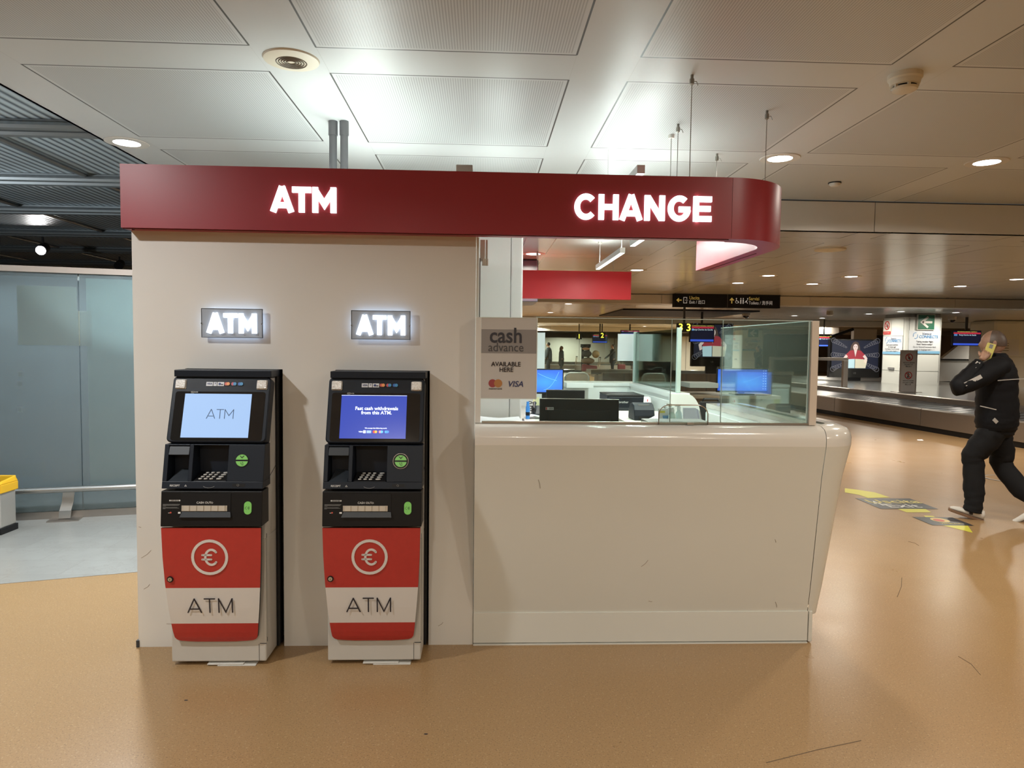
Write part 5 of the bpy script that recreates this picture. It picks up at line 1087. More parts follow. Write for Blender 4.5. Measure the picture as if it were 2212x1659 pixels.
# ================================================================== baggage belt and column
def bl(px, py, z=0): return atZ(px, py, z)
A0, A1 = bl(1761, 891), bl(2110, 952); d = (A1 - A0).normalized(); n_ = Vector((-d.y, d.x, 0)); n_ = n_ if n_.x > 0 else -n_
B0, B1 = A0 - d*8, A1 + d*9
def seg(mb, a, b, prof):   # prof: list of (offset inwards, z)
    mb.loft([[(a.x + n_.x*o_, a.y + n_.y*o_, z) for o_, z in prof], [(b.x + n_.x*o_, b.y + n_.y*o_, z) for o_, z in prof]]); return mb
belt = thing('baggage_belt', 'long steel baggage belt with black slats and a black plinth', 'baggage belt', (A1.x, A1.y, 0))
seg(MB(), B0, B1, [(.04, 0), (.04, .10), (1.5, .10), (1.5, 0)]).build('plinth', m_black, belt)
L_ = (B1 - B0).length; k = 0; s_ = 0
while s_ < L_:
    a = B0 + d*s_; b = B0 + d*min(L_, s_ + 2.93); mb = seg(MB(), a + d*.006, b - d*.0, [(0, .10), (0, .42), (.03, .44), (.10, .44), (.10, .10)]); mb.build('side_panel', m_steelw, belt, bevel=.003); s_ += 2.94
m_slatb = mat('belt_rubber', (.03, .032, .036), .28); 
mb = seg(MB(), B0, B1, [(.10, .405), (.98, .485), (.98, .45), (.10, .37)]); mb.build('belt_bed', m_slatb, belt)
tmp = []; s_ = 8
while s_ < L_ - 1:
    tmp.append(s_); s_ += .30
for s_ in tmp[:80]:
    a = B0 + d*s_; mb = MB(); D = d*.012; sk = d*.22
    mb.hexa([a + n_*.11 + Vector((0, 0, .404)), a + D + n_*.11 + Vector((0, 0, .404)), a + D + sk + n_*.97 + Vector((0, 0, .484)), a + sk + n_*.97 + Vector((0, 0, .484))], [a + n_*.11 + Vector((0, 0, .412)), a + D + n_*.11 + Vector((0, 0, .412)), a + D + sk + n_*.97 + Vector((0, 0, .492)), a + sk + n_*.97 + Vector((0, 0, .492))])
    mb.build('slat_edge', mat('slat_edge', (.22, .23, .24), .25), belt)
seg(MB(), B0, B1, [(.98, .45), (.98, .585), (1.0, .60), (1.04, .60), (1.04, .45)]).build('inner_rail', m_steelw, belt, bevel=.003)
seg(MB(), B0, B1, [(1.04, .56), (1.04, .598), (6.6, .598), (6.6, .56)]).build('deck', mat('deck_steel', (.55, .56, .54), .18, metal=.9), belt)
m_col = mat('column_white', (.68, .70, .66), .25, spec=.5); mj = mat('col_joint', (.16, .17, .16), .6)
def column(px0, px1, YCOL, D_, who, zb_):
    global cxa
    cx0, cx1 = atY(px0, 800, YCOL).x, atY(px1, 800, YCOL).x; zc0 = zb_
    colm = thing('column', who[0], 'column', ((cx0+cx1)/2, YCOL + .6, zc0))
    mb = MB(); rr_ = .12; P = []
    for x, y, q0 in ((cx1 - rr_, YCOL + D_ - rr_, 0), (cx0 + rr_, YCOL + D_ - rr_, 90), (cx0 + rr_, YCOL + rr_, 180), (cx1 - rr_, YCOL + rr_, 270)): P += [(x + rr_*math.cos(math.radians(q0 + 15*i)), y + rr_*math.sin(math.radians(q0 + 15*i))) for i in range(7)]
    mb.prism([(x, y, zc0 - .002) for x, y in P], (0, 0, ZC2 - .10 - zc0 + .002)); mb.build('cladding', m_col, colm, smooth=True); MB().prism([(cx0 + .03 + (x - cx0)*.95, YCOL + .03 + (y - YCOL)*.95, ZC2 - .10) for x, y in P], (0, 0, .10)).build('shadow_gap', mat('col_gap', (.2, .2, .19), .5), colm)
    fpn = Plane((cx0, YCOL, 0), UX, UZ, colm, eps=.004); spn = Plane((cx0, YCOL + D_, 0), Vector((0, -1, 0)), UZ, colm, eps=.004); wf = cx1 - cx0
    for p_, w_ in ((fpn, wf), (spn, D_)):
        for z in (.98, 1.995): p_.rect(.10, w_ - .10, z, z + .008, mj, 'panel_joint', 1)
        for x in (.10, w_ - .10): p_.rect(x, x + .007, .66, 2.50, mj, 'panel_joint', 1)
    spn.rect(.44, .72, 1.0, 1.07, m_grey, 'socket_box', 1, .03)
    zz = lambda py: atY(1990, py, 19.4).z
    def col_sign(p_, w_, x0, x1, z0, z1, label, en):
        t = thing('notice_board', label, 'notice', p_.P((x0+x1)/2, z0, 0)); q = Plane(p_.o, p_.u, p_.v, t, .004); q.rect(x0, x1, z0, z1, mat('notice_white', (.60, .63, .66), .4), 'board', 2, .008); q.rect(x0, x1, z0 - .0, z0 + .075, mat('notice_blue', (.20, .42, .62), .4), 'blue_band', 5)
        W_ = x1 - x0; xm = (x0 + x1)/2; h = z1 - z0
        q.text('Venice', xm + W_*.06, z1 - h*.14, .10, mat('n_dark', (.08, .12, .22), .5), 'lettering', 5, align='CENTER'); q.text('CONNECTS', xm + W_*.12, z1 - h*.27, .115, mat('n_blue', (.10, .30, .58), .5), 'lettering', 5, bold=.004, wid=.9 if en else 1.0)
        mb = MB(); q.stroke(mb, arc(xm - W_*.30, z1 - h*.22, .065, .085, 70, 200, 10), .012, 5); q.stroke(mb, arc(xm - W_*.30, z1 - h*.22, .065, .085, 250, 380, 10), .012, 5); mb.build('loop_logo', mat('n_blue', 'fff'), t)
        L4 = ('Taking another flight', 'from Venice today?', 'Go to VeniceConnects desk', 'next to baggage belt n. 1') if en else ('Sei di nuovo in partenza', 'da Venezia oggi?', 'Vai al banco VeniceConnects', 'vicino al nastro bagagli n. 1')
        for j, s in enumerate(L4): q.text(s, xm, z1 - h*(.48 + .115*j), .062, m_ink if j < 2 else m_dgrey, 'lettering', 5, bold=.0015 if j < 2 else 0, wid=.95)
        return t
    col_sign(fpn, wf, .10, wf - .09, zz(764), zz(714), who[1], True)
    col_sign(spn, D_, .12, 1.08, 1.46, 1.99, who[2], False)
    t = thing('exit_arrow_sign', who[3], 'sign', fpn.P(.45, 2.1, 0)); q = Plane(fpn.o, fpn.u, fpn.v, t, .004); ax0, ax1 = wf*.29, wf*.72; az0, az1 = zz(711.5), zz(680.5)
    q.rect(ax0 - .02, ax1 + .02, az0 - .02, az1 + .02, m_off, 'border', 1, .05); q.rect(ax0, ax1, az0, az1, mat('sign_green', (.012, .115, .06), .4), 'face', 14, .004); cxm, czm = (ax0+ax1)/2, (az0+az1)/2; mb = MB(); q.stroke(mb, [(cxm + .17, czm), (cxm - .12, czm)], .06, 16); q.stroke(mb, [(cxm + .05, czm + .15), (cxm - .14, czm), (cxm + .05, czm - .15)], .06, 16); mb.build('arrow', m_off, t)
    t = thing('no_smoking_sign', who[4], 'sign', spn.P(.3, 2.1, 0)); q = Plane(spn.o, spn.u, spn.v, t, .004)
    q.rect(.10, .50, 2.03, 2.46, m_off, 'board', 2, .006); q.ring(.30, 2.31, .13, .028, mat('ban_red', (.5, .03, .03), .5), 'ban_ring', 5); mb = MB(); q.stroke(mb, [(.21, 2.40), (.39, 2.22)], .022, 6); mb.build('ban_bar', mat('ban_red', 'fff'), t); mb = MB(); q.stroke(mb, [(.23, 2.29), (.37, 2.30)], .02, 5); q.stroke(mb, [(.30, 2.24), (.34, 2.38)], .015, 5); mb.build('pictogram', m_ink, t); q.rect(.12, .49, 2.045, 2.135, mat('ban_red', 'fff'), 'red_block', 5); q.text('VIETATO FUMARE', .305, 2.09, .035, m_wtext, 'lettering', 6)
column(1953, 2034, 19.4, 1.2, ('broad white panelled column standing on the baggage belt deck', 'larger blue banded notice with English text on the front of the near column', 'narrower blue banded notice with Italian text on the side of the near column', 'square green sign with a white left arrow on the near column', 'small no smoking sign with a red block at the top of the near column'), .60)
column(1598, 1649, 35, 1.2, ('white panelled column far behind the booth glass', 'notice on the front of the far column seen through the booth glass', 'notice on the side of the far column seen through the booth glass', 'green arrow sign on the far column seen through the booth glass', 'no smoking sign on the side of the far column behind the glass'), 0.002)
# do-not-sit sign on the deck
YS = 15.75; sx0_, sx1_ = atY(1947, 800, YS).x, atY(1978, 800, YS).x; sb_, st_ = .60, atY(1965, 756.5, YS).z
t = thing('sign_pillar', 'grey box sign forbidding sitting and climbing, on the belt deck', 'sign', (sx0_, YS, .6)); MB().box(sx0_, sx1_, YS, YS + .07, sb_, st_).build('casing', mat('pillar_grey', (.60, .59, .58), .35), t); MB().box(sx1_, sx1_ + .03, YS, YS + .09, sb_, st_).build('edge', m_steelw, t); MB().box(sx0_ - .12, sx1_ + .14, YS - .06, YS + .2, .598, .607).build('base', m_steelw, t)
q = Plane((sx0_, YS, 0), UX, UZ, t, .002); wS = sx1_ - sx0_; hS = st_ - sb_
for k, (zc_, tx) in enumerate(((st_ - hS*.17, ('VIETATO SEDERSI', 'DO NOT SIT', '禁止坐下')), (st_ - hS*.60, ('VIETATO SALIRE', 'DO NOT CLIMB', '禁止上去')))):
    q.disc(wS/2, zc_, .085, m_off, 'ban_disc', 1); q.ring(wS/2, zc_, .088, .018, mat('ban_red', 'fff'), 'ban_ring', 3); mb = MB(); q.stroke(mb, [(wS/2 - .055, zc_ + .055), (wS/2 + .055, zc_ - .055)], .014, 5); mb.build('ban_bar', mat('ban_red', 'fff'), t)
    mb = MB(); q.stroke(mb, [(wS/2 - .01, zc_ + .03), (wS/2 - .012, zc_ - .02), (wS/2 + (.03 if k == 0 else -.03), zc_ - (.02 if k == 0 else .06))], .018, 4); q.stroke(mb, [(wS/2 - .012, zc_ + .01), (wS/2 + .03, zc_ + (.0 if k == 0 else .03))], .012, 4); q.stroke(mb, [(wS/2 - .012, zc_ - .02), (wS/2 + .02, zc_ - .06)], .014, 4); mb.build('pictogram', m_ink, t); q.disc(wS/2 - .008, zc_ + .05, .014, m_ink, 'pictogram', 4)
    for j, s in enumerate(tx): q.text(s, wS/2, zc_ - .125 - .045*j, .036, m_ink, 'lettering', 1, bold=.0006)
# tubular guard frame left of the column
YG = 17.6; a = atY(1763, 776, YG); b = atY(1828, 776, YG); c = atY(1828, 833, YG)
t = thing('guard_frame', 'grey angular guard frame standing on the belt deck before the advertising screen', 'frame', (b.x, YG, .6)); MB().box(a.x - 1.2, b.x + .06, YG, YG + .10, b.z - .04, b.z + .04).build('top_bar', m_steelw, t, bevel=.004); MB().box(b.x - .06, b.x + .06, YG, YG + .10, .600, b.z - .04).build('upright', m_steelw, t, bevel=.004); MB().box(a.x - 1.2, a.x - 1.1, YG, YG + .10, .600, b.z - .04).build('upright', m_steelw, t)

# second belt further back and the dull panels of the hall
def far_belt(label, x0, x1, y, zt_=.46):
    t = thing('baggage_belt', label, 'baggage belt', ((x0+x1)/2, y, 0)); MB().box(x0, x1, y + .03, y + 2.2, 0, .12).build('plinth', m_black, t); MB().box(x0, x1, y, y + .06, .12, zt_).build('side_panel', m_steelw, t); MB().box(x0, x1, y + .06, y + .9, zt_ - .08, zt_ - .05).build('belt_bed', m_slatb, t); MB().box(x0, x1, y + .9, y + 2.2, .45, .64).build('deck', mat('deck_steel', 'fff'), t)
far_belt('far baggage belt seen through the booth glass behind the people', -2, 13.5, 43); far_belt('baggage belt in the middle distance left of the column', 4.5, 13, 27.5)
# end hall partitions
def panel(label, x0, x1, y0, z0, z1, m_, cat='wall panel', name='partition', d_=.2, joints=2.0, group=None):
    t = thing(name, label, cat, ((x0+x1)/2, y0, z0), group); MB().box(x0, x1, y0, y0 + d_, z0, z1).build('panel', m_, t)
    mb = MB(); x = x0 + joints
    while x < x1 - .1: mb.box(x, x + .03, y0 - .006, y0 - .0005, z0, z1); x += joints
    if mb.v: mb.build('joint', mat('p_joint', (.12, .11, .10), .5), t)
    return t
panel('wide pale panelled wall behind the far people', -3, 9.4, 47.0, 0, 2.2, mat('far_pale', (.50, .49, .44), .5), joints=2.4)
panel('dark glass screen wall behind the far belt number signs', 9.45, 14, 42.0, 0, 2.3, mat('far_dark', (.42, .41, .38), .3), joints=1.5)
panel('brown timber slat wall low behind the back counter glass', 2.9, 7.5, 16.5, 0, .95, wood_mat('far_timber', (.10, .075, .055), (.22, .17, .13), 1, 1), joints=.5)
b0, b1 = atY(2036, 735, 24), atY(2150, 815, 24)
t = thing('steel_hood', 'brushed steel hood wall right of the white column', 'wall panel', (b0.x, 24, 0)); zA, zB = atY(2080, 815, 24).z, atY(2080, 748, 24).z; MB().hexa([(b0.x - .4, 24, .5), (b1.x + 6, 24, .5), (b1.x + 6, 24.4, .5), (b0.x - .4, 24.4, .5)], [(b0.x - .4, 24.25, zA + .62), (b1.x + 6, 24.25, zA + .62), (b1.x + 6, 24.4, zA + .62), (b0.x - .4, 24.4, zA + .62)]).build('lower_sheet', m_steel, t)
MB().hexa([(b0.x + .2, 24.3, zA + .64), (b1.x + 6, 24.3, zA + .64), (b1.x + 6, 24.5, zA + .64), (b0.x + .2, 24.5, zA + .64)], [(b0.x + 1.6, 24.7, 2.2), (b1.x + 6, 24.7, 2.2), (b1.x + 6, 24.8, 2.2), (b0.x + 1.6, 24.8, 2.2)]).build('upper_sheet', m_steel, t)
MB().box(b0.x - .2, b1.x + 6, 24.2, 24.3, zA + .62, zA + .645).build('ledge', m_black, t); MB().box(b0.x - .3, b1.x + 6, 24.6, 26, 0, .5).build('plinth', m_dgrey, t)
x0 = atY(2142, 800, 22.5).x; t = thing('column', 'second white column partly hidden behind the man on the phone', 'column', (x0 + .6, 22.5, .0)); MB().box(x0, x0 + 1.5, 22.5, 23.7, 0, ZC2 - .0).build('cladding', m_col, t, bevel=.12)
q = Plane((x0, 22.5, 0), UX, UZ, t, .004); q.rect(.06, 1.44, 1.40, 1.407, mj, 'panel_joint', 1); q.rect(.12, .9, 1.45, 2.0, mat('notice_white', 'fff'), 'notice', 1); [q.rect(.2, .55, 1.6 + .08*j, 1.625 + .08*j, m_grey, 'print_line', 2) for j in range(4)]
for (px0, py0, px1, py1), y, lb in (((1845, 711, 1894, 733), 26, 'pale bulkhead panel above the advertising screen'), ((1768, 707, 1812, 722), 28, 'pale slanted bulkhead left above the advertising screen')):
    a, b = atY(px0, py0, y), atY(px1, py1, y); panel(lb, a.x, b.x, y, b.z, a.z, m_far, joints=1.2)
a = atY(1812, 726, 26); b = atY(1843, 711, 26); tag(MB().tube([(a.x - 1.2, 26, a.z - .35), (b.x, 26, b.z)], .06, 6).build('sloping_duct', m_signb), 'dark sloping beam edge left of the pale bulkhead', 'beam')
# advertising screen
def ad_screen(label, x0, y0, x1, y1, Y, name='advert_screen', zf=.60):
    a, b = atY(x0, y0, Y), atY(x1, y1, Y); w_, h = b.x - a.x, a.z - b.z; t = thing(name, label, 'screen', ((a.x+b.x)/2, Y, b.z)); MB().box(a.x - .06, b.x + .06, Y, Y + .15, b.z - .28, a.z + .04).build('housing', m_gloss, t); MB().box(a.x + w_*.35, a.x + w_*.65, Y + .03, Y + .12, zf, b.z - .28).build('stand', m_black, t)
    q = Plane(((a.x + b.x)/2, Y, b.z), UX, UZ, t, .004); E = lambda n, c, e: mat('ad_' + n, c, .4, emit=c, es=e); q.rect(-w_/2, w_/2, 0, h, E('dark', (.012, .015, .03), .8), 'picture', 1); pic = Plane(q.o, q.u, q.v, [o for o in t.children if o.name.startswith('picture')][0], .004)
    for s_ in (-1, 1):
        for r_ in range(3):
            for k in range(7):
                x = s_*w_*(.20 + .045*k); rr = .028 + .009*k; zc_ = h*(.22 + .27*r_) + (r_ - 1)*.035*k; pic.ring(x, zc_, rr, .010, E('reel', (.16, .16, .18), .6), 'fabric_roll', 2, n=14)
    S = h/1.0
    pic.poly([(-.20*S, .62*S), (-.16*S, .82*S), (-.09*S, .93*S), (.0, .97*S), (.09*S, .93*S), (.15*S, .80*S), (.19*S, .60*S)], E('hair', (.09, .06, .05), .6), 'hair', 3)
    pic.disc(0, .76*S, .085*S, E('face', (.62, .50, .47), .8), 'face', 4, ry=.115*S); pic.disc(-.035*S, .78*S, .014*S, E('dark', 'fff', 1), 'eye', 5, n=10); pic.disc(.035*S, .78*S, .014*S, E('dark', 'fff', 1), 'eye', 5, n=10); pic.disc(0, .70*S, .025*S, E('lips', (.40, .10, .10), .7), 'mouth', 5, n=12, ry=.008*S)
    pic.poly([(-.30*S, .32*S), (-.34*S, .50*S), (-.20*S, .64*S), (-.07*S, .66*S), (0, .40*S), (.07*S, .66*S), (.20*S, .64*S), (.34*S, .50*S), (.30*S, .32*S)], E('top', (.30, .035, .05), .8), 'red_top', 4); pic.poly([(-.055*S, .66*S), (.055*S, .66*S), (0, .42*S)], E('face', (.6, .5, .46), .8), 'neckline', 5)
    for s_ in (-1, 1): pic.poly([(s_*.34*S, .50*S), (s_*.44*S, .38*S), (s_*.40*S, .20*S), (s_*.32*S, .24*S), (s_*.34*S, .36*S), (s_*.27*S, .44*S)], E('face', (.6, .5, .46), .8), 'arm', 5)
    pic.poly([(-.30*S, .02*S), (-.32*S, .33*S), (-.02*S, .35*S), (-.02*S, .02*S)], E('cloth1', (.42, .60, .66), .8), 'cloth', 5); pic.poly([(.0, .02*S), (.0, .35*S), (.25*S, .34*S), (.44*S, .32*S), (.38*S, .02*S)], E('cloth2', (.55, .52, .40), .8), 'cloth', 5)
    q.text('LG', 0, -.14, .07, m_grey, 'maker_mark', 2); return t
ad_screen('wide advertising screen showing a woman in a dark red top among fabric rolls', 1798, 735, 1896, 797, 21.5)
a = atY(1497, 702, 15); 
ad_screen('advertising screen behind the booth glass, partly hidden by the number 33 sign', 1500, 701, 1578, 772, 20.5, zf=0)
# information screens
def info(label, x0, y0, x1, y1, Y, tilt=0):
    a, b = atY(x0, y0, Y), atY(x1, y1, Y); t = thing('departure_screen', label, 'screen', ((a.x+b.x)/2, Y, b.z), 'hanging baggage information screens'); w_, h = b.x - a.x, a.z - b.z
    MB().box(a.x - .02, b.x + .02, Y, Y + .08, b.z - .02, a.z + .02).build('housing', m_signb, t); q = Plane((a.x, Y, b.z), UX, UZ, t, .003); E = lambda n, c, e: mat('fids_' + n, c, .4, emit=c, es=e)
    q.rect(0, w_, 0, h, E('bg', (.006, .009, .03), .7), 'display', 1); q.rect(0, w_, h*.80, h*.90, E('red', (.55, .03, .06), .8), 'red_row', 2); q.rect(0, w_, 0, h*.13, E('blue', (.04, .10, .65), .9), 'blue_row', 2); q.rect(w_*.02, w_*.14, h*.66, h*.78, E('mid', (.08, .25, .55), .8), 'flight_tag', 2)
    q.text('RICONSEGNA BAGAGLI  NASTRO 3', w_*.5, h*.95, h*.09, E('yel', (.8, .6, .08), 1), 'lettering', 2); q.text("Parigi Charles de Gaulle", w_*.52, h*.72, h*.13, E('txt', (.6, .75, .85), 1), 'lettering', 2)
    MB().box(a.x + w_*.46, a.x + w_*.54, Y + .02, Y + .06, a.z + .02, ZC2 - .001 if ZC2 - .001 > a.z + .03 else a.z + .03).build('hanger', m_dgrey, t); return t
info('blue-edged information screen right of the white column', 2060, 715, 2117, 746, 21); info('information screen behind the number 33 sign', 1492, 702, 1541, 738, 19.5); info('narrow information screen left of the advertising screen, beside the cream post', 1770, 726, 1791, 748, 24); info('far information screen carrying the belt number 2', 1281, 722, 1311, 740, 30); info('far information screen beside the blank white sheet', 1342, 714, 1380, 722, 31)
def numsign(label, txt, px, py, s_, Y, w_=.5):
    c = atY(px, py, Y); t = thing('belt_number_sign', label, 'sign', c, 'belt number signs'); h = s_*Y/1501; ww = h*w_*2
    MB().box(c.x - ww/2, c.x + ww/2, Y, Y + .1, c.z - h/2, c.z + h/2).build('housing', m_signb, t); Plane((c.x, Y, c.z), UX, UZ, t, .003).text(txt, 0, 0, h*1.12, m_yel, 'lettering', 1, bold=h*.028); MB().box(c.x - .02, c.x + .02, Y + .03, Y + .07, c.z + h/2, ZC2 - .001).build('hanger', m_dgrey, t)
numsign('black belt number sign with a yellow 1', '1', 1251, 727, 12, 32); numsign('black belt number sign with a yellow 2', '2', 1301, 725, 13, 28); numsign('paired black belt number sign with yellow 3 3', '3 3', 1479, 708, 20, 14.2, .78)
# the long black hanging sign
YH = 13.55; a, b = atY(1457.5, 634, YH), atY(1685, 665.5, YH); t = thing('direction_sign', 'long black hanging sign pointing to the exit and toilets', 'sign', ((a.x+b.x)/2, YH, b.z)); zs0, zs1 = atY(1570, 664.5, YH).z, atY(1570, 635, YH).z
MB().box(a.x, b.x, YH, YH + .16, zs0, zs1).build('casing', m_signb, t, bevel=.004); mb = MB(); [mb.box(x - .02, x + .02, YH + .06, YH + .10, zs1, ZC2) for x in (a.x + .3, b.x - .3)]; mb.build('hanger', m_black, t); MB().box((a.x+b.x)/2 - .002, (a.x+b.x)/2 + .002, YH - .001, YH, zs0, zs1).build('joint', m_grey, t)
q = Plane((a.x, YH, zs0), UX, UZ, t, .002); w_, h = b.x - a.x, zs1 - zs0; zm = h/2
def arrow(cx, cz, s_, up_):
    mb = MB()
    if up_: q.stroke(mb, [(cx, cz - s_), (cx, cz + s_*.9)], .020, 1); q.stroke(mb, [(cx - s_*.75, cz + s_*.2), (cx, cz + s_), (cx + s_*.75, cz + s_*.2)], .020, 1)
    else: q.stroke(mb, [(cx + s_, cz), (cx - s_*.9, cz)], .020, 1); q.stroke(mb, [(cx - s_*.2, cz + s_*.75), (cx - s_, cz), (cx - s_*.2, cz - s_*.75)], .020, 1)
    mb.build('arrow', m_syel, t)
arrow(w_*.045, zm, .045, False); arrow(w_*.54, zm, .05, True); mb = MB(); q.stroke(mb, [(w_*.115, zm + .02), (w_*.115, zm + .055), (w_*.085, zm + .055), (w_*.085, zm - .055), (w_*.115, zm - .055), (w_*.115, zm - .02)], .010, 1); q.stroke(mb, [(w_*.10, zm), (w_*.125, zm)], .008, 1); mb.build('door_pictogram', m_swht, t)
q.text('Uscita', w_*.138, zm + .045, .095, m_syel, 'lettering', 1, align='LEFT', wid=.85); q.text('Exit / 出口', w_*.138, zm - .038, .085, m_swht, 'lettering', 1, align='LEFT', wid=.85); q.text('Servizi', w_*.70, zm + .045, .095, m_syel, 'lettering', 1, align='LEFT', wid=.85); q.text('Toilets / 洗手间', w_*.70, zm - .038, .085, m_swht, 'lettering', 1, align='LEFT', wid=.85)
mb = MB(); q.stroke(mb, arc(w_*.588, zm - .018, .027, .027, 100, 380, 12), .008, 1); q.stroke(mb, [(w_*.582, zm + .04), (w_*.585, zm), (w_*.60, zm - .002), (w_*.607, zm - .04)], .009, 1)
for cx in (w_*.625, w_*.648): q.stroke(mb, [(cx, zm + .028), (cx, zm - .02)], .022, 1); q.stroke(mb, [(cx - .007, zm - .02), (cx - .007, zm - .055)], .009, 1); q.stroke(mb, [(cx + .007, zm - .02), (cx + .007, zm - .055)], .009, 1)
q.stroke(mb, [(w_*.665, zm - .03), (w_*.675, zm), (w_*.69, zm - .05)], .012, 1); q.stroke(mb, [(w_*.672, zm - .02), (w_*.69, zm + .03)], .010, 1); mb.build('pictograms', m_swht, t)
for cx in (w_*.583, w_*.625, w_*.648, w_*.69): q.disc(cx, zm + .048, .011, m_swht, 'pictogram_head', 1, n=12)
# dark slot and mirrored greeting panel
a, b = atZ(1362, 667, ZC2), atZ(1540, 684, ZC2); tag(MB().box(a.x*.95, b.x, b.y, a.y, ZC2 - .035, ZC2 - .001).build('ceiling_slot', m_signb), 'dark rectangular panel on the ceiling under the far lights', 'ceiling panel')
a, b = atY(1384, 781, 7.66), atY(1449, 826, 7.66); t = thing('dark_poster', 'dark poster with reversed white lettering low on the back glass', 'poster', ((a.x+b.x)/2, 7.64, b.z)); MB().box(a.x, b.x, 7.635, 7.639, b.z, a.z).build('sheet', mat('poster_dark', (.012, .02, .026), .15), t)
q = Plane((a.x, 7.635, b.z), UX, UZ, t); w_, h = b.x - a.x, a.z - b.z; q.text('Journey to Italia', w_*.43, h*.15, .034, m_wtext, 'lettering', 1, mirror=True, wid=1.0); q.poly([(w_*.08, h*.82), (w_*.45, h*.80), (w_*.42, h*.97), (w_*.1, h*.97)], mat('poster_pink', (.30, .12, .12), .5), 'red_shapes', 1); mb = MB(); q.stroke(mb, [(w_*.2, h*.68), (w_*.3, h*.60), (w_*.42, h*.72), (w_*.60, h*.73)], .006, 2); q.stroke(mb, [(w_*.68, h*.4), (w_*.70, h*.7)], .008, 2); mb.build('white_lines', m_swht, t)

# ================================================================== people
def skin_obj(name, joints, edges, m, parent, root=0, sub=2, label=None, ground=False, fac=1.0):
    # joints: (x, y, z, rx, ry); grown with a Skin modifier
    bm = bmesh.new(); lay = bm.verts.layers.skin.verify(); V = []
    inv = INV.get(parent.name, Matrix()) if parent else Matrix()
    for i, j in enumerate(joints):
        v = bm.verts.new(inv @ Vector(j[:3])); v[lay].radius = (j[3]*fac, (j[4] if len(j) > 4 else j[3])*fac); v[lay].use_root = (i == root); V.append(v)
    for a, b in edges: bm.edges.new((V[a], V[b]))
    me = bpy.data.meshes.new(name); bm.to_mesh(me); bm.free(); me.materials.append(m)
    o = bpy.data.objects.new(name, me); col.objects.link(o)
    if parent: o.parent = parent; INV[o.name] = inv
    k = o.modifiers.new('skin', 'SKIN'); k.use_smooth_shade = True; k.branch_smoothing = .3
    if sub: u = o.modifiers.new('sub', 'SUBSURF'); u.levels = u.render_levels = sub
    if label: o['label'] = label
    return o
def head_mesh(mb, c, f, l, s=1.0):
    # c centre of the head, f facing, l left; a shaped head with brow, nose, jaw, ears
    f = Vector(f).normalized(); l = Vector(l).normalized(); u = f.cross(l).normalized(); c = Vector(c); N_, K = 28, 20; rings = []
    for i in range(K + 1):
        t = .04 + (PI - .08)*i/K; z = math.cos(t); r = math.sin(t); ring = []
        for j in range(N_):
            q = 2*PI*j/N_; a, b = math.cos(q)*r, math.sin(q)*r      # a forward, b left
            x = a*(.098 if a > 0 else .104); y = b*.076; zz = z*.118
            if z < 0:                                               # narrow towards jaw and pull the chin forward
                k = -z; y *= 1 - .28*k; x = x*(1 - .18*k) + .022*k*(1 if a > -.2 else .35)
            if a > .75 and abs(b) < .25:                            # nose and brow and mouth
                w_ = (1 - abs(b)/.25)
                x += .020*w_*max(0, 1 - abs(z + .12)/.22) + .005*w_*max(0, 1 - abs(z + .52)/.12)
            if a > .55 and .18 < abs(b) < .62: x -= .007*max(0, 1 - abs(z - .10)/.14); x += .004*max(0, 1 - abs(z - .28)/.12)
            ring.append(c + (f*x + l*y + u*zz)*s)
        rings.append(ring)
    mb.loft(rings)
    for sd in (-1, 1):                                              # ears
        e = c + (l*sd*.076 - f*.008 - u*.004)*s
        mb.loft([[e + (f*(.016*math.cos(q)*k - .004) + u*.030*math.sin(q)*k + l*sd*(.004 + w_))*s for q in [2*PI*j/12 for j in range(12)]] for k, w_ in ((.7, -.008), (1, .004), (.95, .012), (.5, .010))])
    return mb
def hand(mb, wrist, d, n, size=1.0, curl_=.5, thumb=1, spread=.1):
    # palm and five tapered bent fingers; d = pointing direction, n = palm normal (the way the fingers curl)
    d = Vector(d).normalized(); n = Vector(n); n = (n - d*n.dot(d)).normalized(); s = d.cross(n).normalized()*thumb; w = Vector(wrist); S = size
    def ring(c, a, b, ax, ay): return [c + ax*math.cos(q)*a + ay*math.sin(q)*b for q in [2*PI*k/10 for k in range(10)]]
    mb.loft([ring(w, .026*S, .019*S, s, n), ring(w + d*.03*S, .034*S, .017*S, s, n), ring(w + d*.065*S, .041*S, .015*S, s, n), ring(w + d*.092*S, .040*S, .012*S, s, n)])
    for k, (off, ln) in enumerate(((.030, .068), (.010, .078), (-.010, .072), (-.029, .056))):
        p = w + d*.085*S + s*off*S; dd = (d + s*off*spread*4).normalized(); R_ = []; a = 0
        for i, (L_, r_) in enumerate(((0, .0095), (.42, .0090), (.46, .0092), (.76, .0080), (.98, .0065), (1.0, .003))):
            R_.append((p, r_, dd))
            nl = (0, .42, .46, .76, .98, 1.0)
            if i < 5:
                step = (nl[i+1] - nl[i])*ln*S; dd = (dd*math.cos(curl_*(.55 if step > .004 else 0)) + n*math.sin(curl_*(.55 if step > .004 else 0))).normalized(); p = p + dd*step
        mb.loft([ring(c_, r_*S, r_*S, s, s.cross(e_).normalized()) for c_, r_, e_ in R_])
    p = w + d*.025*S + s*.028*S; dd = (d*.7 + s*.75 + n*.25).normalized(); R_ = []
    for L_, r_ in ((0, .013), (.026, .012), (.024, .0105), (.018, .008), (.004, .004)):
        p = p + dd*L_*S; R_.append((p.copy(), r_, dd.copy())); dd = (dd*.85 + d*.35 + n*.2).normalized()
    ax = n
    mb.loft([ring(c_, r_*S, r_*S, n, e_.cross(n).normalized()) for c_, r_, e_ in R_]); return mb

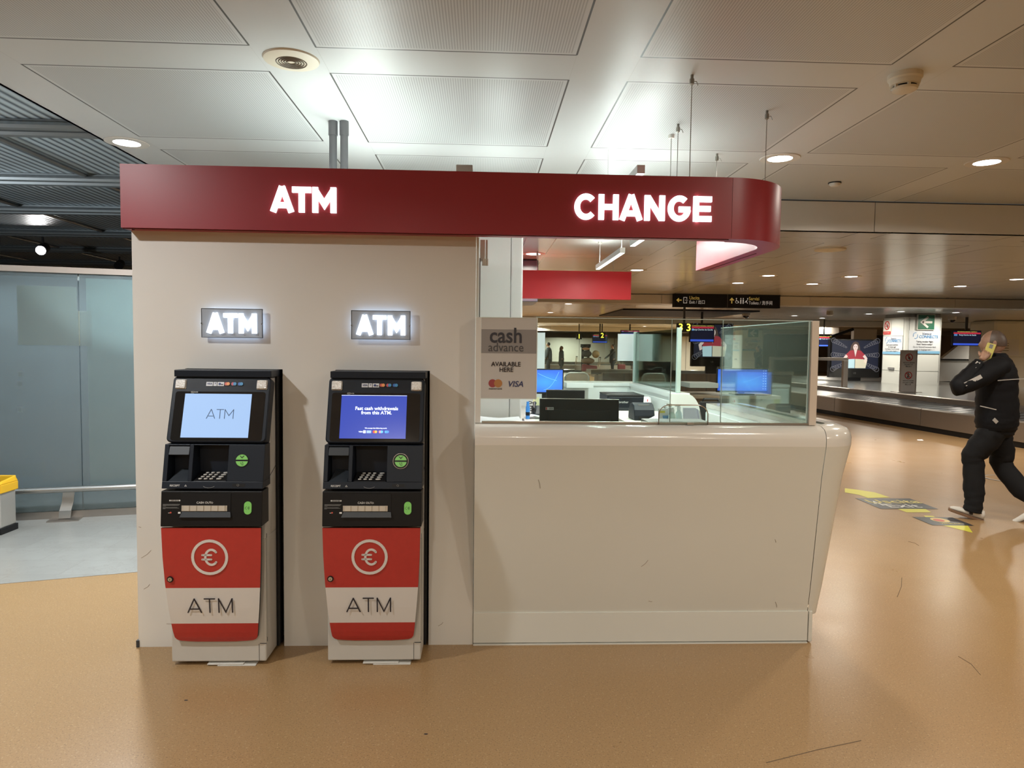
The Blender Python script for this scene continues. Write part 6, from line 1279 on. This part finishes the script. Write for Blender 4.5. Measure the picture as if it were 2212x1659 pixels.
# man walking left while phoning, at the right edge
F_ = Vector((-.74, .67, 0)).normalized(); L_ = Vector((-F_.y, F_.x, 0)); O_ = Vector((4.78, 6.22, 0))
def W_(f, l, z): return O_ + F_*f + L_*l + UZ*z
man = thing('person', 'bald man in a black jacket walking left with a yellow phone at his ear', 'person', O_)
Lf, Rf = W_(.16, .15, 0), W_(-.38, -.07, 0)
el, wr = Vector((4.255, 6.02, 1.235)), Vector((4.50, 6.08, 1.475))
sh_l, sh_r = W_(.0, .185, 1.415), W_(-.01, -.185, 1.42)
er, wrr = W_(.02, -.25, 1.13), W_(.02, -.21, .98)
J = [W_(0, 0, .95), W_(.01, 0, 1.10), W_(.015, 0, 1.27), W_(.01, 0, 1.42), W_(.02, 0, 1.50), W_(.035, 0, 1.56),
     W_(0, .095, .90), W_(.15, .12, .50), Lf + UZ*.10, Lf + F_*.10 + UZ*.055,
     W_(0, -.095, .90), W_(-.08, -.10, .50), Rf + UZ*.13, Rf + F_*.10 + UZ*.05,
     sh_l, el, wr, sh_r, er, wrr]
rad = [(.13, .10), (.12, .09), (.14, .10), (.10, .085), (.058, .058), (.052, .052), (.085,)*2, (.056,)*2, (.038,)*2, (.03,)*2, (.085,)*2, (.056,)*2, (.038,)*2, (.03,)*2, (.058,)*2, (.042,)*2, (.028,)*2, (.058,)*2, (.042,)*2, (.028,)*2]
E_ = [(0,1),(1,2),(2,3),(3,4),(4,5),(0,6),(6,7),(7,8),(8,9),(0,10),(10,11),(11,12),(12,13),(3,14),(14,15),(15,16),(3,17),(17,18),(18,19)]
skin_obj('body', [tuple(p) + r_ for p, r_ in zip(J, rad)], E_, m_skin, man)
Fh = (F_ + Vector((-.15, 0, .02))).normalized(); Lh = UZ.cross(Fh).normalized(); hc = W_(.055, 0, 1.632)
m_scalp = mat('shaved_scalp', (.085, .058, .045), .5, var=.15, vs=40)
mb = MB(); head_mesh(mb, hc, Fh, Lh, 1.02)
hd = mb.build('head', m_skin, man, smooth='all')
# close-cropped hair on back and sides: shell slightly above the scalp
mb = MB(); rings = []
for i in range(9):
    t = .30 + 1.45*i/8; ring = []
    for j in range(17):
        q = PI*.42 + (2*PI - PI*.84)*j/16; r = math.sin(t); z = math.cos(t); k = max(0, -z)
        x = math.cos(q)*r*.106; y = math.sin(q)*r*.0785*(1 - .28*k); ring.append(hc + (Fh*x + Lh*y + UZ*z*.1215)*1.03)
    rings.append(ring)
mb.loft(rings, cap=False, closed=False); mb.build('cropped_hair', m_scalp, man, smooth='all')
m_jack = mat('jacket_black', (.0045, .0045, .006), .7, spec=.2, bump=.15, vs=14); m_trou = mat('trousers_black', (.009, .009, .010), .8, spec=.2, bump=.1, vs=10)
# jacket and trousers as lofted garments
def spline(P, n=5):
    out = []
    for i in range(len(P) - 1):
        p0, p1, p2, p3 = P[max(i-1, 0)], P[i], P[i+1], P[min(i+2, len(P)-1)]
        for k in range(n):
            t = k/n; out.append([.5*((2*b_) + (-a_ + c_)*t + (2*a_ - 5*b_ + 4*c_ - d_)*t*t + (-a_ + 3*b_ - 3*c_ + d_)*t**3) for a_, b_, c_, d_ in zip(p0, p1, p2, p3)])
    return out + [list(P[-1])]
def limb(mb, pts, n=18):
    Q = spline([tuple(p) + (r,) for p, r in pts]); P = [Vector(q[:3]) for q in Q]; R_ = []; ref = Vector((.3, .8, .2)).normalized()
    for i, p in enumerate(P):
        t = (P[min(i+1, len(P)-1)] - P[max(i-1, 0)]).normalized(); x = t.cross(ref).normalized(); y = x.cross(t); r = Q[i][3]
        wr_ = lambda k: 1 + .045*math.sin(i*2.1 + 2*math.cos(2*PI*k/n)) + .02*math.sin(i*5.3 + k)
        R_.append([p + (x*math.cos(2*PI*k/n) + y*math.sin(2*PI*k/n))*r*wr_(k) for k in range(n)])
    mb.loft(R_)
def trunk(mb, rows, n=28):
    Q = spline(rows); R_ = []
    for i, (f, z, a, b_, l) in enumerate(Q): R_.append([W_(f + b_*math.sin(2*PI*k/n)*(1 + .03*math.sin(i*1.7 + k*.9)), l + a*math.cos(2*PI*k/n)*(1 + .02*math.sin(i*2.3 + k)), z) for k in range(n)])
    mb.loft(R_)
mb = MB(); trunk(mb, [(0, .84, .205, .155, 0), (0, .90, .225, .17, 0), (0, 1.02, .225, .17, 0), (.01, 1.18, .235, .165, 0), (.005, 1.32, .245, .155, 0), (-.005, 1.42, .205, .12, 0), (.0, 1.475, .13, .09, 0), (.02, 1.53, .078, .078, 0), (.03, 1.545, .07, .07, 0)])
limb(mb, [(W_(0, .10, 1.40), .09), (sh_l, .095), ((sh_l + el)/2 + Vector((0, 0, -.01)), .088), (el, .076), (el*.6 + wr*.4, .068), (el*.22 + wr*.78, .052), (el*.08 + wr*.92, .045)]); limb(mb, [(W_(0, -.10, 1.40), .09), (sh_r, .095), ((sh_r + er)/2, .085), (er, .072), (wrr*.9 + er*.1, .046)])
mb.build('jacket', m_jack, man, smooth='all')
kn, knr = W_(.15, .12, .50), W_(-.05, -.10, .50)
mb = MB(); trunk(mb, [(0, .98, .17, .13, 0), (0, .92, .19, .145, 0), (0, .86, .195, .15, 0), (.0, .80, .18, .14, 0), (.01, .77, .14, .11, 0)])
limb(mb, [(W_(.0, .085, .90), .11), (W_(.05, .10, .76), .115), (kn + UZ*.10, .098), (kn, .088), (kn*.5 + Lf*.5 + UZ*.02 - F_*.02, .086), (Lf + UZ*.16 - F_*.03, .074), (Lf + UZ*.075 - F_*.02, .080)])
limb(mb, [(W_(.0, -.085, .90), .11), (W_(-.01, -.10, .76), .115), (knr + UZ*.10, .098), (knr, .088), (knr*.5 + Rf*.5 + UZ*.03, .085), (Rf + UZ*.20, .073), (Rf + UZ*.12, .078)])
mb.build('trousers', m_trou, man, smooth='all')
def shoe(p, f, pit, label):
    l = UZ.cross(f); q = Matrix.Rotation(pit, 3, l); ff = q @ f; uu = q @ UZ
    def R_(x, w_, h0, h1): return [p + ff*x + l*(w_*math.cos(a)) + uu*(h0 + (h1 - h0)*(.5 + .5*math.sin(a))) for a in [2*PI*k/14 for k in range(14)]]
    mb = MB(); mb.loft([R_(-.085, .024, .022, .07), R_(-.07, .036, .020, .105), R_(-.02, .040, .018, .110), R_(.04, .044, .018, .085), R_(.11, .050, .018, .066), R_(.165, .044, .018, .052), R_(.190, .024, .02, .040)])
    o = mb.build('shoe', mat('shoe_white', (.60, .57, .52), .5), man, smooth='all')
    mb = MB(); mb.loft([[p + ff*x + l*w_ + uu*0 , p + ff*x - l*w_, p + ff*x - l*w_*1.02 + uu*.024, p + ff*x + l*w_*1.02 + uu*.024] for x, w_ in ((-.095, .022), (-.075, .038), (-.01, .041), (.05, .046), (.12, .053), (.175, .045), (.20, .022))])
    mb.build('sole', mat('gum_sole', (.20, .11, .06), .5), o, bevel=.004)
    MB().ball(p + ff*.02 + l*.041 + uu*.055, .028, .005, .018).build('side_mark', m_ink, o); return o
fl = (F_*.97 + Vector((-.3, 0, 0))).normalized()
shoe(Lf - F_*.02 + UZ*.004, fl, math.radians(-16), ''); shoe(Rf + F_*.06 + UZ*.03, fl, math.radians(28), '')
mb = MB(); ph = Vector((4.595, 6.115, 1.555)); pu = Vector((.30, -.05, .95)).normalized(); pn = Vector((-.35, -.93, .05)); pn = (pn - pu*pn.dot(pu)).normalized(); ps_ = pu.cross(pn)
hand(mb, wr + (ph - wr)*.10, (ph - wr) + UZ*.02, -pn*.2 + Vector((.5, .8, .1)), .95, .55, 1)
mb.build('hand', m_skin, man, smooth='all')
mb = MB(); hand(mb, wrr, F_ - UZ*.3, L_, .95, .5, 1); mb.build('hand', m_skin, man, smooth='all')
t = thing('phone', 'yellow cased phone held at the ear of the walking man', 'phone', ph)
def obx(c, a, b, e, ha, hb, he): return MB().hexa([c - a*ha - b*hb - e*he, c + a*ha - b*hb - e*he, c + a*ha + b*hb - e*he, c - a*ha + b*hb - e*he], [c - a*ha - b*hb + e*he, c + a*ha - b*hb + e*he, c + a*ha + b*hb + e*he, c - a*ha + b*hb + e*he])
obx(ph, ps_, pu, pn, .037, .078, .006).build('case', mat('phone_yellow', (.55, .50, .14), .4), t, bevel=.006, seg=3); obx(ph + pn*.0065 + pu*.05, ps_, pu, pn, .014, .018, .001).build('camera_bump', m_grey, t)
m_refl = mat('reflective_grey', (.38, .36, .34), .5)
# pale panels on the sleeve and piping on the back
def strip(pts, w_, nrm, name='piping', m_=None):
    pts = [Vector(p) for p in pts]; nrm = Vector(nrm).normalized(); mb = MB(); R_ = []
    for i, p in enumerate(pts):
        d_ = (pts[min(i+1, len(pts)-1)] - pts[max(i-1, 0)]).normalized(); s_ = d_.cross(nrm).normalized()*w_/2; R_.append([p - s_, p + s_, p + s_ + nrm*.003, p - s_ + nrm*.003])
    mb.loft(R_); return mb.build(name, m_ or m_refl, man)
def onlimb(a, b, r, f_, nrm): p = a + (b - a)*f_; return p + Vector(nrm).normalized()*r
nr = Vector((-.10, -1, .25))
strip([onlimb(sh_l, el, .083, .55, nr), onlimb(sh_l, el, .076, .75, nr), onlimb(sh_l, el, .07, .95, nr)], .035, nr, 'sleeve_patch')
nr2 = Vector((-.5, -.8, .35)); strip([onlimb(el, wr, .064, .30, nr2), onlimb(el, wr, .055, .55, nr2), onlimb(el, wr, .047, .88, nr2)], .03, nr2, 'sleeve_patch')
bk = Vector((-.1, -1, 0))
def onback(px, py, y=6.03): return atY(px, py, y)
strip([onback(2155, 822, 6.00), onback(2180, 820, 6.02), onback(2211, 818, 6.05)], .008, bk); strip([onback(2117, 877, 6.02), onback(2135, 881, 5.995), onback(2152, 885, 6.0)], .008, bk)
strip([onback(2146, 905, 5.975), onback(2154, 913, 5.975)], .03, bk, 'pocket_mark')

def bystander(label, px, yfoot, h, face, coat, legs, coatlen, hairm, arm=None, skirt=False, y=None, group=None, wd=1.0):
    p0 = atZ(px, yfoot, 0) if y is None else Vector((atY(px, yfoot, y).x, y, 0)); f = Vector((math.sin(face), math.cos(face), 0)); l = UZ.cross(f); s = h/1.75
    def Q(a, b, z): return p0 + (f*a + l*b)*s + UZ*z*s
    t = thing('person', label, 'person', p0)
    J = [Q(0,0,.95), Q(0,0,1.25), Q(0,0,1.42), Q(0,0,1.52), Q(.02,0,1.60), Q(0,.09,.85), Q(.03,.1,.48), Q(0,.1,.06), Q(.12,.1,.03), Q(0,-.09,.85), Q(.0,-.1,.48), Q(-.05,-.1,.06), Q(.07,-.1,.03), Q(0,.18,1.40)]
    al, ar = arm if arm else ((Q(.0,.26,1.12), Q(.10,.27,.88)), (Q(.0,-.26,1.12), Q(.10,-.27,.88)))
    if arm: al = tuple(Q(*a) for a in arm[0]); ar = tuple(Q(*a) for a in arm[1])
    J += [al[0], al[1], Q(0,-.18,1.40), ar[0], ar[1]]; r_ = [(.13,.10), (.14,.10), (.10,.08), (.055,.055), (.075,.09), (.085,)*2, (.055,)*2, (.038,)*2, (.03,)*2, (.085,)*2, (.055,)*2, (.038,)*2, (.03,)*2, (.055,)*2, (.04,)*2, (.03,)*2, (.055,)*2, (.04,)*2, (.03,)*2]
    E2 = [(0,1),(1,2),(2,3),(3,4),(0,5),(5,6),(6,7),(7,8),(0,9),(9,10),(10,11),(11,12),(2,13),(13,14),(14,15),(2,16),(16,17),(17,18)]
    skin_obj('body', [tuple(p) + (a*s, b*s) for p, (a, b) in zip(J, r_)], E2, m_skin, t, sub=1)
    mb = MB(); head_mesh(mb, Q(.025, 0, 1.635), f, l, s); mb.build('head', m_skin, t, smooth='all')
    mb = MB(); hc = Q(.0, 0, 1.665)
    mb.ball(hc, .095*s, .090*s, .10*s, 14, 8)
    if skirt: mb.ball(Q(-.05, 0, 1.55), .085*s, .08*s, .16*s, 12, 8)
    mb.build('hair', hairm, t, smooth='all')
    c0 = [Q(0,0,coatlen), Q(0,0,(coatlen+1.1)/2), Q(0,0,1.1), Q(0,0,1.30), Q(0,0,1.43), Q(.0,0,1.51), Q(0,.19,1.41), al[0], al[0]*.1 + al[1]*.9, Q(0,-.19,1.41), ar[0], ar[0]*.1 + ar[1]*.9]
    cr = [(.20*wd,.17), (.19*wd,.16), (.18*wd,.145), (.20*wd,.14), (.13,.10), (.065,.06), (.085,)*2, (.062,)*2, (.045,)*2, (.085,)*2, (.062,)*2, (.045,)*2]
    skin_obj('coat', [tuple(p) + (a*s, b*s) for p, (a, b) in zip(c0, cr)], [(0,1),(1,2),(2,3),(3,4),(4,5),(4,6),(6,7),(7,8),(4,9),(9,10),(10,11)], coat, t, sub=1)
    tt = [Q(0,0,.93), Q(0,.09,.8), Q(.03,.1,.48), Q(0,.1,.10), Q(0,-.09,.8), Q(0,-.1,.48), Q(-.05,-.1,.10)]
    skin_obj('trousers', [tuple(p) + (a*s, b*s) for p, (a, b) in zip(tt, [(.15,.12), (.10,)*2, (.075,)*2, (.06,)*2, (.10,)*2, (.075,)*2, (.06,)*2])], [(0,1),(1,2),(2,3),(0,4),(4,5),(5,6)], legs, t, sub=1)
    for b_ in (.1, -.1): o0 = Q(.05 if b_ > 0 else .0, b_, 0); MB().hexa([o0 - f*.10*s - l*.045*s, o0 + f*.17*s - l*.045*s, o0 + f*.17*s + l*.045*s, o0 - f*.10*s + l*.045*s], [o0 - f*.09*s - l*.035*s + UZ*.09*s, o0 + f*.12*s - l*.035*s + UZ*.06*s, o0 + f*.12*s + l*.035*s + UZ*.06*s, o0 - f*.09*s + l*.035*s + UZ*.09*s]).build('shoe', m_black, t, bevel=.01)
    return t, Q
m_hd = mat('hair_dark', (.015, .012, .011), .6); m_hb = mat('hair_brown', (.10, .06, .04), .6); m_cn = mat('coat_navy', (.018, .024, .032), .7); m_cg = mat('coat_grey', (.05, .058, .062), .8); m_ck = mat('coat_black', (.010, .011, .013), .6)
bystander('person in a dark blue hooded coat partly behind the white notice board', 1184, 812, 1.80, math.radians(-70), m_cn, m_cn, .62, m_hd, wd=1.15)
bystander('woman with long brown hair in a long grey coat facing right', 1212, 806, 1.62, math.radians(80), m_cg, m_cg, .40, m_hb, skirt=True)
tman, QM = bystander('person in a long black coat holding a loaded luggage trolley', 1323, 811, 1.74, math.radians(-100), m_ck, m_ck, .62, m_hd, arm=(((.22, .16, 1.18), (.55, .10, .92)), ((-.02, -.24, 1.12), (.04, -.24, .86))), wd=1.1)
bystander('person with long dark hair, one hand at the face, before the far column', 1637, 812, 1.70, math.radians(-80), m_cn, m_ck, .75, m_hd, arm=(((.20, .22, 1.22), (.16, .06, 1.55)), ((-.02, -.24, 1.12), (.10, -.24, .9))), skirt=True, y=30)
# luggage trolley with bags
def trolley(label, px, py, sc_=1.0):
    p = atZ(px, py, 0); t = thing('luggage_trolley', label, 'trolley', p); x, y = p.x, p.y; S = sc_
    mb = MB()
    MB().tube([(x - .55*S, y, .18), (x + .35*S, y, .18), (x + .45*S, y, .55), (x + .50*S, y, 1.0)], .02, 8).build('side_frame', m_chrome, t, smooth=True); MB().tube([(x - .55*S, y + .5, .18), (x + .35*S, y + .5, .18), (x + .45*S, y + .5, .55), (x + .50*S, y + .5, 1.0)], .02, 8).build('side_frame', m_chrome, t, smooth=True)
    MB().tube([(x + .50*S, y - .03, 1.0), (x + .50*S, y + .53, 1.0)], .024, 8).build('handle', m_black, t); MB().box(x - .5*S, x + .38*S, y + .02, y + .48, .18, .21).build('platform', m_alu, t)
    for dx_, dy_ in ((-.5, .05), (-.5, .45), (.34, .05), (.34, .45)): MB().tube([(x + dx_*S, y + dy_ - .02, .075), (x + dx_*S, y + dy_ + .02, .075)], .075, 14).build('wheel', m_black, t)
    return t, x, y
t, x, y = trolley('loaded luggage trolley pushed by the person in black', 1278, 810)
o = MB().hexa([(x - .55, y + .03, .215), (x + .30, y + .03, .215), (x + .30, y + .47, .215), (x - .55, y + .47, .215)], [(x - .50, y + .05, .62), (x + .34, y + .05, .50), (x + .34, y + .45, .50), (x - .50, y + .45, .62)]).build('suitcase', mat('case_red', (.14, .022, .03), .5), bevel=.05); tag(o, 'dark red soft suitcase lying at the bottom of the luggage trolley', 'suitcase')
o = MB().ball((x - .20, y + .25, .80), .40, .22, .18, 14, 8).build('duffel_bag', mat('bag_tan', (.16, .12, .09), .7), smooth='all'); tag(o, 'brown bag lying across the red suitcase on the trolley', 'bag')
o = MB().ball((x - .27, y + .25, 1.20), .30, .22, .20, 14, 8).build('backpack', mat('bag_slate', (.045, .05, .06), .7), smooth='all'); tag(o, 'dark slate backpack on top of the trolley load', 'bag')
o = MB().ball((x + .26, y + .25, 1.18), .22, .20, .22, 14, 8).build('pillow_bundle', mat('bundle_tan', (.34, .26, .15), .8), smooth='all'); tag(o, 'tan bundle at the right top of the trolley load', 'bundle')
o = MB().ball((x - .32, y + .22, 1.48), .22, .16, .08, 12, 6).build('travel_pillow', mat('pillow_peach', (.45, .26, .16), .8), smooth='all'); tag(o, 'peach coloured neck pillow high on the trolley load', 'pillow')
o = MB().ball((x - .34, y + .22, 1.65), .17, .14, .09, 12, 6).build('cap', m_black, smooth='all'); tag(o, 'black cap on the very top of the trolley load', 'hat')
t, x, y = trolley('empty luggage trolley beside the woman in the grey coat', 1229, 805)
p = atZ(1343, 813, 0); t = thing('suitcase', 'upright dark red suitcase with its handle up, right of the person in black', 'suitcase', p); MB().box(p.x - .20, p.x + .20, p.y, p.y + .28, .05, .66).build('shell', mat('case_red', 'fff'), t, bevel=.04); mb = MB(); MB().tube([(p.x - .09, p.y + .2, .66), (p.x - .09, p.y + .2, 1.02), (p.x + .09, p.y + .2, 1.02), (p.x + .09, p.y + .2, .66)], .012, 6).build('handle', m_alu, t)
for dx_ in (-.15, .15): MB().tube([(p.x + dx_, p.y + .1, .025), (p.x + dx_ + .03, p.y + .1, .025)], .03, 10).build('wheel', m_black, t)
# belt-side terminal post behind the far people
for px in (1259, 1271):
    p = atY(px, 747, 41); tag(MB().tube([(p.x, 41, 0), (p.x, 41, p.z - .1), (p.x, 41, p.z - .1), (p.x, 41, p.z + .1)], [.08, .08, .14, .14], 10).build('barrier_post', m_signb), ('left' if px < 1265 else 'right') + ' of the two dark posts behind the loaded trolley', 'post')

# lettering as plain meshes
bpy.context.view_layer.update(); dg = bpy.context.evaluated_depsgraph_get()
for o in [o for o in col.objects if o.type == 'FONT']:
    me = bpy.data.meshes.new_from_object(o.evaluated_get(dg)); n = o.name; o.name = n + '_old'; me.name = n
    k = bpy.data.objects.new(n, me); col.objects.link(k); k.parent = o.parent; k.matrix_local = o.matrix_local
    for c_ in o.children: c_.parent = k
    if 'label' in o: k['label'] = o['label']
    bpy.data.objects.remove(o)
